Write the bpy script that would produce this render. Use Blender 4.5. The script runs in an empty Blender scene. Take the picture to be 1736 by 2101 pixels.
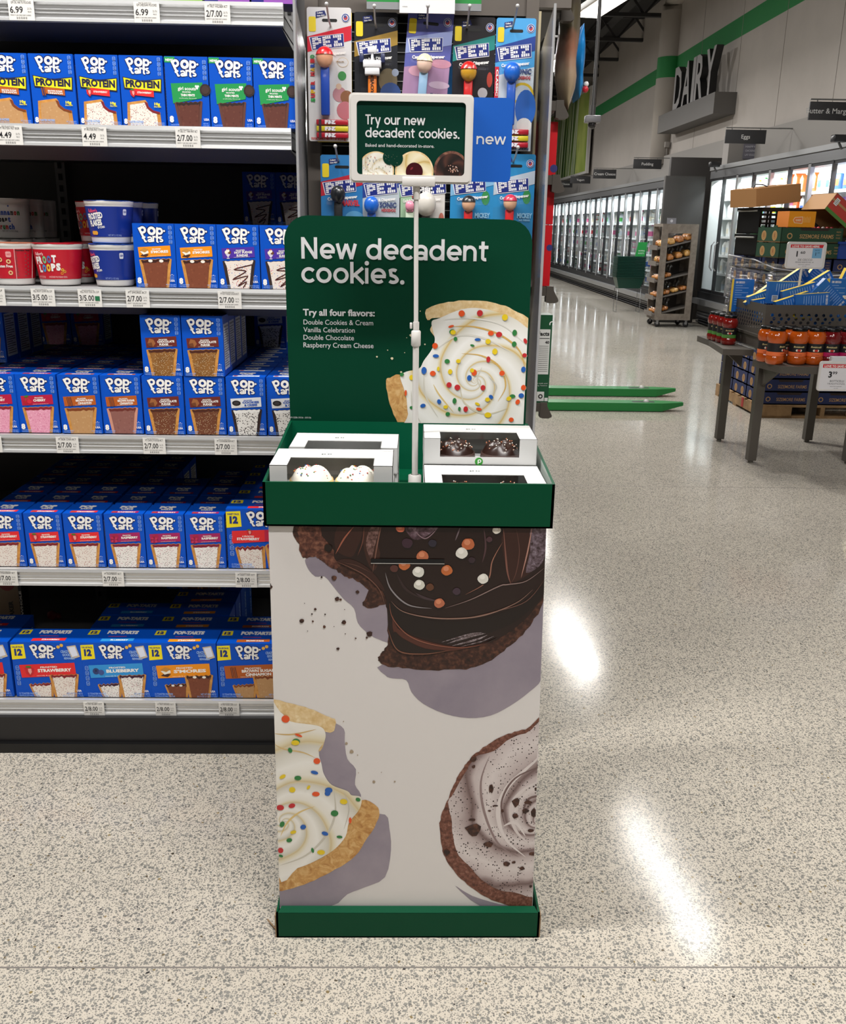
import bpy, math, random
import numpy as np
from mathutils import Vector
random.seed(7)
SC = bpy.context.scene
COL = SC.collection

# ---------------------------------------------------------------- camera, world, lamps, exposure
F, CX, CY, CAMH = 1900.0, 868.0, 1050.5, 1.7
def _cam_axes(pitch, yaw, roll):
    p, y, r = np.radians([pitch, yaw, roll])
    fw = np.array([math.sin(y)*math.cos(p), math.cos(y)*math.cos(p), -math.sin(p)])
    r0 = np.array([math.cos(y), -math.sin(y), 0.0]); u0 = np.cross(r0, fw)
    rt = math.cos(r)*r0 + math.sin(r)*u0
    return fw, rt, np.cross(rt, fw)
FW, RT, UP = _cam_axes(17.17, 1.2, 0.9)
cam = bpy.data.objects.new('camera', bpy.data.cameras.new('camera'))
COL.objects.link(cam)
from mathutils import Matrix
m = Matrix(((RT[0], UP[0], -FW[0], 0), (RT[1], UP[1], -FW[1], 0), (RT[2], UP[2], -FW[2], CAMH), (0, 0, 0, 1)))
cam.matrix_world = m
cam.data.sensor_fit = 'VERTICAL'; cam.data.sensor_height = 24.0
cam.data.lens = 24.0*F/2101.0
cam.data.clip_start = 0.05; cam.data.clip_end = 200
SC.camera = cam
SC.view_settings.view_transform = 'Standard'; SC.view_settings.look = 'None'
SC.view_settings.gamma = 1.0; SC.view_settings.exposure = 0.04
SC.view_settings.use_curve_mapping = False
W = bpy.data.worlds.new('world'); SC.world = W; W.use_nodes = True
W.node_tree.nodes['Background'].inputs[0].default_value = (1.0, 0.97, 0.93, 1)
W.node_tree.nodes['Background'].inputs[1].default_value = 0.05
SC.cycles.max_bounces = 8; SC.cycles.transparent_max_bounces = 16
SC.cycles.glossy_bounces = 4; SC.cycles.diffuse_bounces = 4
SC.cycles.caustics_reflective = False; SC.cycles.caustics_refractive = False
SC.cycles.sample_clamp_indirect = 4.0

LAMP_Z = 4.5
# rows of long tube fixtures: (x, y, rotation); light is emitted by area lamps in the fixtures
LAMPS = [(2.62, 13.1, .14), (2.62, 7.75, .14), (2.62, 18.5, .14), (2.62, 24, .14), (2.62, 30, .14), (2.62, 2.4, .14), (2.62, -3.0, .14),
         (-1.7, 1.75, 1.571), (-1.0, -3.2, 1.571), (.75, .3, 1.571), (-4.0, 8.0, 0)]  # tubes far behind the viewer and before the display: unseen, added as front fill
LAMP_W = {0: 105, 1: 62, 2: 130, 3: 130, 4: 130, 5: 58, 6: 16, 7: 150, 8: 28, 9: 140, 10: 60}
HIGH = [(.3, 10.0), (.3, 15.5), (.3, 21.0), (.3, 27.0), (.3, 34.0)]  # unseen fill lamps, added to brighten the right wall
def area(name, loc, rot, sx, sy, power, color=(1, .98, .955)):
    l = bpy.data.lights.new(name, 'AREA'); l.shape = 'RECTANGLE'; l.size = sx; l.size_y = sy
    l.energy = power; l.color = color
    o = bpy.data.objects.new(name, l); COL.objects.link(o); o.location = loc; o.rotation_euler = rot
    return o
for i, (x, y, r) in enumerate(LAMPS):
    area('tube_light', (x, y, LAMP_Z - .03), (0, 0, r), .24, 2.0, LAMP_W.get(i, 60))
for x, y in HIGH: area('wall_fill_light', (x, y, 6.3), (0, 0, 0), .5, .5, 200)

# pixel of the photograph -> point on a plane of the place
def _ray(x, y): return FW*F + RT*(x - CX) - UP*(y - CY)
def onY(x, y, Y):
    d = _ray(x, y); return np.array([0, 0, CAMH]) + d*Y/d[1]
def onX(x, y, X):
    d = _ray(x, y); return np.array([0, 0, CAMH]) + d*X/d[0]
def onZ(x, y, Z):
    d = _ray(x, y); return np.array([0, 0, CAMH]) + d*(Z - CAMH)/d[2]

# ---------------------------------------------------------------- materials
def lin(h):
    h = h.lstrip('#'); h = h if len(h) == 6 else ''.join(q*2 for q in h); c = [int(h[i:i+2], 16)/255 for i in (0, 2, 4)]
    return tuple((v/12.92 if v <= .04045 else ((v+.055)/1.055)**2.4) for v in c) + (1.0,)
_M = {}
def mat(h, rough=.5, metal=0.0, spec=.5, emit=0.0, coat=0.0):
    key = (h, rough, metal, spec, emit, coat)
    if key in _M: return _M[key]
    M = bpy.data.materials.new('surface_' + h.strip('#')); M.use_nodes = True
    b = M.node_tree.nodes['Principled BSDF']
    b.inputs['Base Color'].default_value = lin(h)
    b.inputs['Roughness'].default_value = rough
    b.inputs['Metallic'].default_value = metal
    b.inputs['Specular IOR Level'].default_value = spec
    if coat: b.inputs['Coat Weight'].default_value = coat; b.inputs['Coat Roughness'].default_value = .1
    if emit:
        b.inputs['Emission Color'].default_value = lin(h); b.inputs['Emission Strength'].default_value = emit
    M.diffuse_color = lin(h)
    _M[key] = M
    return M
class NT:
    def __init__(s, name):
        s.M = bpy.data.materials.new(name); s.M.use_nodes = True; s.t = s.M.node_tree
        s.b = s.t.nodes['Principled BSDF']
    def n(s, typ, **kw):
        nd = s.t.nodes.new(typ)
        for k, v in kw.items(): setattr(nd, k, v)
        return nd
    def l(s, a, b): s.t.links.new(a, b)
    def math(s, op, a, b=None, c=None):
        nd = s.n('ShaderNodeMath', operation=op)
        for i, v in enumerate((a, b, c)):
            if v is None: continue
            if hasattr(v, 'links'): s.l(v, nd.inputs[i])
            else: nd.inputs[i].default_value = v
        return nd.outputs[0]
    def mix(s, f, a, b):
        nd = s.n('ShaderNodeMix', data_type='RGBA')
        for v, i in ((f, 0), (a, 6), (b, 7)):
            if hasattr(v, 'links'): s.l(v, nd.inputs[i])
            else: nd.inputs[i].default_value = v
        return nd.outputs[2]
    def ramp(s, f, stops, interp='LINEAR'):
        nd = s.n('ShaderNodeValToRGB'); r = nd.color_ramp; r.interpolation = interp
        while len(r.elements) < len(stops): r.elements.new(.5)
        for e, (p, c) in zip(r.elements, stops): e.position = p; e.color = lin(c) if isinstance(c, str) else c
        s.l(f, nd.inputs[0]); return nd.outputs[0]
    def obj(s):
        return s.n('ShaderNodeTexCoord').outputs['Object']
    def noise(s, vec, scale, detail=3, rough=.55, dist=0):
        nd = s.n('ShaderNodeTexNoise'); nd.inputs['Scale'].default_value = scale
        nd.inputs['Detail'].default_value = detail; nd.inputs['Roughness'].default_value = rough
        nd.inputs['Distortion'].default_value = dist
        if vec is not None: s.l(vec, nd.inputs['Vector'])
        return nd
    def vor(s, vec, scale, feature='F1', rnd=1.0):
        nd = s.n('ShaderNodeTexVoronoi', feature=feature); nd.inputs['Scale'].default_value = scale
        nd.inputs['Randomness'].default_value = rnd
        s.l(vec, nd.inputs['Vector']); return nd
    def out(s, col=None, rough=None, bump=None, bs=.2, bd=.01, **kw):
        if col is not None:
            s.l(col, s.b.inputs['Base Color'])
        if rough is not None:
            if hasattr(rough, 'links'): s.l(rough, s.b.inputs['Roughness'])
            else: s.b.inputs['Roughness'].default_value = rough
        if bump is not None:
            nd = s.n('ShaderNodeBump'); nd.inputs['Strength'].default_value = bs; nd.inputs['Distance'].default_value = bd
            s.l(bump, nd.inputs['Height']); s.l(nd.outputs[0], s.b.inputs['Normal'])
        for k, v in kw.items(): s.b.inputs[k.replace('_', ' ')].default_value = v
        return s.M

def speckle(name, base, dots, scale, thr, rough=.5, base2=None, nscale=None):
    t = NT(name); v = t.obj(); vo = t.vor(v, scale)
    sep = t.n('ShaderNodeSeparateColor'); t.l(vo.outputs['Color'], sep.inputs[0])
    c = lin(base)
    if base2:
        n = t.noise(v, nscale or scale*.2, 4)
        c = t.ramp(n.outputs[0], [(.35, base), (.65, base2)])
    if isinstance(dots, str): dots = [dots]
    for i, d in enumerate(dots):
        m1 = t.math('LESS_THAN', vo.outputs['Distance'], thr)
        lo, hi = i/len(dots)*.6, (i+1)/len(dots)*.6
        m2 = t.math('MULTIPLY', t.math('GREATER_THAN', sep.outputs[0], lo), t.math('LESS_THAN', sep.outputs[0], hi))
        c = t.mix(t.math('MULTIPLY', m1, m2), c, lin(d))
    return t.out(c, rough)
def grainy(name, stops, scale, rough=.5, detail=6, dist=.3, metal=0.0, bump=0.0, spec=.5):
    t = NT(name); n = t.noise(t.obj(), scale, detail, .62, dist)
    col = t.ramp(n.outputs[0], stops)
    return t.out(col, rough, n.outputs[0] if bump else None, bump or .2, .004, Metallic=metal, Specular_IOR_Level=spec)
def swirl(name, cx, cz, stops, arms=5, twist=3.2, rough=.45, noise=1.2, nscale=9, phase=0.0, specks=None, sscale=150):
    """printed picture of piped frosting: spiral bands round (cx, cz) in the sheet's own coordinates"""
    t = NT(name); v = t.obj(); nz = t.noise(v, nscale, 2)
    sp = t.n('ShaderNodeSeparateXYZ'); t.l(v, sp.inputs[0])
    dx = t.math('SUBTRACT', sp.outputs[0], cx); dz = t.math('SUBTRACT', sp.outputs[2], cz)
    r = t.math('SQRT', t.math('ADD', t.math('MULTIPLY', dx, dx), t.math('MULTIPLY', dz, dz)))
    lr = t.math('LOGARITHM', t.math('ADD', r, .004), math.e)
    a = t.math('ARCTAN2', dz, dx)
    ph = t.math('ADD', t.math('MULTIPLY', a, arms), t.math('MULTIPLY', lr, twist*arms/2))
    ph = t.math('ADD', ph, t.math('MULTIPLY', nz.outputs[0], noise*4)); ph = t.math('ADD', ph, phase)
    fr = t.math('FRACT', t.math('DIVIDE', ph, 2*math.pi))
    c = t.ramp(fr, stops)
    if specks:
        vo = t.vor(v, sscale); s2 = t.n('ShaderNodeSeparateColor'); t.l(vo.outputs['Color'], s2.inputs[0])
        n2 = t.noise(v, 14, 3)
        lim = t.math('MULTIPLY', s2.outputs[0], t.math('MULTIPLY', n2.outputs[0], .95))
        c = t.mix(t.math('LESS_THAN', vo.outputs['Distance'], t.math('SUBTRACT', lim, .12)), c, lin(specks))
    return t.out(c, rough)

# ---------------------------------------------------------------- mesh builder
def flat(o, u, v):
    """surface frame: point(u, v, k) with k the height above the surface"""
    o, u, v = np.array(o, float), np.array(u, float), np.array(v, float)
    u = u/np.linalg.norm(u); v = v/np.linalg.norm(v); n = np.cross(u, v)
    return lambda a, b, k=0.0: o + u*a + v*b + n*k
def front(x, y, z): return flat((x, y, z), (1, 0, 0), (0, 0, 1))
def cone(cx, cy, z0, r0, r1, h, ang=-math.pi/2):
    """surface of a cup: u runs along the girth from the side facing the shopper"""
    def f(a, b, k=0.0):
        r = r0 + (r1-r0)*b/h + k
        t = ang + a/((r0+r1)/2)
        return np.array([cx + r*math.cos(t), cy + r*math.sin(t), z0 + b])
    return f
LAY = .00035
_tc = {}
def text_geo(s, bold=0.0, res=2):
    key = (s, bold, res)
    if key not in _tc:
        cu = bpy.data.curves.new('lettering', 'FONT'); cu.body = s; cu.size = 1.0; cu.resolution_u = res
        cu.offset = bold; cu.dimensions = '2D'; cu.fill_mode = 'FRONT'
        ob = bpy.data.objects.new('lettering', cu)
        me = bpy.data.meshes.new_from_object(ob)
        V = np.array([v.co[:2] for v in me.vertices]) if me.vertices else np.zeros((0, 2))
        P = [tuple(p.vertices) for p in me.polygons]
        bpy.data.objects.remove(ob); bpy.data.curves.remove(cu); bpy.data.meshes.remove(me)
        _tc[key] = (V, P)
    return _tc[key]

class MB:
    def __init__(s): s.v = []; s.f = []; s.m = []; s.mats = []; s.sm = []
    def mi(s, M):
        if isinstance(M, str): M = mat(M)
        for i, q in enumerate(s.mats):
            if q is M: return i
        s.mats.append(M); return len(s.mats)-1
    def add(s, V, Fc, M, smooth=False):
        b = len(s.v); i = s.mi(M)
        s.v.extend([tuple(map(float, p)) for p in V])
        for f in Fc:
            s.f.append(tuple(b+k for k in f)); s.m.append(i); s.sm.append(smooth)
        return s
    def box(s, a, b, M, top=None, taper=None):
        (x0, y0, z0), (x1, y1, z1) = a, b
        V = [(x0,y0,z0),(x1,y0,z0),(x1,y1,z0),(x0,y1,z0),(x0,y0,z1),(x1,y0,z1),(x1,y1,z1),(x0,y1,z1)]
        return s.add(V, [(0,3,2,1),(4,5,6,7),(0,1,5,4),(1,2,6,5),(2,3,7,6),(3,0,4,7)], M)
    def bbox(s, a, b, M, r=.01, seg=2):
        """box with rounded edges"""
        lo = np.minimum(a, b); hi = np.maximum(a, b); c = (lo+hi)/2; h = (hi-lo)/2; r = min(r, min(h)*.99)
        n = seg*2+1; V = []; idx = {}
        g = [i/seg for i in range(-seg, seg+1)]
        def pt(p):
            p = np.array(p, float); q = np.sign(p)*(h-r)*(np.abs(p) > 1e-9)
            # cube lattice point -> rounded
            d = p/np.linalg.norm(p)
            return c + q + d*r
        Fc = []
        import itertools
        m_ = [-1 + 2*i/(2*seg+1) for i in range(2*seg+2)]
        for ax in range(3):
            for sg in (-1, 1):
                grid = []
                for i in m_:
                    row = []
                    for j in m_:
                        p = [0, 0, 0]; p[ax] = sg; p[(ax+1) % 3] = i; p[(ax+2) % 3] = j
                        key = tuple(round(t, 4) for t in p)
                        if key not in idx: idx[key] = len(V); V.append(pt(p))
                        row.append(idx[key])
                    grid.append(row)
                for i in range(len(m_)-1):
                    for j in range(len(m_)-1):
                        f = (grid[i][j], grid[i+1][j], grid[i+1][j+1], grid[i][j+1])
                        Fc.append(f if sg > 0 else f[::-1])
        return s.add(V, Fc, M, True)
    def step(s, k):
        """prints laid over one another never share a plane"""
        s.q = (getattr(s, 'q', 0)+1) % 36
        return k + s.q*.026 if k else k
    def poly(s, S, pts, M, k=0.0):
        k = s.step(k)
        return s.add([S(u, v, k*LAY) for u, v in pts], [tuple(range(len(pts)))], M)
    def rect(s, S, x0, y0, x1, y1, M, k=0.0): return s.poly(S, [(x0,y0),(x1,y0),(x1,y1),(x0,y1)], M, k)
    def rrect(s, S, x0, y0, x1, y1, r, M, k=0.0, n=5):
        return s.poly(S, rr_pts(x0, y0, x1, y1, r, n), M, k)
    def disc(s, S, cx, cy, rx, M, k=0.0, ry=None, rot=0.0, n=14):
        ry = ry or rx; c, q = math.cos(rot), math.sin(rot)
        P = []
        for i in range(n):
            a = 2*math.pi*i/n; x, y = rx*math.cos(a), ry*math.sin(a)
            P.append((cx + x*c - y*q, cy + x*q + y*c))
        return s.poly(S, P, M, k)
    def ring(s, S, cx, cy, r0, r1, M, k=0.0, n=20, a0=0, a1=2*math.pi):
        V = []; Fc = []; k = s.step(k)
        for i in range(n+1):
            a = a0+(a1-a0)*i/n
            V += [S(cx+r0*math.cos(a), cy+r0*math.sin(a), k*LAY), S(cx+r1*math.cos(a), cy+r1*math.sin(a), k*LAY)]
        for i in range(n): Fc.append((2*i, 2*i+1, 2*i+3, 2*i+2))
        return s.add(V, Fc, M)
    def ribbon(s, S, pts, w, M, k=0.0, taper=False):
        """flat band along a polyline (width w, or a list of widths)"""
        P = np.array(pts, float)
        keep = [0] + [i for i in range(1, len(P)) if np.linalg.norm(P[i]-P[i-1]) > 1e-9]
        P = P[keep]; n = len(P)
        D = P[1:]-P[:-1]; D /= np.linalg.norm(D, axis=1)[:, None]
        T = np.vstack([D[:1], D[:-1]+D[1:], D[-1:]]) if n > 2 else np.vstack([D, D])
        T /= np.maximum(np.linalg.norm(T, axis=1), 1e-9)[:, None]
        N = np.stack([-T[:, 1], T[:, 0]], 1)
        if n > 8 and np.linalg.norm(P[0]-P[-1]) < 1e-6:
            tt = D[0]+D[-1]; tt /= np.linalg.norm(tt); T[0] = T[-1] = tt; N = np.stack([-T[:, 1], T[:, 0]], 1)
        Dn = np.vstack([D[:1], D]); cs = np.abs((Dn*T).sum(1)); N = N/np.clip(cs, .6, 1)[:, None]
        ws = np.full(n, w) if np.isscalar(w) else np.array(w)[keep]
        if taper: ws = ws*np.sin(np.linspace(.08, math.pi-.08, n))
        L = P + N*ws[:, None]/2; R = P - N*ws[:, None]/2
        k = s.step(k)
        V = [S(*q, k*LAY) for q in L] + [S(*q, k*LAY) for q in R]
        return s.add(V, [(n+i, n+i+1, i+1, i) for i in range(n-1)], M)
    def text(s, S, txt, x, y, h, M, k=1.0, w=None, bold=0.0, align='L', res=2, rot=0.0, shear=0.0):
        """h = height of a capital; w = total width to fit"""
        V, P = text_geo(txt, bold, res)
        if not len(V): return s
        x0, x1 = V[:, 0].min(), V[:, 0].max(); k = s.step(k)
        sy = h/.73; sx = (w/(x1-x0)) if w else sy
        X = (V[:, 0]-x0)*sx; Y = V[:, 1]*sy; X = X + shear*Y
        tw = (x1-x0)*sx
        if align == 'C': X = X - tw/2
        if align == 'R': X = X - tw
        c, q = math.cos(rot), math.sin(rot)
        return s.add([S(x + a*c - b*q, y + a*q + b*c, k*LAY) for a, b in zip(X, Y)], P, M)
    def tube(s, pts, r, M, n=8, cap=True, smooth=True):
        P = [Vector(p) for p in pts]; N = len(P); rs = [r]*N if not hasattr(r, '__len__') else r
        V = []; Fc = []
        ref = Vector((0, 0, 1))
        for i, p in enumerate(P):
            t = ((P[min(i+1, N-1)] - P[max(i-1, 0)])).normalized()
            a = ref if abs(t.dot(ref)) < .95 else Vector((1, 0, 0))
            e1 = t.cross(a).normalized(); e2 = t.cross(e1).normalized()
            for j in range(n):
                A = 2*math.pi*(j+.5)/n
                V.append(p + (e1*math.cos(A) + e2*math.sin(A))*rs[i])
        for i in range(N-1):
            for j in range(n):
                Fc.append((i*n+j, i*n+(j+1) % n, (i+1)*n+(j+1) % n, (i+1)*n+j))
        s.add(V, Fc, M, smooth)
        if cap:
            b = V[:n]; e = V[-n:]
            s.add(b, [tuple(range(n))[::-1]], M); s.add(e, [tuple(range(n))], M)
        return s
    def bar(s, a, b, w, d, M, side=(1, 0, 0)):
        """straight square bar"""
        a, b = Vector(a), Vector(b); t = (b-a).normalized(); sd = Vector(side)
        e1 = (sd - t*sd.dot(t)).normalized(); e2 = t.cross(e1)
        V = []
        for p in (a, b):
            for q, r in ((-1,-1),(1,-1),(1,1),(-1,1)): V.append(p + e1*w/2*q + e2*d/2*r)
        return s.add(V, [(0,1,2,3),(7,6,5,4),(0,4,5,1),(1,5,6,2),(2,6,7,3),(3,7,4,0)], M)
    def lathe(s, c, prof, M, n=24, mats=None, squash=1.0, smooth=True):
        """prof: list of (r, z)"""
        V = []
        for r, z in prof:
            for j in range(n):
                A = 2*math.pi*j/n; V.append((c[0]+r*math.cos(A), c[1]+r*math.sin(A)*squash, c[2]+z))
        base = len(s.v); s.v.extend([tuple(map(float, p)) for p in V])
        for i in range(len(prof)-1):
            mm = s.mi(mats[i] if mats else M)
            for j in range(n):
                s.f.append(tuple(base+k for k in (i*n+j, i*n+(j+1) % n, (i+1)*n+(j+1) % n, (i+1)*n+j)))
                s.m.append(mm); s.sm.append(smooth)
        return s
    def ball(s, c, r, M, n=12, sc=(1, 1, 1)):
        prof = [(max(1e-4, math.sin(math.pi*i/(n//2))), -math.cos(math.pi*i/(n//2))) for i in range(n//2+1)]
        V = []
        for q, z in prof:
            for j in range(n):
                A = 2*math.pi*j/n
                V.append((c[0]+r*sc[0]*q*math.cos(A), c[1]+r*sc[1]*q*math.sin(A), c[2]+r*sc[2]*z))
        Fc = [(i*n+j, i*n+(j+1) % n, (i+1)*n+(j+1) % n, (i+1)*n+j) for i in range(len(prof)-1) for j in range(n)]
        return s.add(V, Fc, M, True)
    def prism(s, S, pts, d, M):
        """outline on surface S, pushed back by d"""
        n = len(pts); V = [S(u, v, 0) for u, v in pts] + [S(u, v, -d) for u, v in pts]
        Fc = [tuple(range(n)), tuple(range(2*n-1, n-1, -1))] + [(i, n+i, n+(i+1) % n, (i+1) % n) for i in range(n)]
        return s.add(V, Fc, M)
    def frame(s, S, outer, inner, d, M):
        """two outlines with the same number of points -> a picture frame of depth d"""
        n = len(outer)
        V = [S(u, v, 0) for u, v in outer] + [S(u, v, 0) for u, v in inner] + [S(u, v, -d) for u, v in outer] + [S(u, v, -d) for u, v in inner]
        Fc = []
        for i in range(n):
            j = (i+1) % n
            Fc += [(i, j, n+j, n+i), (n+i, n+j, 3*n+j, 3*n+i), (j, i, 2*n+i, 2*n+j), (2*n+j, 2*n+i, 3*n+i, 3*n+j)]
        return s.add(V, Fc, M)
    def build(s, name, parent=None, loc=None, rot=None):
        me = bpy.data.meshes.new(name)
        me.from_pydata(s.v, [], s.f)
        for M in s.mats: me.materials.append(M)
        me.polygons.foreach_set('material_index', s.m)
        me.polygons.foreach_set('use_smooth', s.sm)
        me.update()
        o = bpy.data.objects.new(name, me); COL.objects.link(o)
        if parent: o.parent = parent
        if loc is not None: o.location = loc
        if rot is not None: o.rotation_euler = rot
        return o
def rr_pts(x0, y0, x1, y1, r, n=5):
    P = []
    for cx, cy, a in ((x1-r, y0+r, -90), (x1-r, y1-r, 0), (x0+r, y1-r, 90), (x0+r, y0+r, 180)):
        for i in range(n+1):
            t = math.radians(a + 90*i/n); P.append((cx + r*math.cos(t), cy + r*math.sin(t)))
    return P
_U = ['', 'first', 'second', 'third', 'fourth', 'fifth', 'sixth', 'seventh', 'eighth', 'ninth', 'tenth', 'eleventh', 'twelfth', 'thirteenth', 'fourteenth', 'fifteenth', 'sixteenth', 'seventeenth', 'eighteenth', 'nineteenth', 'twentieth']
def ordw(n):
    if n <= 20: return _U[n]
    t, u = divmod(n, 10); T = {2: 'twenty', 3: 'thirty', 4: 'forty', 5: 'fifty'}[t]
    return (T[:-1]+'ieth') if u == 0 else T+'-'+_U[u]
def empty(name, loc=(0, 0, 0), rot=(0, 0, 0)):
    o = bpy.data.objects.new(name, None); o.location = loc; o.rotation_euler = rot; o.empty_display_size = .05
    COL.objects.link(o); return o
def tag(o, label, cat, group=None, kind=None):
    o['label'] = label; o['category'] = cat
    if group: o['group'] = group
    if kind: o['kind'] = kind
    return o
def struct(o, label=None):
    o['kind'] = 'structure'
    if label: o['label'] = label
    return o
def copy_tree(o, parent=None, loc=None, rot=None, scale=None):
    c = o.copy(); COL.objects.link(c)
    if parent: c.parent = parent
    if loc is not None: c.location = loc
    if rot is not None: c.rotation_euler = rot
    if scale is not None: c.scale = scale
    for ch in list(o.children): copy_tree(ch, c)
    return c
# ---------------------------------------------------------------- drawn letters (centre lines on an x-height of 1)
def arc(cx, cy, rx, ry, a0, a1, n=14):
    return [(cx + rx*math.cos(math.radians(a0+(a1-a0)*i/n)), cy + ry*math.sin(math.radians(a0+(a1-a0)*i/n))) for i in range(n+1)]
def glyph(ch, t):
    h = t/2; r = .5-h
    if ch == 'o': return [arc(.5, .5, r, r, 0, 360, 30)], 1.0
    if ch == 'c': return [arc(.5, .5, r, r, 42, 318, 24)], .86
    if ch == 'e': return [arc(.5, .5, r, r, 0, 312, 26), [(h*.6, .47), (1-h*.2, .47)]], .98
    if ch == 'd': return [arc(.5, .5, r, r, 0, 360, 30), [(1-h, 0), (1-h, 1.37)]], 1.05
    if ch == 'b': return [arc(.5, .5, r, r, 0, 360, 30), [(h, 0), (h, 1.37)]], 1.0
    if ch == 'p': return [arc(.5, .5, r, r, 0, 360, 30), [(h, -.45), (h, 1.0)]], 1.02
    if ch == 'a': return [[(.08, .82)] + arc(.42, .62, .34, .38-h, 125, 0, 12) + [(.76, 0)], arc(.42, .29, .42-h, .29-h, 0, 360, 24)], .88
    if ch == 'n': return [[(h, 0), (h, 1)], [(h, .5)] + arc(.45, .55, .45-h, .45-h, 180, 0, 14) + [(.9-h, 0)]], .94
    if ch == 'u': return [[(.9-h, 0), (.9-h, 1)], [(h, 1)] + arc(.45, .45, .45-h, .45-h, 180, 360, 14) + [(.9-h, .5)]], .94
    if ch == 'r': return [[(h, 0), (h, 1)], [(h, .5)] + arc(.45, .52, .45-h, .48-h, 180, 75, 10)], .58
    if ch == 'i': return [[(h, 0), (h, 1)], arc(h, 1.3, .05, .05, 0, 360, 10)], .24+h*.2
    if ch == 's': return [arc(.37, .74, .29-h*.4, .26-h, 35, 180, 10)[:8] + [(.24, .56), (.5, .46)] + arc(.37, .27, .3-h*.3, .27-h, 30, -150, 12)], .76
    if ch == 't': return [[(.26, 1.26), (.26, .3)] + arc(.44, .24, .18, .24-h, 180, 290, 6), [(0, 1-h), (.62, 1-h)]], .66
    if ch == 'k': return [[(h, 0), (h, 1.37)], [(.82, 1), (.12, .42)], [(.3, .56), (.86, 0)]], .86
    if ch == 'w': return [[(h*.6, 1.0), (.33, .02)], [(.33, .02), (.66, .98)], [(.66, .98), (.99, .02)], [(.99, .02), (1.32-h*.6, 1.0)]], 1.34
    if ch == 'v': return [[(h*.6, 1), (.43, .03)], [(.43, .03), (.86-h*.6, 1)]], .86
    if ch == 'y': return [[(h*.6, 1), (.45, .05)], [(.9-h*.6, 1), (.34, -.48)]], .9
    if ch == 'N': return [[(h, 0), (h, 1.37)], [(h*1.1, 1.31), (1.05-h*1.1, .06)], [(1.05-h, 0), (1.05-h, 1.37)]], 1.12
    if ch == 'T': return [[(.45, 0), (.45, 1.37)], [(0, 1.37-h), (.9, 1.37-h)]], .84
    if ch == '.': return [arc(.1, h*1.05, .05, .05, 0, 360, 10)], .26
    return [], .42
def drawn(mb, S, txt, x, y, xh, M, t=.17, k=1.0, w=None, gap=.1):
    """line of drawn letters, x-height xh; w fits the total width"""
    adv = []; X = 0
    for ch in txt:
        g, a = glyph(ch, t); adv.append((X, g, ch)); X += a + gap
    sx = (w/(X-gap)) if w else xh
    for x0, g, ch in adv:
        for st in g:
            lw = t*xh
            if (ch == 'i' and len(st) > 8) or ch == '.':
                c = np.mean(st, 0)
                mb.disc(S, x+(x0+c[0])*sx, y+c[1]*xh, t*xh*.68, M, k); continue
            P = [(x+(x0+a)*sx, y+b*xh) for a, b in st]
            mb.ribbon(S, P, lw, M, k)
    return mb

def smooth(P, n=4, rough=0.0, seed=1, closed=True):
    """rounded outline through the points, with an optional crumbly edge"""
    rnd = random.Random(seed); P = [np.array(p) for p in P]; N = len(P); out = []
    rng = range(N) if closed else range(N-1)
    for i in rng:
        p0, p1, p2, p3 = (P[(i-1) % N], P[i], P[(i+1) % N], P[(i+2) % N]) if closed else (P[max(i-1, 0)], P[i], P[i+1], P[min(i+2, N-1)])
        for k in range(n):
            t = k/n
            q = .5*((2*p1) + (-p0+p2)*t + (2*p0-5*p1+4*p2-p3)*t*t + (-p0+3*p1-3*p2+p3)*t**3)
            out.append((q[0]+rnd.uniform(-rough, rough), q[1]+rnd.uniform(-rough, rough)))
    if not closed: out.append(tuple(P[-1]))
    return out

def clip_poly(P, planes):
    """cut an outline by half planes a*x + b*z <= c"""
    P = [tuple(p) for p in P]
    for a, b, c in planes:
        out = []
        for i in range(len(P)):
            p, q = P[i], P[(i+1) % len(P)]; dp, dq = a*p[0]+b*p[1]-c, a*q[0]+b*q[1]-c
            if dp <= 0: out.append(p)
            if dp*dq < 0:
                t = dp/(dp-dq); out.append((p[0]+(q[0]-p[0])*t, p[1]+(q[1]-p[1])*t))
        P = out
        if len(P) < 3: return []
    return P

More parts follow.
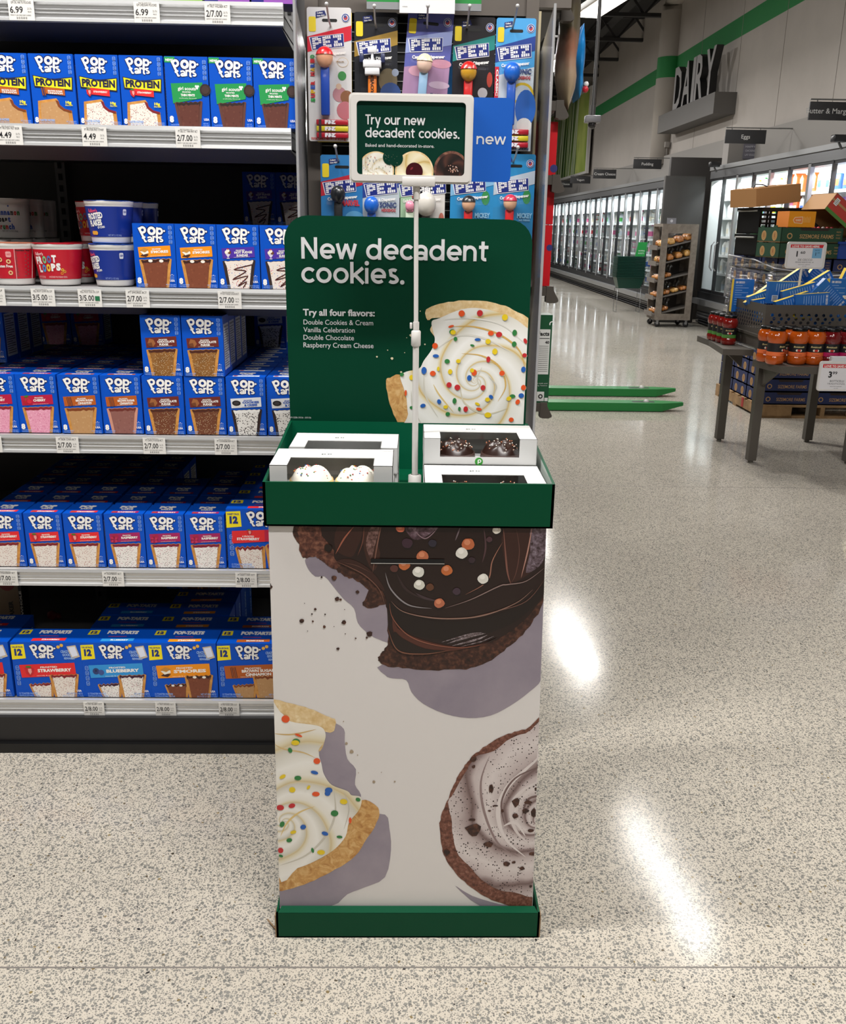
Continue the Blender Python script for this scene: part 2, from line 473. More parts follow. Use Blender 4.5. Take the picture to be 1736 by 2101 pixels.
# ================================================================ the room
WX = 6.2
def floor_mat():
    t = NT('polished_terrazzo'); v = t.obj()
    n0 = t.noise(v, 1.3, 3); base = t.ramp(n0.outputs[0], [(.3, '#b8b0a3'), (.7, '#c5bdaf')])
    n1 = t.noise(v, 260, 2); base = t.mix(t.math('MULTIPLY', t.math('GREATER_THAN', n1.outputs[0], .56), .5), base, lin('#a29c92'))
    def chips(scale, share, thr, cols, c, warp=.004):
        w = t.n('ShaderNodeVectorMath', operation='MULTIPLY_ADD')
        nn = t.noise(v, scale*1.2, 1); t.l(nn.outputs['Color'], w.inputs[0]); w.inputs[1].default_value = (warp,)*3; t.l(v, w.inputs[2])
        vo = t.vor(w.outputs[0], scale); s = t.n('ShaderNodeSeparateColor'); t.l(vo.outputs['Color'], s.inputs[0])
        lim = t.math('MULTIPLY_ADD', s.outputs[1], thr*.6, thr*.55)
        inside = t.math('LESS_THAN', vo.outputs['Distance'], lim)
        pick = t.math('LESS_THAN', s.outputs[0], share)
        shade = t.ramp(s.outputs[2], cols)
        return t.mix(t.math('MULTIPLY', inside, pick), c, shade)
    c = chips(225, .85, .45, [(0, '#8c8982'), (.6, '#74726d'), (1, '#9c978c')], base, .003)
    c = chips(145, .7, .41, [(0, '#6b6a67'), (.5, '#86847e'), (1, '#545352')], c, .004)
    c = chips(85, .6, .38, [(0, '#87857f'), (.45, '#6f6e6a'), (.8, '#5b5a59'), (.93, '#2e2d2e'), (1, '#8b7a58')], c, .006)
    big = t.noise(v, .35, 2); wav = t.noise(v, 3.0, 2)
    rough = t.ramp(big.outputs[0], [(.35, (.08,)*3+(1,)), (.65, (.17,)*3+(1,))])
    M = t.out(c, rough, wav.outputs[0], .045, .02)
    t.b.inputs['Specular IOR Level'].default_value = .2
    return M
MB().box((-9, -7, -.2), (WX, 60, 0), floor_mat()).build('floor')
struct(bpy.data.objects['floor'], 'polished terrazzo floor with grey stone chips')
j = MB(); jm = mat('#77726d', .5)
y1 = onZ(600, 1985, 0)[1]; 
for Y in (y1, 6.15, 10.6): j.box((-9, Y-.0022, 0.0), (WX, Y+.0022, .0006), jm)
struct(j.build('trim_1'), 'thin grey control joint across the floor')
wall = grainy('painted_wall', [(.35, '#aaa39c'), (.65, '#b0a9a2')], 1.2, .75)
g = mat('#1c7a3c', .7)
zb, zt_ = 5.17, 5.53
w = MB()
w.box((WX, -7, 0), (WX+.25, 60, zb), wall).box((WX, -7, zb), (WX+.25, 60, zt_), g).box((WX, -7, zt_), (WX+.25, 60, 7.3), wall)
for Y in (24.6, 21.5, 19.0, 16.8, 14.6, 12.4): w.box((WX-.004, Y, 3.1), (WX, Y+.012, 7.1), mat('#8d8780', .8))
struct(w.build('wall_right'), 'light grey wall with a green stripe above the coolers')
struct(MB().box((-9, 60, 0), (WX+.25, 60.3, 7.3), mat('#45423f', .8)).build('wall_back'))
struct(MB().box((-9.2, -7, 0), (-9, 60, 7.3), mat('#6d6963', .8)).build('wall_left'))
struct(MB().box((-9, -7.3, 0), (WX+.25, -7, 7.3), mat('#6d6963', .8)).build('wall_front'))
dk = mat('#1d1b1c', .8)
struct(MB().box((-9.2, -7.3, 7.1), (WX+.3, 60.3, 7.4), dk).build('ceiling'), 'dark open ceiling')
b = MB(); bm = mat('#2c2a2b', .7)
for Y in np.arange(6, 58, 3.0):
    b.box((-9, Y, 6.45), (WX, Y+.12, 6.53), bm).box((-9, Y, 7.0), (WX, Y+.12, 7.1), bm)
    for X in np.arange(-8, 5.9, .9):
        b.bar((X, Y+.06, 6.5), (X+.45, Y+.06, 7.04), .05, .05, bm).bar((X+.45, Y+.06, 7.04), (X+.9, Y+.06, 6.5), .05, .05, bm)
for X in (-6, -2, 1.2, 3.6, 5.2): b.box((X, -7, 6.85), (X+.25, 60, 7.1), bm)
struct(b.build('trim_2'), 'dark steel joists under the ceiling')

struct(MB().box((6.08, -7, 0), (WX, 60, 3.37), mat('#8f8b86', .75)).build('trim_3'), 'darker grey lower wall band behind the coolers')
# light fixtures
fx = None
for i, (x, y, r) in enumerate(LAMPS):
    root = empty('ceiling_light', (x, y, LAMP_Z), (0, 0, r))
    MB().bbox((-.2, -1.22, 0), (.2, 1.22, .09), mat('#d8d6d2', .5), .02).build('housing', root)
    MB().rect(flat((.17, -1.18, -.004), (-1, 0, 0), (0, 1, 0)), 0, 0, .34, 2.36, mat('#fff6ea', .5, emit=7.0)).build('diffuser', root)
    MB().tube([(0, -.9, .09), (0, -.9, 2.6)], .006, mat('#555')).tube([(0, .9, .09), (0, .9, 2.6)], .006, mat('#555555')).build('suspension_rod', root)
    tag(root, ['bright tube light seen beyond the snack bags, right aisle', 'tube light over the right aisle behind the shelving', 'tube light over the right aisle, third row away', 'tube light over the right aisle, fourth row away', 'tube light over the right aisle, farthest row', 'tube light over the right aisle beside the display', 'tube light over the right aisle behind the viewer', 'tube light above the front of the breakfast shelves', 'unseen fill tube light added far behind the viewer', 'unseen fill tube light added before the cookie display', 'tube light over the back of the shelving'][i], 'light', 'tube lights hanging in rows')

for x, y in HIGH:
    root = empty('wall_fill_light', (x, y, 6.33))
    MB().lathe((0, 0, 0), [(.001, .22), (.08, .22), (.12, .1), (.3, 0), (.29, -.005)], mat('#3c3b3b', .5), 24).build('shade', root)
    MB().disc(flat((0, 0, -.01), (-1, 0, 0), (0, 1, 0)), 0, 0, .27, mat('#fff6ea', .5, emit=5.0)).build('diffuser', root)
    MB().tube([(0, 0, .2), (0, 0, .78)], .008, mat('#555555')).build('suspension_rod', root)
    tag(root, f'round unseen fill lamp added high above the shelving, {ordw(HIGH.index((x, y))+1)} from the viewer', 'light', 'added fill lamps above the shelving')

# round duct on the wall with a green band
c0 = onX(1359, 327, 6.12)
root = empty('wall_duct', (6.12, c0[1], 0)); R = .3; wp = mat('#a39c94', .75)
d = MB().lathe((0, 0, 0), [(.02, 3.2), (R, 3.2), (R, 5.08)], wp, 32).lathe((0, 0, 0), [(R, 5.53), (R, 6.5)], wp, 32)
d.tube([(0, 0, 6.4), (0, 0, 6.62), (.0, -.1, 6.82), (.0, -.4, 6.98), (0, -1.2, 7.0)], R, wp, 24)
d.build('pipe', root)
MB().lathe((0, 0, 0), [(R+.002, 5.08), (R+.002, 5.53)], g, 32).build('band', root)['label'] = 'green painted band'
MB().bbox((-.07, -.42, 3.55), (.04, -.33, 3.68), mat('#8f8a84', .5)).tube([(0, -.36, 3.56), (0, -.36, 3.35)], .012, mat('#77736e')).build('bracket', root)
tag(root, 'large round light grey duct with green band beside the raised letters', 'duct')

# DAIRY ledge and letters
y0, y1_ = onX(1463, 234, 5.78)[1], onX(1352, 234, 5.78)[1]
dg = mat('#5f5c59', .6)
lg = MB().box((5.78, y0, 3.82), (WX, y1_, 4.2), dg).build('sign_ledge')
tag(lg, 'long dark grey ledge on the wall under the raised letters', 'ledge')
root = empty('wall_sign', (5.83, y1_-.95, 4.2))
L = y1_-y0-1.0; xs = 0.0
for ch, wd in (('D', .95), ('A', 1.0), ('I', .32), ('R', .95), ('Y', 1.0)):
    V, P = text_geo(ch, .02); h = .9; ww = wd*L/4.5
    X = (V[:, 0]-V[:, 0].min())/(V[:, 0].max()-V[:, 0].min())*ww*.86; Z = V[:, 1]/.73*h
    mb = MB(); n = len(X)
    fr = [(-.0, -(xs+a), z) for a, z in zip(X, Z)]; bk = [(.14, -(xs+a), z) for a, z in zip(X, Z)]
    mb.add(fr, P, mat('#8f8c8b', .5))
    mb.add(bk, [f[::-1] for f in P], mat('#1d1c1d', .5))
    from collections import Counter
    ed = Counter()
    for f in P:
        for i in range(len(f)): ed[frozenset((f[i], f[(i+1) % len(f)]))] += 1
    for f in P:
        for i in range(len(f)):
            a, c = f[i], f[(i+1) % len(f)]
            if ed[frozenset((a, c))] == 1: mb.add([fr[a], fr[c], bk[c], bk[a]], [(0, 1, 2, 3)], mat('#1d1c1d', .5))
    mb.build('letter', root); xs += ww
tag(root, 'tall raised letters reading DAIRY standing on the dark grey ledge', 'sign')

# big picture on the wall
pa, pb = onX(1213, 175, 6.0), onX(1213, 352, 6.0)
t = NT('grass_picture'); v = t.obj(); sp = t.n('ShaderNodeSeparateXYZ'); t.l(v, sp.inputs[0])
cb = t.n('ShaderNodeCombineXYZ'); t.l(t.math('ADD', sp.outputs[1], t.math('MULTIPLY', sp.outputs[2], .15)), cb.inputs[1]); t.l(t.math('MULTIPLY', sp.outputs[2], .06), cb.inputs[2])
nn = t.noise(cb.outputs[0], 2.6, 3, .6, .3)
colr = t.ramp(nn.outputs[0], [(.3, '#12301c'), (.42, '#4d6b2a'), (.5, '#8ea05a'), (.56, '#d3d9c6'), (.62, '#557236'), (.75, '#1f4626')])
nb = t.noise(v, .5, 2)
near = t.math('LESS_THAN', sp.outputs[1], 35.2)
colr = t.mix(near, colr, t.ramp(nb.outputs[0], [(.35, '#7f9a3a'), (.6, '#b7c36b'), (.75, '#5c7a35')]))
pic = t.out(colr, .6)
root = empty('wall_picture', (6.0, pa[1], 0))
cz0, cz1 = pb[2], pa[2]
p = MB().box((.0, 0, cz0), (.1, 12.0, cz1), mat('#cfcdc9', .6)).build('panel', root)
q = MB(); q.v = []; q.add([(6.0-.004, pa[1]+.15, cz0+.08), (6.0-.004, pa[1]+11.9, cz0+.08), (6.0-.004, pa[1]+11.9, cz1-.08), (6.0-.004, pa[1]+.15, cz1-.08)], [(0, 1, 2, 3)], pic)
o = q.build('picture', root, loc=(-6.0, -pa[1], 0)); o['label'] = 'picture of tall green grass blades'
tag(root, 'huge green photo picture of grass blades high on the wall', 'picture')

# hanging aisle signs, perpendicular to the wall
def hang_sign(xl, yt, xr, yb, txt, label):
    a = onX(xl, yt, 5.0)
    Y = a[1]; p0 = onY(xl, yb, Y); p1 = onY(xr, yt, Y)
    cx = (p0[0]+p1[0])/2; wd = p1[0]-p0[0]; ht = p1[2]-p0[2]
    root = empty('hanging_sign', (cx, Y, p0[2]))
    mb = MB().bbox((-wd/2, -.01, 0), (wd/2, .02, ht), mat('#343436', .6), .004)
    mb.text(front(0, -.011, 0), txt, 0, ht*.36, ht*.3, mat('#d9d9d8', .5), align='C', bold=.01)
    mb.build('board', root)
    r = MB().box((-wd/2, -.01, ht+.02), (wd/2+.25, .02, ht+.035), mat('#6d6d6b', .5))
    for X in (-wd*.35, wd*.35): r.tube([(X, 0, ht), (X, 0, ht+.03)], .006, mat('#6d6d6b', .5))
    r.tube([(wd/2+.2, .005, ht+.03), (WX-cx, .005, ht+.03)], .01, mat('#6d6d6b', .5))
    r.build('rail', root)
    tag(root, label, 'sign')
hang_sign(1658, 210, 1760, 246, 'Butter & Margarine', 'dark hanging aisle sign reading Butter & Margarine')
hang_sign(1487, 267, 1573, 294, 'Eggs', 'dark hanging aisle sign reading Eggs')
hang_sign(1299, 327, 1358, 346, 'Pudding', 'dark hanging aisle sign reading Pudding')
hang_sign(1217, 348, 1265, 366, 'Cream Cheese', 'dark hanging aisle sign reading Cream Cheese')
hang_sign(1170, 362, 1212, 376, 'Yogurt', 'dark hanging aisle sign reading Yogurt')
hang_sign(1128, 371, 1175, 384, 'Cottage Cheese', 'dark hanging aisle sign reading Cottage Cheese, farthest of the row')

# grey vertical panel sign above right cooler
mb = MB().box((5.62, 17.3, 2.79), (6.07, 17.6, 3.3), mat('#8c8884', .7)).build('bulkhead_panel')
tag(mb, 'plain grey bulkhead panel behind the Eggs sign', 'panel')
S_ = front(0, 0, 0)
p0 = onY(1524, 326, 17.278); p1 = onY(1551, 293, 17.278)
mb = MB().box((0, 0, 0), (p1[0]-p0[0], .02, p1[2]-p0[2]), mat('#6e6c76', .6))
for i, s_ in enumerate(('HAPPY', 'CHICKENS', 'LAY EGGS')): mb.text(front(0, -.001, 0), s_, .03, (p1[2]-p0[2])*(.7-i*.25), .035, mat('#d5d3da'), w=.17)
tag(mb.build('notice_board', loc=tuple(p0)), 'small grey notice board below the Eggs sign', 'sign')

# pendant camera on a rod
a = onY(1216, 243, 12.0)
root = empty('pendant_camera', (a[0], 12.0, a[2]-.05)); gm = mat('#5d5c5c', .4, .6)
MB().tube([(0, 0, .1), (0, 0, 4.3)], .022, gm).build('rod', root)
MB().bbox((-.09, -.07, .0), (.09, .07, .08), mat('#77767a', .4)).ball((0, 0, -.02), .05, mat('#2b2b2d', .2)).tube([(0, 0, .06), (0, 0, .2)], .03, gm).build('housing', root)
tag(root, 'grey ceiling camera hanging at the end of a long thin rod', 'camera')

# ================================================================ coolers
frame_m = mat('#a2a3a4', .35, .5); dark_m = mat('#2e2f31', .4, .3); white_in = mat('#e8eceb', .6)
led = mat('#f2f8ff', .5, emit=9.0)
glass = bpy.data.materials.new('door_glass'); glass.use_nodes = True
_t = glass.node_tree; _t.nodes.clear(); _o = _t.nodes.new('ShaderNodeOutputMaterial'); _mx = _t.nodes.new('ShaderNodeMixShader')
_a = _t.nodes.new('ShaderNodeBsdfTransparent'); _b = _t.nodes.new('ShaderNodeBsdfGlossy'); _b.inputs['Roughness'].default_value = .03
_a.inputs[0].default_value = (.95, .98, .97, 1)
_fr = _t.nodes.new('ShaderNodeFresnel'); _fr.inputs[0].default_value = 1.35
_t.links.new(_fr.outputs[0], _mx.inputs[0]); _t.links.new(_a.outputs[0], _mx.inputs[1]); _t.links.new(_b.outputs[0], _mx.inputs[2]); _t.links.new(_mx.outputs[0], _o.inputs[0])

proto = {}
def item_proto(kind, c1, c2):
    key = (kind, c1, c2)
    if key in proto: return proto[key]
    mb = MB()
    if kind == 'jug':
        mb.lathe((0, 0, 0), [(.01, 0), (.072, 0), (.078, .03), (.078, .17), (.05, .225), (.02, .24), (.02, .262), (.001, .262)], c1, 10, mats=[c1]*4+[c1, c2, c2])
        mb.lathe((0, 0, 0), [(.079, .05), (.079, .14)], c2, 10)
    elif kind == 'carton':
        mb.box((-.07, -.07, 0), (.07, .07, .2), c1).box((-.072, -.05, .05), (.072, .05, .14), c2)
        mb.add([(-.07, -.07, .2), (-.07, .07, .2), (.07, .07, .2), (.07, -.07, .2), (-.07, 0, .26), (.07, 0, .26)], [(0, 3, 5, 4), (1, 4, 5, 2), (0, 4, 1), (3, 2, 5)], c1)
    elif kind == 'tub':
        mb.lathe((0, 0, 0), [(.01, 0), (.06, 0), (.075, .09), (.08, .09), (.08, .105), (.001, .105)], c1, 10, mats=[c1, c1, c2, c2, c2])
        mb.lathe((0, 0, .11), [(.01, 0), (.06, 0), (.075, .09), (.08, .09), (.08, .105), (.001, .105)], c1, 10, mats=[c1, c1, c2, c2, c2])
    else:
        mb.bbox((-.03, -.085, 0), (.03, .085, .22), c1, .02, 1).box((-.031, -.06, .06), (.031, .06, .15), c2)
    o = mb.build({'jug': 'milk_jug', 'carton': 'juice_carton', 'tub': 'yogurt_tub'}.get(kind, 'cheese_pouch'))
    proto[key] = o; o['used'] = False
    return o
LBL = {'jug': 'bottle', 'carton': 'carton', 'tub': 'tub', 'pouch': 'bag'}
ORD = ['bottom', 'second', 'third', 'fourth', 'fifth', 'top']
def put_item(kind, c1, c2, loc, where, s=1.0, k=0, i=0):
    o = item_proto(kind, c1, c2)
    if o.get('used'):
        n = o.copy(); COL.objects.link(n)
    else: n = o; o['used'] = True
    n.location = loc; n.scale = (s, s, s)
    names = {'#f4f4f2': 'white', '#dfeaf5': 'pale blue', '#3a62b5': 'blue', '#d9642b': 'orange', '#e8c53a': 'yellow', '#c6303a': 'red', '#4aa050': 'green', '#7a4fa0': 'purple', '#efe6d0': 'cream', '#e070a0': 'pink'}
    w = LBL[kind]
    tag(n, f'{names[c1]} {w} with {names[c2]} label, {ORD[k]} shelf, {ordw(i)} from near end, {where}', w, f'goods inside the {where}')
def cooler(x, ya, yb, ztop, glass_b, n, where, label, style):
    root = empty('glass_door_cooler', (x, ya, 0)); L = yb-ya; D = 6.07-x
    mb = MB()
    mb.box((.0, 0, .12), (.14, L, glass_b-.12), frame_m)                       # bumper rail and lower front
    mb.box((-.12, 0, glass_b-.22), (.0, L, glass_b-.12), mat('#a9aaab', .3, .6)).box((-.03, 0, glass_b-.12), (.05, L, glass_b), dark_m)
    mb.box((.04, 0, 0), (D, L, .12), mat('#242427', .5)).box((.14, 0, .12), (D, L, glass_b-.1), dark_m)
    for k in range(5): mb.box((-.01, 0, .03+k*.05), (.045, L, .05+k*.05), mat('#3f4044', .4, .3))
    mb.box((D-.05, 0, glass_b-.1), (D, L, ztop), white_in)
    mb.box((.0, 0, ztop-.16), (D, L, ztop-.02), mat('#77787a', .4, .5)).box((-.02, 0, ztop-.02), (.12, L, ztop+.05), mat('#a4a5a6', .35, .5))
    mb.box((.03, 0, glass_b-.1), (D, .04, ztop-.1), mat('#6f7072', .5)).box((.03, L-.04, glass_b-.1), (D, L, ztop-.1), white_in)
    mb.build('cabinet', root)
    ns = 6; zz = [glass_b + (ztop-.18-glass_b)*i/ns for i in range(ns)]
    for z in zz:
        MB().box((.28, .04, z-.012), (D-.05, L-.04, z+.006), white_in).box((.27, .04, z-.03), (.285, L-.04, z+.012), mat('#f4f4f4', .5)).build('shelf', root)
    dw = L/n
    for i in range(n):
        y0 = i*dw; dr = empty('door', (0, y0, 0)); dr.parent = root
        thick = .085 if i % 2 == 0 else .03
        fr = MB().box((.0, -thick/2, glass_b), (.06, thick/2, ztop-.15), frame_m if i % 2 == 0 else dark_m)
        fr.box((.01, 0, glass_b), (.05, dw, glass_b+.05), dark_m).box((.01, 0, ztop-.2), (.05, dw, ztop-.15), dark_m).box((.012, thick/2, glass_b+.05), (.05, thick/2+.03, ztop-.2), dark_m)
        fr.build('door_frame', dr)
        MB().rect(flat((.02, 0, 0), (0, -1, 0), (0, 0, 1)), -dw, glass_b+.05, 0, ztop-.2, glass).build('glass_pane', dr)
        hy = .1 if i % 2 else dw-.1
        MB().tube([(-.005, hy, 1.0), (-.05, hy, 1.06), (-.05, hy, 1.44), (-.005, hy, 1.5)], .012, frame_m, 6).build('door_handle', dr)
        if i % 2 == 0:
            MB().box((.07, thick/2, glass_b+.08), (.085, thick/2+.018, ztop-.25), led).build('light_strip', dr)
    tag(root, label, 'cooler')
    area('cooler_light', (x+.12, (ya+yb)/2, ztop-.22), (0, math.radians(-35), 0), .12, L-.1, 75*L/5, (.92, .97, 1))
    rnd = random.Random(len(where))
    return root, zz, rnd
zA = onX(1360, 365, 5.25)[2]-.03
ya, yb = 19.0, 37.0
_, zz, rnd = cooler(5.25, ya, yb, zA, .46, 24, 'far', 'far long run of glass door coolers left of the dark partition', 'far')
for k, z in enumerate(zz[:5]):
    y = ya+.3; i_ = 1
    while y < yb-.4:
        kind = rnd.choice(['jug', 'jug', 'carton', 'tub']); s = rnd.uniform(1.05, 1.22)
        c1, c2 = rnd.choice([('#f4f4f2', '#dfeaf5'), ('#f4f4f2', '#dfeaf5'), ('#f4f4f2', '#3a62b5'), ('#f4f4f2', '#efe6d0'), ('#f4f4f2', '#c6303a'), ('#dfeaf5', '#4aa050'), ('#f4f4f2', '#e070a0')])
        put_item(kind, c1, c2, (5.25+.44, y, z+.008), 'far coolers', s, k, i_)
        i_ += 1; y += rnd.uniform(.36, .5)
ya, yb = 10.6, 17.95
zB = onX(1460, 345, 5.55)[2]-.03
_, zz, rnd = cooler(5.55, ya, yb, zB, .6, 10, 'near', 'near run of glass door coolers right of the dark partition', 'near')
for k, z in enumerate(zz):
    y = ya+.1; i_ = 1
    while y < yb-.2:
        zone = int((yb-y)/1.48)
        pool = {0: [('jug', '#f4f4f2', '#dfeaf5'), ('carton', '#f4f4f2', '#efe6d0')],
                1: [('jug', '#f4f4f2', '#4aa050'), ('carton', '#dfeaf5', '#3a62b5'), ('jug', '#f4f4f2', '#e8c53a')],
                2: [('carton', '#d9642b', '#f4f4f2'), ('carton', '#f4f4f2', '#3a62b5'), ('pouch', '#e070a0', '#f4f4f2')],
                3: [('pouch', '#3a62b5', '#d9642b'), ('pouch', '#c6303a', '#f4f4f2'), ('pouch', '#7a4fa0', '#f4f4f2')]}.get(zone, [('pouch', '#e8c53a', '#f4f4f2'), ('tub', '#f4f4f2', '#e8c53a')])
        if zone >= 3 and k < 4: pool = [('pouch', '#e8c53a', '#f4f4f2'), ('tub', '#f4f4f2', '#e8c53a')]
        kind, c1, c2 = rnd.choice(pool)
        put_item(kind, c1, c2, (5.55+.36+.02*rnd.random(), y, z+.008), 'near coolers', rnd.uniform(.95, 1.12), k, i_)
        i_ += 1; y += rnd.uniform(.21, .26)
# dark partition between the two runs
pt = MB().bbox((4.74, 18.0, 0), (5.5, 18.12, 2.65), mat('#3a3836', .6), .02)
tag(pt.build('end_partition'), 'dark grey partition between the two runs of coolers', 'partition')
pt = MB().bbox((5.0, 18.7, 0), (6.07, 18.82, 3.02), mat('#34312f', .6), .02)
tag(pt.build('end_partition'), 'taller dark panel behind the dark grey partition', 'partition')
for (px_, py_, D) in ((1466, 338, 17.2), (1722, 285, 12.4)):
    a = onY(px_, py_, D)
    mb = MB().bbox((-.09, -.06, -.04), (.09, .06, .05), mat('#2a2a2c', .3), .02).tube([(0, .0, -.04), (.05, 0, -.12)], .015, mat('#555'))
    tag(mb.build('cooler_camera', loc=tuple(a)), 'small black device clipped on the cooler top, %s' % ('left end of the near coolers' if px_ < 1500 else 'beside the Butter sign'), 'camera')

# ================================================================ the shelving unit
GY = 2.77                                   # front of the price rails
XR = -.335                                  # right end of the shelves
XL = -1.95
SHELF_Z = [2.262, 1.951, 1.514, 1.076, .641, .178]
shelf_dark = mat('#4b4a4e', .45, .3); back_m = mat('#4a4848', .7); rail_m = mat('#e4e5e6', .25, .55)
kick_m = mat('#1b1a1c', .35)
gond = empty('shelving_unit', (-1.0, 2.95, 0))
gx, gy = -1.0, 2.95
def GB(): return MB()
def gbuild(mb, name, parent=gond):
    o = mb.build(name, parent, loc=(-gx, -gy, 0)); return o
mb = MB().box((XL, 3.66, .1), (XR-.0, 3.7, 2.75), back_m)
gbuild(mb, 'back_panel')
for X in (-1.27, -.42 ):
    u = MB().box((X-.018, 3.62, .1), (X+.018, 3.66, 2.7), mat('#6d6c6c', .5, .3))
    for k in range(60): u.box((X-.006, 3.615, .2+k*.04), (X+.006, 3.621, .222+k*.04), mat('#0f0f10', .8))
    gbuild(u, 'slotted_upright')
mb = MB().box((XL, GY-.02, .0), (XR-.02, 3.7, .125), kick_m).box((XL, GY-.035, .0), (XR-.02, GY-.02, .035), mat('#0c0c0d', .4))
gbuild(mb, 'kick_base')
rail_prof = [(0, .002), (.012, .002), (.014, -.008), (.006, -.014), (.006, -.022), (.010, -.024), (.006, -.026), (.006, -.031), (.010, -.033), (.006, -.035), (.006, -.044), (.013, -.047), (.014, -.054), (0, -.055)]
for i, z in enumerate(SHELF_Z):
    xr = {0: -.338, 1: -.325, 2: -.345, 3: -.365, 4: -.34, 5: -.34}[i]
    mb = MB().box((XL, GY+.004, z-.012), (xr-.008, 3.66, z-.0), mat('#8d8c8c', .5, .2) if i != 5 else mat('#7c7b7b', .5, .2))
    if i < 5:
        mb.box((XL, GY+.03, z-.05), (xr-.01, GY+.06, z-.012), shelf_dark).box((XL, GY+.06, z-.05), (xr-.01, 3.66, z-.045), shelf_dark)
        mb.add([(xr-.01, GY+.05, z-.012), (xr-.01, 3.64, z-.012), (xr-.01, 3.64, z-.16), (xr-.01, GY+.4, z-.07), (xr-.01, GY+.05, z-.05)], [(0, 1, 2, 3, 4)], mat('#2a292c', .5))
        mb.add([(XL, GY+.03, z-.05), (xr-.01, GY+.03, z-.05), (xr+.004, GY+.12, z-.085), (XL, GY+.12, z-.085)], [(0, 1, 2, 3)], shelf_dark)
    else:
        for a in range(16):
            for b_ in range(2): mb.disc(flat((XL, 2.9, z), (1, 0, 0), (0, 1, 0)), .55+a*.045+b_*.02, .25+b_*.045, .006, '#111111', 1, n=8)
    s_ = gbuild(mb, 'shelf')
    r = MB(); n = len(rail_prof); V = []
    for x in (XL, xr): V += [(x, GY+.012-a, z+b_) for a, b_ in rail_prof]
    r.add(V, [(k, k+1, n+k+1, n+k) for k in range(n-1)], rail_m)
    r.add([(xr, GY+.012-a, z+b_) for a, b_ in rail_prof], [tuple(range(n))], mat('#e9e9e9', .4))
    o = r.build('price_rail', s_)
tag(gond, 'dark steel shelving with six silver price rails holding breakfast boxes', 'shelves')

# ---------------------------------------------------------------- toaster pastry boxes
BLUE = mat('#044fbe', .42, spec=.25); NAVY = mat('#0a2266', .4); LBLUE = mat('#8fb2e6', .5); WHT = mat('#f1efec', .45)
def frost(name, base, dots, sc=210, thr=.33, rough=.5, b2=None): return speckle(name, base, dots, sc, thr, rough, b2, 30)
F_WHITE = frost('picture_white_icing_red_sprinkles', '#e6ddd4', ['#b06a5e', '#8f4a48', '#c49a8c'], 300, .36)
F_RASP = frost('picture_white_icing_dark_sprinkles', '#e9e4df', ['#5f5048', '#7c6a62', '#9c3050'], 300, .36)
F_BLUEB = F_RASP
F_PINK = frost('picture_pink_icing', '#e39bb4', ['#cf6f92', '#efb9cb'], 260, .38)
F_TAN = frost('picture_tan_icing', '#b98d5e', ['#b58657', '#c29a6d'], 120, .3)
F_MAUVE = frost('picture_mauve_icing', '#8b5a52', ['#805049', '#93645b'], 120, .3)
F_CHOC = frost('picture_milk_chocolate', '#7a4029', ['#733a25', '#83492f'], 100, .3)
F_DARK = frost('picture_dark_chocolate', '#5d2f25', ['#55291f', '#66382c'], 100, .3)
F_FUDGE = frost('picture_fudge_icing_sugar', '#7b5022', ['#efe0c2', '#d9c093'], 330, .30, b2='#946430')
F_FUDGE2 = frost('picture_dark_fudge_icing_sugar', '#6b3a22', ['#efe0c2', '#d9c093'], 330, .28)
F_COOKIE = frost('picture_cookies_and_creme_icing', '#e7e4df', ['#2a2524', '#4a4340', '#7c7470'], 230, .42)
F_SUND = frost('picture_sundae_icing', '#e6dcd4', ['#c9506a', '#5d79bd', '#e8a050', '#8a4b3a'], 230, .30)
CR_TAN = grainy('picture_pastry_crust', [(.3, '#b4762f'), (.7, '#d79c52')], 60)
CR_DK = mat('#2a1715', .6); CR_PINK = mat('#c98e7a', .6)
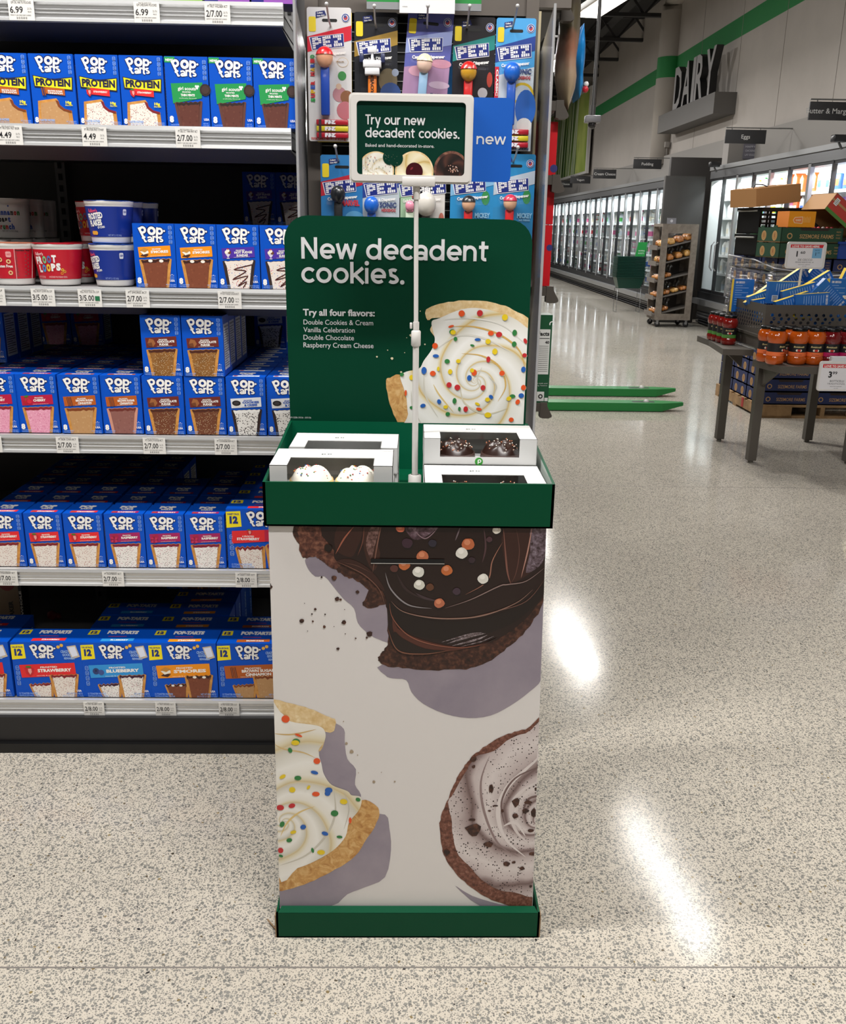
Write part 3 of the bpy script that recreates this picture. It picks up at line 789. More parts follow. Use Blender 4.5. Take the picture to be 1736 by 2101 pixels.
V8 = {
 'strawberry': dict(ban='#e0262b', l1='FROSTED', l2=['STRAWBERRY'], ic='straw', cr=CR_TAN, fr=F_WHITE, fill='#7d1824'),
 'raspberry': dict(ban='#a3195b', l1='FROSTED', l2=['RASPBERRY'], ic='rasp', cr=CR_TAN, fr=F_RASP, fill='#7d1432'),
 'cherry': dict(ban='#b8123f', l1='FROSTED', l2=['CHERRY'], ic='cherry', cr=CR_TAN, fr=F_PINK, fill='#8c1a2c'),
 'brown sugar cinnamon': dict(ban='#b5591a', l1='FROSTED', l2=['BROWN SUGAR', 'CINNAMON'], ic='cinn', cr=CR_TAN, fr=F_TAN, fill='#7b3a16'),
 'brown sugar cinnamon mauve': dict(ban='#b5591a', l1='FROSTED', l2=['BROWN SUGAR', 'CINNAMON'], ic='cinn', cr=CR_PINK, fr=F_MAUVE, fill='#6b2a22'),
 'chocolate fudge': dict(ban='#6a241c', l1='FROSTED', l2=['CHOCOLATE', 'FUDGE'], ic='fudge', cr=CR_TAN, fr=F_FUDGE, fill='#4b2012'),
 'chocolate fudge dark': dict(ban='#6a241c', l1='FROSTED', l2=['CHOCOLATE', 'FUDGE'], ic='fudge', cr=CR_TAN, fr=F_FUDGE2, fill='#4b2012'),
 'cookies and creme': dict(ban='#e4e6ea', l1='FROSTED', l2=['COOKIES', '& CREME'], ic='oreo', cr=CR_DK, fr=F_COOKIE, fill='#f0efec', tx='#1c56b8'),
 'smores': dict(ban='#f0930f', l1='FROSTED', l2=["S'MORES"], ic='smore', cr=CR_TAN, fr=F_CHOC, fill='#3b1710', marsh=1),
 'hot fudge sundae': dict(ban='#4b2ba0', l1='FROSTED', l2=['HOT FUDGE', 'SUNDAE'], ic='sundae', cr=CR_DK, fr=F_SUND, fill='#e9dcd2', zig=1),
 'blueberry': dict(ban='#2f93d8', l1='FROSTED', l2=['BLUEBERRY'], ic='blueb', cr=CR_TAN, fr=F_BLUEB, fill='#3a1030'),
}
def logo(mb, S, cx, cy, w, k=1, outline=True):
    """the two-line logo: big tilted bubble letters over small ones; w = width of the upper line"""
    u = w/3.0
    def place(ch, x, y, h, rot, t):
        g, a = glyph(ch, t/h*1.0 if False else t); c, q = math.cos(rot), math.sin(rot); out = []
        for st in g: out.append([(cx + (x + (px*c - py*q)*h)*u, cy + (y + (px*q + py*c)*h)*u) for px, py in st])
        return out, h
    items = [('p', -1.5, .42, .95, .42, .30), ('o', -.62, .38, 1.12, .0, .30), ('p', .5, .5, .92, -.10, .30),
             ('t', -1.12, -.66, .80, .42, .28), ('a', -.66, -.56, .76, .10, .26), ('r', -.0, -.46, .76, .0, .28), ('t', .36, -.56, .80, -.10, .28), ('s', .86, -.52, .78, .05, .25)]
    strokes = []
    for ch, x, y, h, r, t in items:
        st, hh = place(ch, x, y, h, r, t)
        if ch == 'p':                    # the long slanting stem of the first letter
            pass
        for s_ in st: strokes.append((s_, t*hh*u))
    if outline:
        for s_, lw in strokes: mb.ribbon(S, s_, lw*1.85, NAVY, k)
        mb.disc(S, cx+1.62*u, cy+.95*u, .22*u, NAVY, k)
    for s_, lw in strokes: mb.ribbon(S, s_, lw, WHT, k+1)
    mb.disc(S, cx+1.62*u, cy+.95*u, .13*u, WHT, k+1)
def icon(mb, S, kind, x, y, r, k=3):
    D = lambda dx, dy, rr, c, kk=0, ry=None, rot=0: mb.disc(S, x+dx*r, y+dy*r, rr*r, c, k+kk, (ry*r if ry else None), rot, 12)
    if kind == 'straw':
        mb.poly(S, [(x-.8*r, y+.6*r), (x+.1*r, y+.9*r), (x+.85*r, y+.5*r), (x+.7*r, y-.3*r), (x+.1*r, y-1.0*r), (x-.6*r, y-.4*r)], '#c4202a', k)
        mb.poly(S, [(x-.2*r, y+.5*r), (x+.35*r, y+.5*r), (x+.4*r, y-.1*r), (x+.1*r, y-.6*r), (x-.2*r, y)], '#e99a92', k+1); D(-.1, .85, .5, '#3d7a2a', 1, .18)
    elif kind == 'rasp':
        for i in range(7): D(.45*math.cos(i), .4+.45*math.sin(i), .3, '#a61b44', 0)
        for i in range(8): D(-.3+.55*math.cos(i*.8), -.35+.5*math.sin(i*.8), .3, '#c22a55' if i % 2 else '#8d1538', 1)
    elif kind == 'cherry':
        D(-.4, -.3, .5, '#b3142b'); D(.5, -.15, .5, '#cf2238', 1); mb.ribbon(S, [(x-.4*r, y), (x, y+1.0*r), (x+.5*r, y+.2*r)], .1*r, '#6d7a2a', k); D(-.1, 1.0, .5, '#3f7d2c', 1, .2, .3)
    elif kind == 'cinn':
        for dx in (-.3, .25): mb.poly(S, [(x+(dx-.3)*r, y+.9*r), (x+(dx+.1)*r, y+1.0*r), (x+(dx+.4)*r, y-.9*r), (x+(dx)*r, y-1.0*r)], '#6d2f18', k); mb.ribbon(S, [(x+(dx-.1)*r, y+.9*r), (x+(dx+.2)*r, y-.9*r)], .08*r, '#b56a40', k+1)
    elif kind == 'fudge':
        mb.poly(S, [(x-.8*r, y-.1*r), (x-.4*r, y+.9*r), (x+.5*r, y+.7*r), (x+.9*r, y-.1*r), (x+.3*r, y-.9*r), (x-.6*r, y-.6*r)], '#9a5f35', k)
        mb.poly(S, [(x-.8*r, y-.1*r), (x+.1*r, y+.1*r), (x+.3*r, y-.9*r), (x-.6*r, y-.6*r)], '#6f3c20', k+1)
    elif kind == 'oreo':
        D(0, -.15, .95, '#efece6', 0, .6); D(0, .1, .95, '#1d1a1b', 1, .6); D(0, .1, .6, '#3a3536', 2, .36)
    elif kind == 'smore':
        mb.poly(S, [(x-.9*r, y-.7*r), (x+.3*r, y-.9*r), (x+.9*r, y-.4*r), (x-.2*r, y-.2*r)], '#45211a', k)
        mb.poly(S, [(x-.9*r, y+.2*r), (x-.2*r, y-.45*r), (x+.9*r, y-.1*r), (x+.8*r, y+.4*r), (x, y+.3*r)], '#f1ead9', k+1)
        mb.poly(S, [(x-.9*r, y+.45*r), (x, y+.95*r), (x+.95*r, y+.6*r), (x+.1*r, y+.05*r)], '#c88a35', k+2)
    elif kind == 'sundae':
        mb.poly(S, [(x-.6*r, y+.1*r), (x+.6*r, y+.1*r), (x+.15*r, y-.6*r), (x-.15*r, y-.6*r)], '#d7d2e6', k); mb.rect(S, x-.3*r, y-1.0*r, x+.3*r, y-.85*r, '#d7d2e6', k); mb.rect(S, x-.05*r, y-.9*r, x+.05*r, y-.5*r, '#d7d2e6', k)
        D(-.3, .3, .35, '#f1ead9', 1); D(.3, .3, .35, '#6b3a22', 1); D(0, .6, .35, '#f1ead9', 1); D(0, .95, .15, '#c4202a', 2)
    elif kind == 'blueb':
        D(-.4, .1, .6, '#2c3d74'); D(.5, -.1, .5, '#3d528f', 1); D(-.4, .2, .2, '#1b2547', 1)
def pastry(mb, S, x0, x1, x2, x3, yt, v, k=2, y0=.0):
    """bitten pastry: top from x0..x1 at yt, bottom x2..x3 at y0"""
    w = x1-x0; rnd = random.Random(int(yt*100)+int(x0*50))
    n = 12; top = []
    for i in range(n+1): top.append((x0+w*i/n, yt + (.012 if i % 2 else -.008) + w*.05*(i/n) + rnd.uniform(-.008, .008)))
    mb.poly(S, [(x2, y0), (x3, y0)] + top[::-1], v['cr'], k)
    c = w*.10
    t2 = [(a + (c*.6 if i == 0 else -c*.6 if i == n else 0), b-w*.015) for i, (a, b) in enumerate(top)]
    mb.poly(S, [(x2+c*.8, yt-w*.16), (x3-c*.2, yt-w*.16)][0:0] + [(x0+c*1.2, yt-w*.15), (x1-c*1.2, yt-w*.13)] + t2[::-1], v['fill'], k+1)
    t3 = [(a*1.0, b-w*.10 + rnd.uniform(-.01, .01)) for a, b in top]
    t3 = [(min(max(a, x0+c*1.15), x1-c*1.15), b) for a, b in t3]
    mb.poly(S, [(x2+c*.9, y0), (x3-c*.9, y0)] + t3[::-1], v['fr'], k+2)
    if v.get('marsh'):
        for q in (.35, .68): mb.disc(S, x0+w*q, yt-w*.03, w*.07, '#f0e9de', k+3, w*.045, n=8)
    if v.get('zig'):
        mb.ribbon(S, smooth([(x0+w*.9, yt-w*.1), (x0+w*.35, yt-w*.25), (x0+w*.7, yt-w*.3), (x0+w*.3, yt-w*.55), (x0+w*.75, yt-w*.45), (x0+w*.45, yt-w*.75), (x0+w*.7, yt-w*.62), (x0+w*.6, y0+.02)], 5, closed=False), w*.035, '#4b1d1a', k+3)
def banner(mb, S, v, x0, y0, x1, y1, ix, k=2, tilt=.05, ir=None):
    h = y1-y0
    mb.poly(S, [(x0, y0), (x1, y0+tilt), (x1-.01, y1+tilt), (x0-.02, y1)], v['ban'], k)
    icon(mb, S, v['ic'], ix, (y0+y1)/2, ir or h*.48, k+1)
    tx = mat(v.get('tx', '#f4efe8'), .45); X = ix + (ir or h*.48)*1.15; W_ = x1-X-.03; n = len(v['l2'])
    mb.text(S, v['l1'], X+W_*.12, y1-h*.24, h*.13, tx, k+1, w=W_*.45, bold=.03, rot=tilt)
    for i, s_ in enumerate(v['l2']):
        hh = h*(.24 if n == 1 else .21); mb.text(S, s_, X+(W_*.04 if n == 1 or i == 0 else W_*.14), y1-h*(.56 if n == 1 else .49+i*.27), hh, tx, k+1, w=W_*(.9 if n == 1 or i == 0 else .7) if len(s_) > 6 else None, bold=.045, rot=tilt)
    mb.text(S, 'naturally & artificially flavored', X, y0+h*.13, h*.07, tx, k+1, w=W_*.8, rot=tilt)
def pills(mb, S, x, ys, w, h, k=1):
    for i, y in enumerate(ys):
        mb.rrect(S, x, y, x+w, y+h, w*.3, LBLUE, k, 3); mb.rrect(S, x+w*.12, y+h*.08, x+w*.88, y+h*.92, w*.22, BLUE, k+1, 3)
        mb.text(S, ('190', '3g', '170mg', '16g')[i % 4], x+w*.5, y+h*.5, h*.22, LBLUE, k+2, w=w*.6, align='C', bold=.02)
        mb.text(S, ('CAL', 'SAT', 'SOD', 'SUG')[i % 4], x+w*.5, y+h*.18, h*.18, LBLUE, k+2, w=w*.6, align='C', bold=.02)
def facts(mb, S, w, h):
    mb.rect(S, w*.12, h*.1, w*.88, h*.86, '#d9dbe2', 1)
    mb.text(S, 'Nutrition Facts', w*.16, h*.8, h*.035, '#1a1a1c', 2, w=w*.66, bold=.03)
    for i in range(16): mb.rect(S, w*.16, h*(.75-i*.04), w*(.8-.2*(i % 3 == 1)), h*(.757-i*.04)+.0008, '#35363c', 2)
B8 = (.1185, .178, .102)
def make_box8(v, kind='regular'):
    W_, H_, D_ = B8; mb = MB()
    mb.box((-W_/2, 0, 0), (W_/2, D_, H_), BLUE)
    S0 = front(-W_/2, 0, 0); S = lambda a, b, k=0: S0(a*W_, b*W_, k)
    pk = 0
    if kind == 'regular':
        logo(mb, S, .47, 1.16, .54)
        pills(mb, S, .86, [1.36, 1.25, 1.14, 1.03], .08, .09)
        banner(mb, S, v, .12, .70, .89, .945, .25)
        pastry(mb, S, .11, .90, .21, .80, .65, v)
        mb.text(S, '8', .04, .10, .13, WHT, 6, bold=.06)
        mb.text(S, 'USA', .83, .14, .05, WHT, 6, w=.12, bold=.03)
        for i, s_ in enumerate(('PROUDLY', 'BAKED', 'IN THE')): mb.text(S, s_, .89, .25-i*.033, .022, LBLUE, 6, w=.10, align='C')
        for dx in (-.035, 0, .035): mb.disc(S, .89+dx, .295+(.012 if dx == 0 else 0), .008 if dx else .012, WHT, 6, n=6)
        mb.text(S, 'TOASTER PASTRIES', .05, .055, .03, LBLUE, 6, w=.24, bold=.01); mb.text(S, 'PASTELILLOS', .05, .015, .03, LBLUE, 6, w=.22, bold=.01)
        mb.text(S, 'NET WT PESO NETO', .73, .055, .03, LBLUE, 6, w=.24, bold=.01); mb.text(S, '13.5 OZ (384g)', .77, .015, .03, LBLUE, 6, w=.2, bold=.01)
    elif kind == 'protein':
        logo(mb, S, .46, 1.20, .50)
        pills(mb, S, .88, [1.38, 1.28, 1.18, 1.08], .07, .085)
        mb.poly(S, [(.08, .79), (.94, .72), (.96, 1.02), (.5, .97), (.06, 1.05)], '#1b1d33', 2)
        mb.poly(S, [(.1, .82), (.92, .75), (.94, 1.0), (.5, .95), (.08, 1.03)], '#f2e21b', 3)
        mb.text(S, 'PROTEIN', .12, .84, .15, '#17193a', 4, w=.78, bold=.05, rot=-.03)
        mb.poly(S, [(.3, .66), (.76, .62), (.76, .76), (.28, .8)], v['ban'], 5); icon(mb, S, v['ic'], .28, .7, .09, 6)
        for i, s_ in enumerate(v['l2']): mb.text(S, s_, .38, .70-i*.045, .038, WHT, 6, w=.33, bold=.03, rot=-.03)
        p = [(.1, 0), (.13, .5), (.55, .56), (.6, .5), (.62, .42), (.72, .34), (.88, .30), (.9, 0)]
        mb.poly(S, p, v['cr'], 2); q = [(.17, 0), (.19, .45), (.53, .5), (.57, .42), (.62, .34), (.7, .29), (.8, .26), (.82, 0)]
        mb.poly(S, q, v['fr'], 4); mb.poly(S, [(.53, .52), (.6, .5), (.62, .42), (.72, .34), (.88, .30), (.87, .26), (.7, .29), (.58, .38)], v['fill'], 5)
        mb.text(S, '10g', .76, .45, .055, '#f2e21b', 6, w=.13, bold=.05); mb.text(S, 'PROTEIN', .75, .40, .03, '#f2e21b', 6, w=.16, bold=.02)
        mb.text(S, '8', .03, .04, .11, WHT, 6, bold=.05); mb.text(S, 'TOASTER PASTRIES', .12, .06, .05, LBLUE, 6, w=.36, bold=.03)
        mb.text(S, 'PASTELILLOS PARA TOSTAR', .12, .015, .03, LBLUE, 6, w=.36); mb.text(S, 'NET WT PESO NETO', .74, .05, .03, LBLUE, 6, w=.23); mb.text(S, '14.2 OZ (405g)', .78, .015, .03, LBLUE, 6, w=.19)
    elif kind == 'mint':
        logo(mb, S, .48, 1.17, .53)
        pills(mb, S, .88, [1.34, 1.23, 1.12, 1.01], .08, .09)
        mb.poly(S, [(0, 1.37), (.24, 1.37), (.24, 1.49), (0, 1.49)], '#1f9a4c', 1); mb.text(S, 'NEW!', .03, 1.4, .05, WHT, 2, w=.17, bold=.04)
        mb.poly(S, [(.15, .5), (.83, .62), (.86, .96), (.12, .93)], '#189048', 2)
        mb.text(S, 'girl scouts', .28, .79, .075, WHT, 3, w=.42, bold=.02)
        for a in range(3): mb.disc(S, .73+.028*math.cos(a*2.1+.5), .86+.028*math.sin(a*2.1+.5), .026, WHT, 3, n=8)
        mb.text(S, 'FROSTED', .38, .735, .028, WHT, 3, w=.2, bold=.03); mb.text(S, 'THIN MINTS', .34, .66, .05, WHT, 3, w=.33, bold=.04); mb.text(S, 'artificially flavored', .3, .61, .02, WHT, 3, w=.4)
        mb.disc(S, .92, .80, .13, '#2b1d1b', 4); mb.disc(S, .92, .80, .09, '#3d2a27', 5)
        pastry(mb, S, .18, .84, .27, .78, .52, dict(cr=mat('#5a3128', .6), fill='#2b1714', fr=F_DARK))
        mb.text(S, '8', .05, .10, .13, WHT, 6, bold=.06); mb.text(S, 'USA', .86, .14, .05, WHT, 6, w=.12, bold=.03)
        mb.text(S, 'TOASTER PASTRIES', .07, .03, .03, LBLUE, 6, w=.2); mb.text(S, 'NET WT', .84, .06, .03, LBLUE, 6, w=.12); mb.text(S, '13.5 OZ', .84, .02, .03, LBLUE, 6, w=.13)
    # top: small logo and banner strip
    T0 = flat((-W_/2, 0, H_), (1, 0, 0), (0, 1, 0)); T = lambda a, b, k=0: T0(a*W_, b*W_, k)
    if kind == 'regular':
        mb.text(T, 'POP', .26, .52, .2, WHT, 1, w=.42, bold=.08); mb.text(T, 'TARTS', .32, .37, .11, WHT, 1, w=.32, bold=.08)
        mb.poly(T, [(.16, .08), (.84, .10), (.84, .26), (.16, .24)], v['ban'], 1); mb.text(T, v['l2'][0], .32, .12, .08, WHT, 2, w=.46, bold=.04)
        mb.disc(T, .23, .17, .06, '#b04030', 2)
    for sx in (1, -1):
        Fs = flat((sx*W_/2, 0 if sx > 0 else D_, 0), (0, sx, 0), (0, 0, 1)); facts(mb, Fs, D_, H_)
    return mb.build('toaster_pastry_box')
B12 = (.232, .198, .106)
def make_box12(v, v2=None):
    W_, H_, D_ = B12; mb = MB(); hh = H_/W_
    mb.box((-W_/2, 0, 0), (W_/2, D_, H_), BLUE)
    S0 = front(-W_/2, 0, 0); S = lambda a, b, k=0: S0(a*W_, b*W_, k)
    mb.poly(S, [(0, hh-.04-.23), (.2, hh-.05-.2), (.19, hh-.03), (0, hh-.04)], '#f2de17', 1)
    mb.text(S, 'VARIETY PACK' if v2 else 'VALUE PACK', .015, hh-.085, .025, '#14307a', 2, w=.16, bold=.03)
    mb.text(S, '12', .045, hh-.2, .095, '#14307a', 2, w=.11, bold=.07)
    logo(mb, S, .46, hh-.19, .31)
    if v2:
        mb.poly(S, [(.06, .36), (.5, .39), (.5, .56), (.07, .54)], v['ban'], 2); mb.poly(S, [(.5, .39), (.94, .41), (.94, .58), (.5, .56)], v2['ban'], 2)
        icon(mb, S, v['ic'], .3, .52, .05); icon(mb, S, v2['ic'], .72, .54, .05)
        mb.text(S, '4 FROSTED', .2, .455, .02, WHT, 3, w=.16, bold=.03); mb.text(S, v['l2'][0], .13, .41, .035, WHT, 3, w=.3, bold=.04)
        mb.text(S, '4 FROSTED', .62, .47, .02, WHT, 3, w=.16, bold=.03); mb.text(S, v2['l2'][0], .6, .425, .035, WHT, 3, w=.2, bold=.04)
        pastry(mb, S, .1, .5, .16, .5, .3, v); pastry(mb, S, .5, .95, .54, .9, .34, v2, 5)
    else:
        for dx in (.0, .05): mb.disc(S, .68+dx, hh-.07+dx*.5, .026, '#e9b545', 1, n=8)
        mb.poly(S, [(.8, hh-.06), (.93, hh-.04), (.98, hh-.22), (.86, hh-.26)], '#c9b9a0', 2); mb.poly(S, [(.82, hh-.075), (.92, hh-.06), (.955, hh-.2), (.87, hh-.225)], '#dfe3f3', 3)
        for i, s_ in enumerate(('CRAZY', 'GOOD', 'REWARDS')): mb.text(S, s_, .71+.02*i, hh-.16-i*.05, .04-.008*(i == 2), LBLUE, 3, w=.12+.03*(i == 2), bold=.05)
        banner(mb, S, v, .11, .30, .9, .50, .23, 2, .04, .085)
        pastry(mb, S, .2, .56, .26, .54, .2, v); pastry(mb, S, .51, .94, .56, .88, .34, v, 6)
    pills(mb, S, .035, [.42, .34, .26, .18], .05, .068)
    mb.text(S, '12 TOASTER PASTRIES', .05, .045, .03, LBLUE, 12, w=.27, bold=.02); mb.text(S, 'PASTELILLOS PARA TOSTAR', .05, .01, .025, LBLUE, 12, w=.3, bold=.01)
    mb.text(S, 'NET WT PESO NETO', .74, .045, .03, LBLUE, 12, w=.23, bold=.01); mb.text(S, '20.3 OZ (1 LB 4.3 OZ)', .68, .01, .025, LBLUE, 12, w=.3)
    mb.text(S, 'USA', .89, .09, .032, WHT, 12, w=.07, bold=.03)
    T0 = flat((-W_/2, 0, H_), (1, 0, 0), (0, 1, 0)); T = lambda a, b, k=0: T0(a*W_, b*W_, k)
    mb.poly(T, [(.02, .26), (.18, .27), (.17, .42), (.02, .41)], '#f2de17', 1); mb.text(T, '12', .05, .30, .08, '#14307a', 2, w=.1, bold=.07)
    mb.text(T, 'POP-TARTS', .3, .3, .1, WHT, 1, w=.46, bold=.08)
    mb.rect(T, .35, .2, .62, .22, '#c03a70', 1); mb.poly(T, [(.28, .04), (.76, .06), (.76, .15), (.28, .13)], v['ban'], 1); mb.text(T, v['l2'][0], .42, .07, .04, WHT, 2, w=.26, bold=.04)
    for sx in (1, -1):
        Fs = flat((sx*W_/2, 0 if sx > 0 else D_, 0), (0, sx, 0), (0, 0, 1))
        mb.text(Fs, 'CRAZY GOOD', D_*.85, H_*.12, .02, LBLUE, 1, w=H_*.7, bold=.05, rot=math.pi/2)
    return mb.build('toaster_pastry_carton')
_pb = {}
def pbox(var, kind, xl, xr, ypx, z, label, Y=None, group=None, rz=0.0, dz=0):
    """xl, xr: where the front face begins and ends along the shelf at height ypx in the photo"""
    Y = Y or GY+.02
    a, b = onY(xl, ypx, Y)[0], onY(xr, ypx, Y)[0]
    return pbox_w(var, kind, (a+b)/2, b-a, Y, z, label, group, rz)
def pbox_w(var, kind, cx, w, Y, z, label, group=None, rz=0.0, dull=False):
    key = (var, kind)
    if key not in _pb:
        _pb[key] = make_box12(V8[var.split('+')[0]], V8[var.split('+')[1]] if '+' in var else None) if kind == 12 else make_box8(V8[var], kind)
        o = _pb[key]
    else:
        o = _pb[key].copy(); COL.objects.link(o)
    bw = B12[0] if kind == 12 else B8[0]
    s = min(1.04, max(.93, w*.985/bw)) if w else 1.0
    o.location = (cx, Y, z); o.scale = (s, 1, 1.0); o.rotation_euler = (0, 0, rz)
    for kk in ('label', 'category', 'group'):
        if kk in o: del o[kk]
    tag(o, label, 'box', group)
    return o
R = 'regular'
def queue(var, kind, cx, z, rows, what, pitch=.108, shift=0.0, z2=0, start=1, w=None):
    for r in range(start, rows+1):
        ordn = ['', 'second', 'third', 'fourth', 'fifth', 'sixth', 'seventh', 'eighth'][r]
        pbox_w(var, kind, cx + shift*r, w or (.232 if kind == 12 else .1185), GY+.02+r*pitch, z, f'pastry {"carton" if kind == 12 else "box"} {ordn} in line behind the {what}', rz=random.uniform(-.015, .015))
# second shelf: protein and mint boxes
z = SHELF_Z[1]+.003
pbox('brown sugar cinnamon', 'protein', -32, 61, 180, z, 'brown sugar protein pastry box cut off by the left edge, second shelf')
pbox('brown sugar cinnamon', 'protein', 63, 155, 180, z, 'full protein brown sugar cinnamon pastry box beside the strawberry protein boxes')
pbox('strawberry', 'protein', 158, 246, 180, z, 'left one of two protein strawberry pastry boxes on the second shelf')
pbox('strawberry', 'protein', 247, 337, 180, z, 'right one of two protein strawberry pastry boxes, touching the mint boxes')
for i, (a, b, s_) in enumerate(((340, 429, 'leftmost'), (430, 519, 'middle'), (520, 607, 'rightmost'))):
    pbox('chocolate fudge', 'mint', a, b, 185, z-.001, f'{s_} of three green bannered mint toaster pastry boxes', Y=GY+.016)
# third shelf: s'mores and sundae
z = SHELF_Z[2]+.003
pbox('smores', R, 275, 361, 525, z, 'orange bannered smores pastry box beside the blue cereal cups')
pbox('smores', R, 361, 446, 525, z, 'orange bannered smores pastry box touching the sundae boxes')
pbox('hot fudge sundae', R, 446, 533, 525, z, 'purple bannered sundae pastry box, fully visible at the front of third shelf')
pbox('hot fudge sundae', R, 534, 620, 525, z, 'purple bannered sundae pastry box at the front, half hidden by the green sign')
for i, x in enumerate((-.735, -.61)):
    queue('smores', R, x+0.005, z, 2, f'{"left" if i == 0 else "right"} smores box')
for i, (a, b) in enumerate(((498, 566), (567, 633))):
    Y = 3.5; c = (onY(a, 400, Y)[0]+onY(b, 400, Y)[0])/2
    pbox_w('hot fudge sundae', R, c, .1185, Y, z, f'dark sundae pastry box at the back, lower of its stack, {"left" if i == 0 else "right"} stack')
    pbox_w('hot fudge sundae', R, c, .1185, Y, z+.1785, f'dim purple bannered sundae box high at the shelf back, {"left" if i == 0 else "right"} of two')
# fourth shelf
z = SHELF_Z[3]+.003
row4 = [('cherry', -45, 36, 'cherry pastry box cut off by the left edge, fourth shelf'), ('cherry', 36, 120, 'fully visible pink cherry pastry box at the front'),
        ('brown sugar cinnamon', 122, 208, 'brown sugar box with tan pastry, taller topped, beside the cherry box'), ('brown sugar cinnamon mauve', 209, 292, 'brown sugar box with mauve pastry, beside the fudge boxes'),
        ('chocolate fudge dark', 294, 378, 'lower left chocolate fudge box carrying another fudge box'), ('chocolate fudge dark', 380, 463, 'lower right chocolate fudge box carrying another fudge box'),
        ('cookies and creme', 465, 546, 'white bannered cookies and creme box, fully visible'), ('cookies and creme', 548, 630, 'white bannered cookies and creme box half hidden by the green sign')]
for j_, (v, a, b, lb) in enumerate(row4):
    o = pbox(v, R, a, b, 835, z+(.0), 'blue toaster pastry box: '+lb, Y=GY+.02+(.004 if j_ % 2 else 0))
    queue(v, R, o.location.x, z, 6, {0: 'edge-cut cherry box', 1: 'full cherry box', 2: 'tan brown sugar box', 3: 'mauve brown sugar box', 4: 'lower left fudge box', 5: 'lower right fudge box', 6: 'full cookies and creme box', 7: 'half hidden cookies and creme box'}[j_])
for a, b, s_ in ((290, 373, 'left'), (374, 459, 'right')):
    o = pbox('chocolate fudge', R, a, b, 710, z+.179, f'upper {s_} chocolate fudge pastry box stacked on another fudge box', Y=GY+.022)
    queue('chocolate fudge', R, o.location.x, z+.179, 3, f'upper {s_} fudge box')
for i, (a, b, v) in enumerate(((82, 147, 'cherry'), (148, 214, 'cherry'), (522, 588, 'cookies and creme'))):
    Y = 3.5; c = (onY(a, 690, Y)[0]+onY(b, 690, Y)[0])/2
    pbox_w(v, R, c, .1185, Y, z+.179, ('dim cherry pastry box high at the back, left of two', 'dim cherry pastry box high at the back, right of two', 'dim cookies and creme box high at the back of the fourth shelf')[i])
for i in range(3):
    o = pbox_w('cherry', R, onY(6-i*3, 690, 3.1)[0]-.02, .1185, 3.02+i*.12, z+.179, f'pastry box showing its nutrition side, left edge upper tier, {("nearest", "middle", "farthest")[i]}')
# fifth shelf
z = SHELF_Z[4]+.003
row5 = [('strawberry', -32, 52, 'strawberry box cut off by the left edge', 7), ('strawberry', 53, 131, 'middle strawberry box of the fifth shelf', 7), ('strawberry', 133, 214, 'strawberry box touching the raspberry boxes', 7),
        ('raspberry', 217, 298, 'leftmost raspberry box', 7), ('raspberry', 299, 380, 'middle raspberry box', 3), ('raspberry', 381, 463, 'rightmost raspberry box', 4)]
for v, a, b, lb, n in row5:
    o = pbox(v, R, a, b, 1110, z, 'blue toaster pastry box: '+lb)
    queue(v, R, o.location.x, z, min(n, 6), lb, pitch=.111)
o = pbox('strawberry+cherry', 12, 465, 622, 1110, z, 'blue twelve piece variety pack carton partly behind the green tray')
queue('strawberry+cherry', 12, o.location.x, z, 4, 'variety pack carton', pitch=.115)
# bottom shelf
z = SHELF_Z[5]+.003
row6 = [('strawberry', -120, 25, 'strawberry value pack carton at the left photo edge', 1), ('strawberry', 28, 172, 'full strawberry value pack carton on the bottom shelf', 0),
        ('blueberry', 170, 310, 'light blue bannered blueberry value pack carton', 2), ('smores', 308, 447, 'orange bannered smores value pack carton', 5), ('brown sugar cinnamon', 447, 588, 'brown sugar value pack carton partly behind the display', 1)]
for v, a, b, lb, n in row6:
    o = pbox(v, 12, a, b, 1385, z-(.0), lb)
    queue(v, 12, o.location.x, z, n, lb, pitch=.115)
for i in range(3):
    pbox_w('smores', 12, onY(375, 1300, 3.2)[0]+.05, .232, 3.26+i*.0+.001*i, z+.2*(i+1), f'smores carton stacked at the bottom shelf back, {("lowest", "middle", "topmost")[i]} of the pile') if i < 1 else None
# oat carton at the lower left and a piece of red wrapper
a = onY(8, 1300, 3.2)
mb = MB().box((-.09, 0, 0), (.05, .06, .26), '#8c7358').box((.05, 0, 0), (.062, .06, .26), '#1b1715')
mb.text(front(-.02, -.001, 0), 'QUAKER', .045, .05, .016, '#2a2320', 1, w=.1, bold=.04, rot=math.pi/2).text(front(.0, -.0, 0), '100% WHOLE', .06, .03, .008, '#d8d2c8', 1, w=.16, bold=.04, rot=math.pi/2).disc(front(0, 0, 0), .01, .22, .03, '#8d1a1c', 1)
tag(mb.build('oat_carton', loc=(a[0], 3.25, SHELF_Z[5]+.003)), 'tan oat carton standing at the left end of the bottom shelf', 'box')
a = onY(113, 1258, 3.45)
mb = MB(); mb.ball((0, 0, .02), .022, mat('#a3182c', .4), 7, (1, .6, 1)).ball((.018, .01, .012), .014, mat('#b52238', .4), 6)
tag(mb.build('crumpled_wrapper', loc=(a[0], 3.42, SHELF_Z[5]+.001)), 'small crumpled red wrapper at the back of the bottom shelf', 'wrapper')
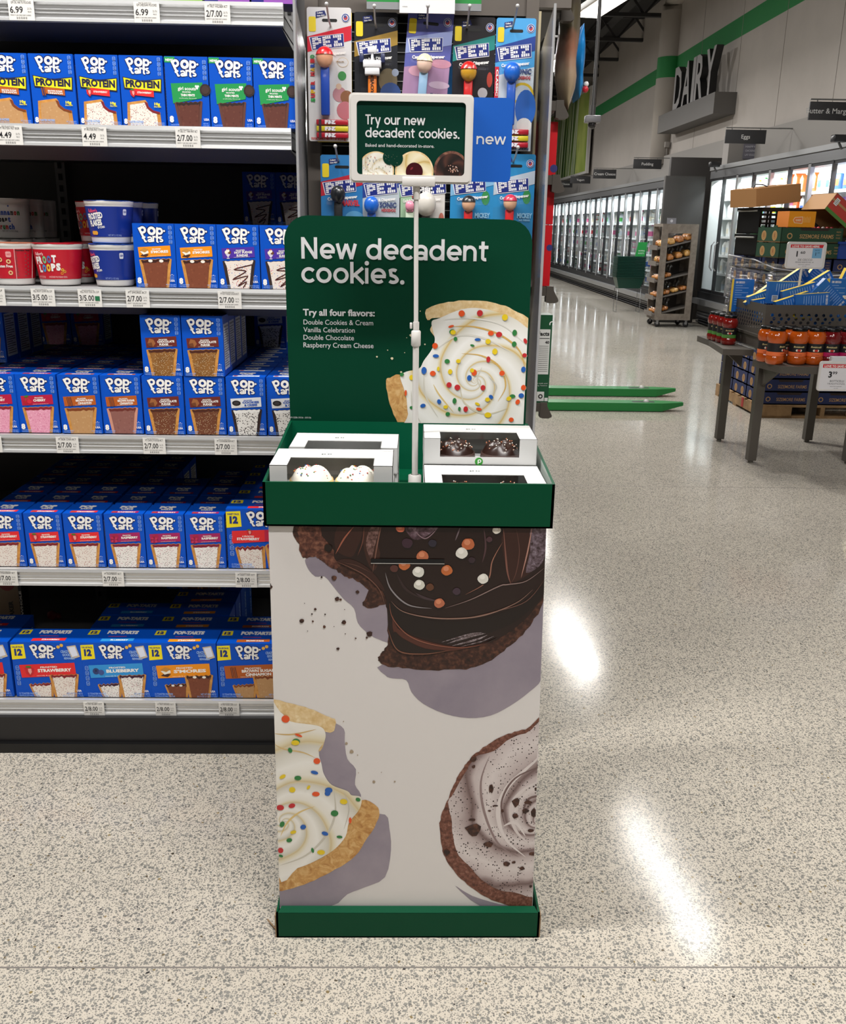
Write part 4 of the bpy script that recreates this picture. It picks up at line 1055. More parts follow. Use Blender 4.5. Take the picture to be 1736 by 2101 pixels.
# top shelf: only the undersides of the fronts show
z = SHELF_Z[0]+.003
a, b = onY(-40, 5, GY+.02)[0], onY(210, 5, GY+.02)[0]
def simple_box(x0, x1, h, c, txt, name, label, cat='box', c2=None):
    mb = MB().box((x0, GY+.02, z), (x1, GY+.12, z+h), mat(c, .4))
    if c2: mb.rect(front(x0, GY+.02, z), (x1-x0)*.3, 0, x1-x0, h*.12, c2, 1)
    mb.text(front(x0, GY+.02, z), txt, .01, .01, .01, WHT, 2, w=(x1-x0)*.35, bold=.02)
    mb.text(front(x0, GY+.02, z), txt, (x1-x0)*.1, h*.6, .03, WHT, 2, w=(x1-x0)*.7, bold=.02)
    o = mb.build(name); tag(o, label, cat)
simple_box(a, b, .19, '#1c3fa0', 'SNACK POUCHES', 'snack_carton', 'blue carton on the top shelf above the left 6.99 tag')
a, b = onY(278, 5, GY+.02)[0], onY(415, 5, GY+.02)[0]
simple_box(a, b, .2, '#5d8f2a', '30% MORE', 'green_pouch_box', 'green box on the top shelf above the cheddar pouch tag', c2='#7fb03c')
for i, (p, q) in enumerate(((420, 512), (516, 600))):
    a, b = onY(p, 5, GY+.02)[0], onY(q, 5, GY+.02)[0]
    simple_box(a, b, .178, '#241f78', 'TOASTER', 'toaster_pastry_box', f'purple and blue pastry box on the top shelf, {("left", "right")[i]} of two', c2='#8a4aa8')

# ---------------------------------------------------------------- price tags in the rails
tagp = mat('#dcdad6', .5); ink = mat('#1d1c20', .6)
def price_tag(px_, shelf, price, name, label, extra=None):
    z = SHELF_Z[shelf]; c = onY(px_, {0: 25, 1: 272, 2: 607, 3: 908, 4: 1186, 5: 1455}[shelf], GY-.004)
    w, h = .068, .05
    mb = MB().box((-w/2, 0, -.054), (w/2, .0012, -.054+h), tagp); S = front(-w/2, 0, -.054)
    mb.text(S, name, w*.12, h*.80, h*.12, ink, 1, w=w*.78)
    mb.text(S, 'BBA0 DEC BASED PACK', w*.2, h*.93, h*.05, ink, 1, w=w*.5)
    mb.text(S, price, w*.06, h*.36, h*.32, ink, 1, w=w*(.62 if len(price) > 4 else .5), bold=.012)
    mb.text(S, extra or '21.7c', w*.74, h*.52, h*.1, ink, 1, w=w*.16); mb.text(S, 'PER OZ', w*.75, h*.38, h*.07, ink, 1, w=w*.13)
    mb.text(S, '00F0717 600 0000 000F 0.00002', w*.06, h*.22, h*.06, ink, 1, w=w*.8)
    for i in range(14): mb.rect(S, w*(.3+i*.03), h*.06, w*(.3+i*.03+.006+.01*(i % 3 == 0)), h*.17, ink, 1)
    if extra == 'G': mb.rect(S, w*.72, h*.36, w*.92, h*.62, '#1f6b45', 2)
    o = mb.build('price_tag', loc=(c[0], GY-.0035, z)); tag(o, label, 'price tag')
P_ = [(44, 0, '6.99', 'GM CRL VAR TK POUCHES', '6.99 shelf tag at the left of the top rail'), (301, 0, '6.99', 'GM CHEDDAR POUCHES', '6.99 shelf tag in the middle of the top rail'), (446, 0, '2/7.00', 'PT FRST WILDBER 8CT', '2/7.00 shelf tag on the top rail'),
      (20, 1, '4.49', 'PT PROTEIN FRST BSGR', '4.49 shelf tag under the brown sugar protein boxes'), (193, 1, '4.49', 'PT PROTEIN FRST STWBY', '4.49 shelf tag under the strawberry protein boxes'), (385, 1, '2/7.00', 'PT GRL SCT THIN MINT 8CT', '2/7.00 shelf tag under the mint boxes'),
      (-14, 2, '3/5.00', 'GM CHEERIOS CUP', 'shelf tag cut off by the left edge under the red and white cup'), (88, 2, '3/5.00', 'KELL FROOT LOOPS CRL CUP', '3/5.00 shelf tag under the red cereal cup'), (184, 2, '3/5.00', 'KELL FROST FLKS CRL CUP', '3/5.00 shelf tag with green mark under the blue cereal cups'),
      (282, 2, '2/7.00', 'PT SMORES 8CT', '2/7.00 shelf tag under the smores boxes'), (471, 2, '2/7.00', 'PT HOT FUDGE SUNDAE 8CT', '2/7.00 shelf tag under the sundae boxes'),
      (-20, 3, '2/7.00', 'PT FRST CHERRY 8CT', 'shelf tag cut off by the left edge on the fourth rail'), (138, 3, '2/7.00', 'PT BGR CINN 8CT', '2/7.00 shelf tag under the brown sugar boxes'), (316, 3, '2/7.00', 'PT CHOC FUDGE 8CT', '2/7.00 shelf tag under the chocolate fudge boxes'), (463, 3, '2/7.00', 'PT COOKIES&CREM 8CT', '2/7.00 shelf tag under the cookies and creme boxes'),
      (14, 4, '2/7.00', 'PT STRAWBERRY 8CT', '2/7.00 shelf tag under the strawberry boxes'), (232, 4, '2/7.00', 'PT RASPBERRY 8CT', '2/7.00 shelf tag under the raspberry boxes'), (505, 4, '2/8.00', 'PT VARTY CRM 12CT', '2/8.00 shelf tag under the variety pack'),
      (193, 5, '2/8.00', 'PT FRST BLUBRY 12CT', '2/8.00 shelf tag under the blueberry cartons'), (340, 5, '2/8.00', 'PT FRST SMORES 12CT', '2/8.00 shelf tag under the smores cartons'), (470, 5, '2/8.00', 'PT FRST BSGR CINN 12CT', '2/8.00 shelf tag under the brown sugar cinnamon carton')]
for p in P_: price_tag(*p, extra='G' if 'green mark' in p[4] else None)

# ---------------------------------------------------------------- cereal cups
def cup(kind, xl, xr, ytop, Y, z, label, turn=0.0, group=None):
    a, b = onY(xl, ytop, Y)[0], onY(xr, ytop, Y)[0]; cx = (a+b)/2; r1 = (b-a)/2
    root = empty('cereal_cup', (cx, Y+r1, z))
    H_ = .118 if kind in ('red', 'blue', 'redwhite') else .125
    if kind == 'white': H_ = .122
    r0 = r1*(.78 if kind != 'white' else .84)
    col = {'red': '#c2142b', 'blue': '#14318f', 'redwhite': '#c2142b', 'white': '#dcdad8'}[kind]
    body = MB(); wp = mat('#e4e2df', .4)
    prof = [(.001, .0), (r0*.98, 0), (r0, .004), (r0+(r1-r0)*.12, H_*.14), (r0+(r1-r0)*.85, H_*.88), (r1*.985, H_*.97)]
    body.lathe((0, 0, 0), prof, wp, 36)
    cr0, cr1 = r0+(r1-r0)*.14, r0+(r1-r0)*.84
    body.lathe((0, 0, 0), [(cr0+.0008, H_*.15), (cr1+.0008, H_*.86)], mat(col, .35, coat=.3), 36)
    S = cone(0, 0, H_*.15, cr0+.0008, cr1+.0008, H_*.71, -math.pi/2+turn); q = H_*.71
    if kind == 'blue':
        body.text(S, "Kellogg's", -.045, q*.80, .010, '#e8506a', 2, w=.03, bold=.03)
        body.text(S, 'FROSTED', -.05, q*.56, .016, '#f2f1ee', 2, w=.05, bold=.05, rot=.12); body.text(S, 'FLAKES', -.046, q*.34, .016, '#f2f1ee', 2, w=.042, bold=.05, rot=.12)
        body.text(S, 'OF CORN', -.02, q*.27, .006, '#f2f1ee', 2, w=.022, bold=.03, rot=.12)
        for i in range(3): body.disc(S, -.04+i*.006, q*.13, .006, '#e8a53a', 2, n=7)
        body.text(S, 'NET WT 2.1 OZ (60g)', .01, q*.03, .005, '#9fb4e6', 2, w=.04)
        body.rrect(S, .055, q*.72, .066, q*.92, .003, '#e4e6f2', 2); body.text(S, '220', .0605, q*.8, .005, '#14318f', 3, w=.008, align='C', bold=.04)
    elif kind == 'red':
        body.text(S, "Kellogg's", -.05, q*.80, .009, '#f2d0d0', 2, w=.03, bold=.03)
        xx = -.052
        for ch, c in zip('FROOT', ('#f2f1ee', '#f2f1ee', '#7cc08a', '#5a6aa8', '#f2f1ee')): body.text(S, ch, xx, q*.52+(xx+.05)*.1, .019, c, 2, w=.012, bold=.07); xx += .0138
        xx = -.044
        for ch, c in zip('LOOPS', ('#f2f1ee', '#3f93d0', '#e8c23a', '#f2f1ee', '#f2f1ee')): body.text(S, ch, xx, q*.24+(xx+.05)*.1, .019, c, 2, w=.0125, bold=.07); xx += .0142
        body.text(S, 'SWEETENED MULTIGRAIN CEREAL', -.012, q*.05, .005, '#f2d0d0', 2, w=.055); body.text(S, 'NET WT 1.5 OZ (42g)', -.055, q*.05, .005, '#f2d0d0', 2, w=.03)
        for dx, dy, c in ((.028, .2, '#e88a2a'), (.036, .26, '#d8a03a'), (.03, .32, '#e8c23a')): body.ring(S, dx, q*dy, .002, .0042, mat(c), 2, 10)
    elif kind == 'redwhite':
        body.rect(S, .005, -q*.02, .06, q*1.02, '#e8e5e0', 1)
        body.text(S, 'Nutrition Facts', .008, q*.93, .005, '#222222', 2, w=.04, bold=.04)
        for i in range(20): body.rect(S, .008, q*(.88-i*.042), .045-.008*(i % 3 == 1), q*(.88-i*.042)+.0016, '#55524f', 2)
        body.text(S, 'Gluten Free', -.05, q*.38, .008, '#f2f1ee', 2, w=.048, bold=.03); body.rrect(S, -.017, q*.72, -.003, q*.92, .004, '#e8a0a0', 2); body.text(S, '160', -.01, q*.8, .005, '#c2142b', 3, align='C', w=.01)
        for dx, dy in ((-.012, .58), (-.01, .2), (-.035, .64)): body.ring(S, dx, q*dy, .003, .0065, mat('#e0bd86'), 2, 12)
    else:
        w3 = [('Cinnamon', .62, ['#2a4fa8', '#2a4fa8', '#2a4fa8', '#2a4fa8', '#2a4fa8', '#1c1c1e', '#c02a2a', '#2c7a3c']), ('Toast', .38, ['#2c7a3c', '#1c1c1e', '#1c1c1e', '#1c1c1e', '#2a4fa8']), ('Crunch', .12, ['#c02a2a', '#c02a2a', '#2c7a3c', '#c02a2a', '#2a4fa8', '#2a4fa8'])]
        for s_, yy, cs in w3:
            xx = -.045
            for ch, c in zip(s_, cs): body.text(S, ch, xx, q*yy, .016, c, 2, w=.008, bold=.06); xx += .0095
        body.rect(S, -.03, q*.9, 0, q*.96, '#2a4fa8', 2); body.text(S, 'NET WT 2 OZ (56g)', -.03, q*.02, .005, '#55524f', 2, w=.05)
    body.build('cup_body', root)
    lid = MB(); lc = {'red': '#c81f30', 'blue': '#1c52b8', 'redwhite': '#d8876a', 'white': '#d8d6d4'}[kind]
    n = 36; rnd = random.Random(int(xl+ytop)); V = [(0, 0, H_+.0015)]
    for j_ in range(n):
        A = 2*math.pi*j_/n; rr = r1*1.02*(1+.012*math.sin(5*A)); V.append((rr*math.cos(A), rr*math.sin(A), H_+rnd.uniform(-.0008, .0012)))
    for j_ in range(n): A = 2*math.pi*j_/n; V.append((r1*.99*math.cos(A), r1*.99*math.sin(A), H_-.003))
    Fc = [(0, 1+j_, 1+(j_+1) % n) for j_ in range(n)] + [(1+j_, 1+n+j_, 1+n+(j_+1) % n, 1+(j_+1) % n) for j_ in range(n)]
    lid.add(V, Fc, mat(lc, .3, .3)).build('foil_lid', root)
    MB().lathe((0, 0, 0), [(r1*.97, H_-.012), (r1, H_-.008), (r1, H_-.001)], wp, 36).build('rim', root)
    tag(root, label, 'cup', group)
z = SHELF_Z[2]+.003
Yc = GY+.02
cup('redwhite', -45, 54, 503, Yc, z, 'red and white cereal cup with a nutrition panel at the left edge', .35)
cup('red', 48, 151, 505, Yc, z, 'red foil lidded cereal cup at the front of the third shelf')
cup('red', 120, 185, 515, Yc+.13, z, 'red cereal cup between the front red cup and the lower blue cup')
cup('blue', 168, 265, 508, Yc, z, 'lower blue cereal cup carrying another blue cup', -.35)
cup('blue', 158, 259, 426, Yc, z+.121, 'upper blue cereal cup stacked on another cup')
cup('blue', 222, 282, 515, Yc+.13, z, 'blue cereal cup on the shelf behind the lower blue cup')
cup('blue', 225, 285, 432, Yc+.13, z+.121, 'blue cereal cup in the upper tier, just behind the top blue cup')
cup('blue', 262, 318, 438, Yc+.26, z+.121, 'blue cereal cup in the upper tier, farthest right by the smores box')
cup('blue', 262, 318, 438, Yc+.26, z, 'blue cereal cup hidden low behind the smores box')
cup('red', 148, 205, 440, Yc+.2, z+.121, 'red cereal cup in the upper tier, left of the top blue cup')
cup('red', 140, 190, 515, Yc+.26, z, 'red cereal cup low at the back under the upper red cup')
for i, (a, b, t0, Y) in enumerate(((-42, 36, 347, 3.12), (22, 72, 355, 3.25), (56, 100, 362, 3.38))):
    s_ = ('nearest', 'middle', 'farthest')[i]
    for j_, zz_ in enumerate((z, z+.125)):
        cup('white', a+8*(1-j_), b+8*(1-j_), t0+(0 if j_ else 78), Y, zz_, f'dim white cereal cup, {("lower", "upper")[j_]} tier, {s_} at the left end', .3*(1-i))
cup('white', -60, 0, 425, 3.0, z, 'dim white cereal cup cut off by the left edge, lower tier')

# ================================================================ candy rack at the end of the shelves
rk = empty('candy_rack', (.03, 3.0, 0)); rx, ry = .03, 3.0
def RB(mb, name, parent=rk): return mb.build(name, parent, loc=(-rx, -ry, 0))
taupe = mat('#5d5650', .5, .2); wire = mat('#b5b4b2', .35, .6); blk = mat('#0f0f11', .7)
clear_p = bpy.data.materials.new('clear_acrylic'); clear_p.use_nodes = True
_t = clear_p.node_tree; _t.nodes.clear(); _o = _t.nodes.new('ShaderNodeOutputMaterial'); _mx = _t.nodes.new('ShaderNodeMixShader')
_a = _t.nodes.new('ShaderNodeBsdfTransparent'); _b = _t.nodes.new('ShaderNodeBsdfGlossy'); _b.inputs['Roughness'].default_value = .12; _mx.inputs[0].default_value = .3
_t.links.new(_a.outputs[0], _mx.inputs[1]); _t.links.new(_b.outputs[0], _mx.inputs[2]); _t.links.new(_mx.outputs[0], _o.inputs[0])
RB(MB().box((-.285, 3.03, .1), (.35, 3.05, 2.7), blk), 'back_panel')
w = MB()
for i in range(58): w.tube([(-.285, 3.015, 1.2+i*.026), (.35, 3.015, 1.2+i*.026)], .0013, wire, 5)
for x in (-.14, .03, .2): w.tube([(x, 3.022, 1.0), (x, 3.022, 2.7)], .0016, wire, 5)
RB(w, 'wire_grid')
RB(MB().box((.338, 2.97, .0), (.374, 3.05, 2.8), taupe), 'post')
RB(MB().box((-.3, 2.97, .0), (-.262, 3.05, 2.8), taupe), 'post')
RB(MB().box((-.262, 2.985, 2.285), (.338, 3.03, 2.36), taupe).box((-.262, 2.98, 2.355), (.338, 3.03, 2.365), mat('#7b746d', .5)), 'cross_bar')
RB(MB().box((.374, 2.99, 2.31), (.47, 3.02, 2.37), taupe).box((.374, 2.99, 1.0), (.384, 3.02, 2.3), mat('#cfc2a0', .6)), 'top_arm')
RB(MB().box((-.31, 2.8, 0), (.39, 3.05, .12), mat('#2a292b', .5)), 'base')
pl = mat('#a9aab2', .22, .75)
for X in (-.31, .39):
    mb = MB(); V = [(X, 2.77, .05), (X, 3.04, .05), (X, 3.04, 2.19), (X, 2.77, 2.275)]
    V2 = [(x+.004, y, z) for x, y, z in V]
    mb.add(V+V2, [(0, 1, 2, 3), (7, 6, 5, 4), (0, 3, 7, 4), (3, 2, 6, 7), (1, 5, 6, 2)], pl if X > 0 else mat('#c3c4c9', .18, .35)); mb.tube([(X+.002, 2.77, .05), (X+.002, 2.77, 2.275)], .004, mat('#dcdde0', .2, .6), 8)
    RB(mb, 'side_plate')
# sign over the hooks
mb = MB().box((-.118, 2.87, 2.29), (.2, 2.875, 2.4), mat('#1d8038', .4)).box((-.118, 2.865, 2.272), (.2, 2.872, 2.29), mat('#9a9da0', .25, .3))
RB(mb, 'header_strip')['label'] = 'green sign strip in a clear holder'
mb = MB().box((-.027, 2.855, 2.262), (.126, 2.858, 2.42), mat('#dedede', .6)).disc(front(-.027, 2.855, 2.262), .076, .10, .06, '#d2d2d2', 1, n=30)
mb.text(front(-.027, 2.855, 2.262), '1070076', .008, .014, .003, '#666666', 1, w=.014)
RB(mb, 'paper_sign')['label'] = 'white paper sign'
# end brackets of the shelves facing the aisle
bm_ = mat('#453f39', .55, .1)
BR = [(1107, 827), (1120.6, 827), (1121, 835), (1130, 853), (1129, 856.6), (1123, 859), (1111, 859), (1105, 857)]
pts = [onY(x, y, 3.06) for x, y in BR]; zr = pts[0][2]
for y0 in (827, 588, 358, 205, 2):
    z0 = onY(1135, y0, 3.06)[2]
    mb2 = MB().prism(front(0, 3.06, z0-zr), [(p[0]+.004, p[2]) for p in pts][::-1], .035, bm_)
    mb2.box((.352, 3.062, z0-.03), (.455, 3.6, z0-.002), bm_)
    RB(mb2, 'shelf_bracket')
tag(rk, 'tall grey brown rack with wire back and side plates holding candy dispenser packs', 'rack')

blister = bpy.data.materials.new('blister_plastic'); blister.use_nodes = True
_t = blister.node_tree; _t.nodes.clear(); _o = _t.nodes.new('ShaderNodeOutputMaterial'); _mx = _t.nodes.new('ShaderNodeMixShader')
_a = _t.nodes.new('ShaderNodeBsdfTransparent'); _b = _t.nodes.new('ShaderNodeBsdfGlossy'); _b.inputs['Roughness'].default_value = .08; _mx.inputs[0].default_value = .07
_t.links.new(_a.outputs[0], _mx.inputs[1]); _t.links.new(_b.outputs[0], _mx.inputs[2]); _t.links.new(_mx.outputs[0], _o.inputs[0])
def letters_pez(mb, S, x, y, h, k, rot):
    """blocky brick-built letters"""
    c, q = math.cos(rot), math.sin(rot); T = lambda a, b, kk=0: S(x + a*c - b*q, y + a*q + b*c, kk)
    nv = mat('#1b2a7c', .4); wh = mat('#e6e6ea', .4)
    mb.poly(T, [(-.004, -.004), (h*3.05, -.004), (h*3.12, h*1.08), (-.008, h*1.08)], '#e9e9ef', k)
    mb.poly(T, [(-.002, -.002), (h*3.02, -.002), (h*3.08, h*1.04), (-.005, h*1.04)], nv, k+1)
    def br(a0, b0, a1, b1, n, vert):
        for i in range(n):
            if vert: mb.rect(T, (a0+(a1-a0)*(i+.08)/n)*h, b0*h, (a0+(a1-a0)*(i+.85)/n)*h, b1*h, wh, k+2)
            else: mb.rect(T, a0*h, (b0+(b1-b0)*(i+.08)/n)*h, a1*h, (b0+(b1-b0)*(i+.85)/n)*h, wh, k+2)
    br(.0, .0, .28, 1.0, 5, False); br(.28, .72, .62, 1.0, 2, True); br(.6, .42, .88, .92, 3, False); br(.28, .34, .6, .55, 2, True)
    br(1.02, .0, 1.3, 1.0, 5, False); br(1.3, .74, 1.85, 1.0, 3, True); br(1.3, .38, 1.75, .6, 2, True); br(1.3, 0, 1.85, .24, 3, True)
    br(2.05, .76, 2.9, 1.0, 4, True); br(2.48, .52, 2.86, .73, 2, True); br(2.12, .28, 2.5, .5, 2, True); br(2.05, 0, 2.9, .26, 4, True)
def pack(xl, xr, ytop, d, label, tilt=0.0, Y=2.9, ht=.35, rolls=True):
    a, b = onY(xl, ytop+40, Y), onY(xr, ytop+40, Y); wd = b[0]-a[0]; zt = onY((xl+xr)/2, ytop, Y)[2]
    root = empty('candy_dispenser_pack', ((a[0]+b[0])/2, Y, zt), (0, tilt, 0)); S = front(-wd/2, 0, -ht)
    c = MB(); w_ = wd
    # card with a hang slot
    c.prism(S, rr_pts(0, 0, w_, ht, .006, 3), .0012, mat(d['card'], .4, coat=.3))
    c.rrect(S, w_*.34, ht-.037, w_*.68, ht-.029, .0038, '#0b0b0c', 1)
    c.poly(S, [(0, ht-.115), (w_, ht-.082), (w_, ht-.045), (0, ht-.075)], d['band'], 2)
    if d.get('low'): c.poly(S, [(0, 0), (w_, 0), (w_, ht-.125), (0, ht-.15)], d['low'], 1)
    for q in d.get('art', []): c.disc(S, q[0]*w_, q[1]*ht, q[2], q[3], 2, q[4] if len(q) > 4 else None, n=18)
    c.disc(S, w_*.87, ht-.026, .0115, '#e6e6ec', 3, n=18); c.ring(S, w_*.87, ht-.026, .008, .0105, mat('#33488f'), 4, 18); c.disc(S, w_*.87, ht-.026, .006, '#b9404c', 4, n=10); c.disc(S, w_*.86, ht-.023, .0035, '#33488f', 5, n=8)
    c.rrect(S, w_*.04, ht-.062, w_*.2, ht-.024, .004, '#e8cf25', 3, 3)
    c.poly(S, [(w_*.2, ht-.028), (w_*.44, ht-.02), (w_*.4, ht-.008), (w_*.2, ht-.012)], '#1d2a6b', 3)
    c.text(S, 'Collect', w_*.23, ht-.017, .004, WHT, 4, w=w_*.13, bold=.03, rot=.1); c.text(S, 'them ALL!', w_*.23, ht-.024, .004, WHT, 4, w=w_*.17, bold=.03, rot=.1)
    letters_pez(c, S, w_*.13, ht-.107, .029, 3, .12)
    c.text(S, 'Candy & Dispenser', w_*.16, ht-.127, .0085, WHT, 7, w=w_*.72, bold=.04, rot=.1)
    for t_ in d.get('text', []):
        s_, tx, ty, th, tw, tc = t_[:6]; rot = t_[6] if len(t_) > 6 else 0
        if isinstance(tc, list):
            n = len(s_)
            for i, ch in enumerate(s_): c.text(S, ch, w_*tx, ht*ty + i*tw/n, th, tc[i % len(tc)], 7, w=tw/n*.85, bold=.07, rot=rot)
        else: c.text(S, s_, w_*tx, ht*ty, th, tc, 7, w=tw, bold=.05, rot=rot)
    if d.get('strip'): c.rect(S, 0, ht*.25, w_*.1, ht*.64, d['strip'], 3); c.text(S, 'CLASSIC', w_*.035, ht*.62, .006, WHT, 4, w=.07, bold=.04, rot=-math.pi/2)
    c.build('backing_card', root)
    # dispenser
    sx = -w_/2 + w_*d.get('sx', .42); z1 = -d.get('neck', .17)
    st = MB().bbox((sx-.0125, -.022, -.282), (sx+.0125, -.003, z1), mat(d['stem'], .35, coat=.3), .004, 2)
    if d.get('stext'): st.text(front(sx+.004, -.0225, -.26), d['stext'], 0, 0, .009, '#2a1a10', 1, w=.1, bold=.03, rot=math.pi/2)
    st.build('dispenser_stem', root)
    hd = MB(); hc = d['head']
    if d.get('rover'):
        h_ = mat('#e2e2e6', .4); zc = z1
        hd.bbox((sx-.021, -.034, zc), (sx+.021, -.004, zc+.02), h_, .003, 1).bbox((sx-.026, -.036, zc+.018), (sx+.026, -.004, zc+.038), h_, .004, 1)
        for k in (-.03, .03): hd.bbox((sx+k-.006, -.03, zc+.032), (sx+k+.006, -.012, zc+.056), mat('#2c3358', .4), .002, 1)
        hd.tube([(sx, -.02, zc+.036), (sx, -.02, zc+.062)], .004, h_).bbox((sx-.013, -.027, zc+.058), (sx+.013, -.013, zc+.074), h_, .002, 1)
    else:
        r = d.get('r', .024)
        hd.ball((sx, -.022, z1+r*.85), r, mat(hc[0], .3, coat=.4), 20, (.92, .75, 1.05))
        if len(hc) > 1:                     # plain rounded cap in the second colour
            n = 20; V = []; prof = [(math.sin(t)*1.0, math.cos(t)) for t in np.linspace(0.02, 1.35, 6)]
            for q, zq in prof:
                for jx in range(n): A = 2*math.pi*jx/n; V.append((sx+.95*r*1.05*q*math.cos(A), -.022+.8*r*1.05*q*math.sin(A), z1+r*.85+r*1.1*zq))
            hd.add(V, [(i*n+jx, i*n+(jx+1) % n, (i+1)*n+(jx+1) % n, (i+1)*n+jx) for i in range(5) for jx in range(n)], mat(hc[1], .3, coat=.4), True)
        hd.bbox((sx-.011, -.026, z1-.004), (sx+.011, -.008, z1+.008), mat(hc[-1], .35), .003, 1)
    hd.build('dispenser_top', root)['label'] = d.get('toplabel', 'plain rounded top')
    if rolls:
        for i, cc in enumerate(('#b5162c', '#d9c92a', '#b5162c')):
            z0 = -.312-i*.0 - i*.0 + (-i*.0)
            z0 = -.292 - i*.0175 if ht > .3 else 0
            m_ = MB().bbox((-w_*.32, -.016, z0-.015), (w_*.42, -.002, z0), mat(cc, .35, coat=.4), .003, 1)
            m_.rect(front(-w_*.32, -.0165, z0-.015), w_*.06, .0, w_*.12, .0145, '#3a2430', 1)
            m_.text(front(0, -.0165, z0-.015), 'PEZ', -w_*.12, .0035, .009, '#e6e2ec', 2, w=.032, bold=.1)
            m_.build('candy_roll', root)
    # blister shell
    bl = MB(); bx0, bx1 = -w_*.40, w_*.44; z0, z2 = -ht+.012, -.12
    V = [(bx0, -.001, z0), (bx1, -.001, z0), (bx1, -.001, z2), (bx0, -.001, z2), (bx0+.006, -.03, z0+.004), (bx1-.006, -.03, z0+.004), (bx1-.006, -.03, z2-.02), (bx0+.006, -.03, z2-.02)]
    bl.add(V, [(4, 5, 6, 7), (0, 1, 5, 4), (1, 2, 6, 5), (2, 3, 7, 6), (3, 0, 4, 7)], blister)
    bl.build('blister', root)
    tag(root, label, 'candy pack')
    return root
hooks = []
def hook(px_, py_):
    """straight peg with a ball end, fixed in the wire back"""
    a = onY(px_, py_, 2.78)
    z = a[2]
    mb = MB().tube([(a[0]+.002, 3.02, z-.03), (a[0]+.002, 2.93, z-.035), (a[0], 2.85, z-.025), (a[0], 2.78, z)], .0028, wire, 8).ball((a[0], 2.78, z), .0055, mat('#c8c8c8', .35, .3), 10)
    RB(mb, 'peg_hook')
MC = ['#2a9a4a', '#c8202c', '#e0b020', '#2850b0', '#c8202c']
pack(630, 721, 15, dict(card='#d9d7d8', band='#cf1430', stem='#1546b0', head=['#e2a684', '#d8141e'], sx=.40, neck=.153, r=.026, text=[('SUPER MARIO', .15, .30, .011, .125, MC, math.pi/2), ('OFFICIAL SEAL', .64, .60, .003, .024, '#8a6a3a'), ('TOTAL CANDY NET WT. .87 oz (24.7g)', .05, .012, .006, .1, '#d0343c')],
     art=[(.8, .6, .016, '#cdb89a', .013), (.8, .6, .0145, '#d9d7d8', .0115), (.78, .5, .012, '#3f8f4a'), (.72, .36, .02, '#b9838a'), (.88, .34, .018, '#8a5a3a'), (.84, .24, .024, '#c0707a'), (.7, .42, .008, '#d8b8a0')]), 'candy dispenser pack on white card with red band and red topped blue dispenser', .0)
pack(727, 816, 25, dict(card='#14161f', band='#9a7a2c', stem='#e0761a', head=['#ffffff'], rover=1, toplabel='white rover shaped top', neck=.165, stext='MARS ROVER', sx=.42, text=[('SPACE', .6, .17, .012, .045, '#c9c4a4')],
     art=[(.78, .5, .027, '#6d6148', .032), (.84, .4, .03, '#2c4a86', .03), (.76, .34, .02, '#55617c', .012), (.95, .56, .01, '#8a94a8')]), 'black space candy pack with orange dispenser and white rover on top')
pack(850, 925, 34, dict(card='#2f86cf', band='#5aa6e0', stem='#2f6ab8', head=['#3a7ac8']), 'blue card hanging behind the purple candy pack', -.05, Y=2.94)
pack(838, 932, 22, dict(card='#5a5fa8', low=mat('#a884a8', .4), band='#8f9cd0', stem='#8fb3d4', head=['#e9c9b8', '#e8dcae'], sx=.44, neck=.160, r=.024, toplabel='plain pale yellow capped top', text=[('FROZEN', .62, .36, .012, .038, '#2a3560')],
     art=[(.8, .62, .03, '#c48aa0', .012), (.3, .55, .026, '#d4a0b4', .014), (.8, .46, .03, '#c9b0c8', .01), (.2, .3, .03, '#7f86b8', .014), (.7, .28, .034, '#6d7ab4', .016), (.72, .14, .016, '#9a6a4a'), (.88, .14, .016, '#b8a08a')]), 'purple and lilac candy pack with pale blue dispenser, tilted on its hook', .075)
pack(930, 1016, 35, dict(card='#17131a', band='#11807c', stem='#d01414', head=['#c8962c', '#c81a14'], sx=.38, neck=.165, r=.025, toplabel='plain gold and red top', art=[(.74, .44, .014, '#c9c6cc'), (.8, .26, .022, '#3a3040', .03), (.72, .2, .016, '#9a98a0', .01), (.9, .54, .008, '#b03a2a', .02)]), 'black candy pack with teal band and red dispenser with gold top')
pack(1018, 1099, 37, dict(card='#4aa0dc', low=mat('#c9d3dc', .4), band='#1a3a8c', stem='#1a58c0', head=['#1f66cc'], sx=.42, neck=.165, r=.026, strip='#c81430', toplabel='plain blue top', text=[('SONIC', .52, .59, .013, .046, '#22386e'), ('HEDGEHOG', .52, .55, .008, .044, '#b02a34'), ('NET WT .87 oz (24.7g)', .5, .012, .005, .05, '#2a4a80')],
     art=[(.72, .44, .033, '#d8b820', .03), (.72, .44, .026, '#c9d3dc', .023), (.82, .33, .03, '#1f66c4', .05), (.8, .2, .022, '#e4e4e2', .02)]), 'light blue candy pack with navy band and blue dispenser, rightmost of the upper row')
pack(646, 722, 22, dict(card='#e0c22a', band='#3a7ac0', stem='#c89a2a', head=['#e0b83a']), 'yellow card hanging directly behind the white and red candy pack', Y=2.95)
for i, (x, y) in enumerate(((670, 8), (768, 12), (878, 12), (964, 12), (1062, 12))): hook(x, y)
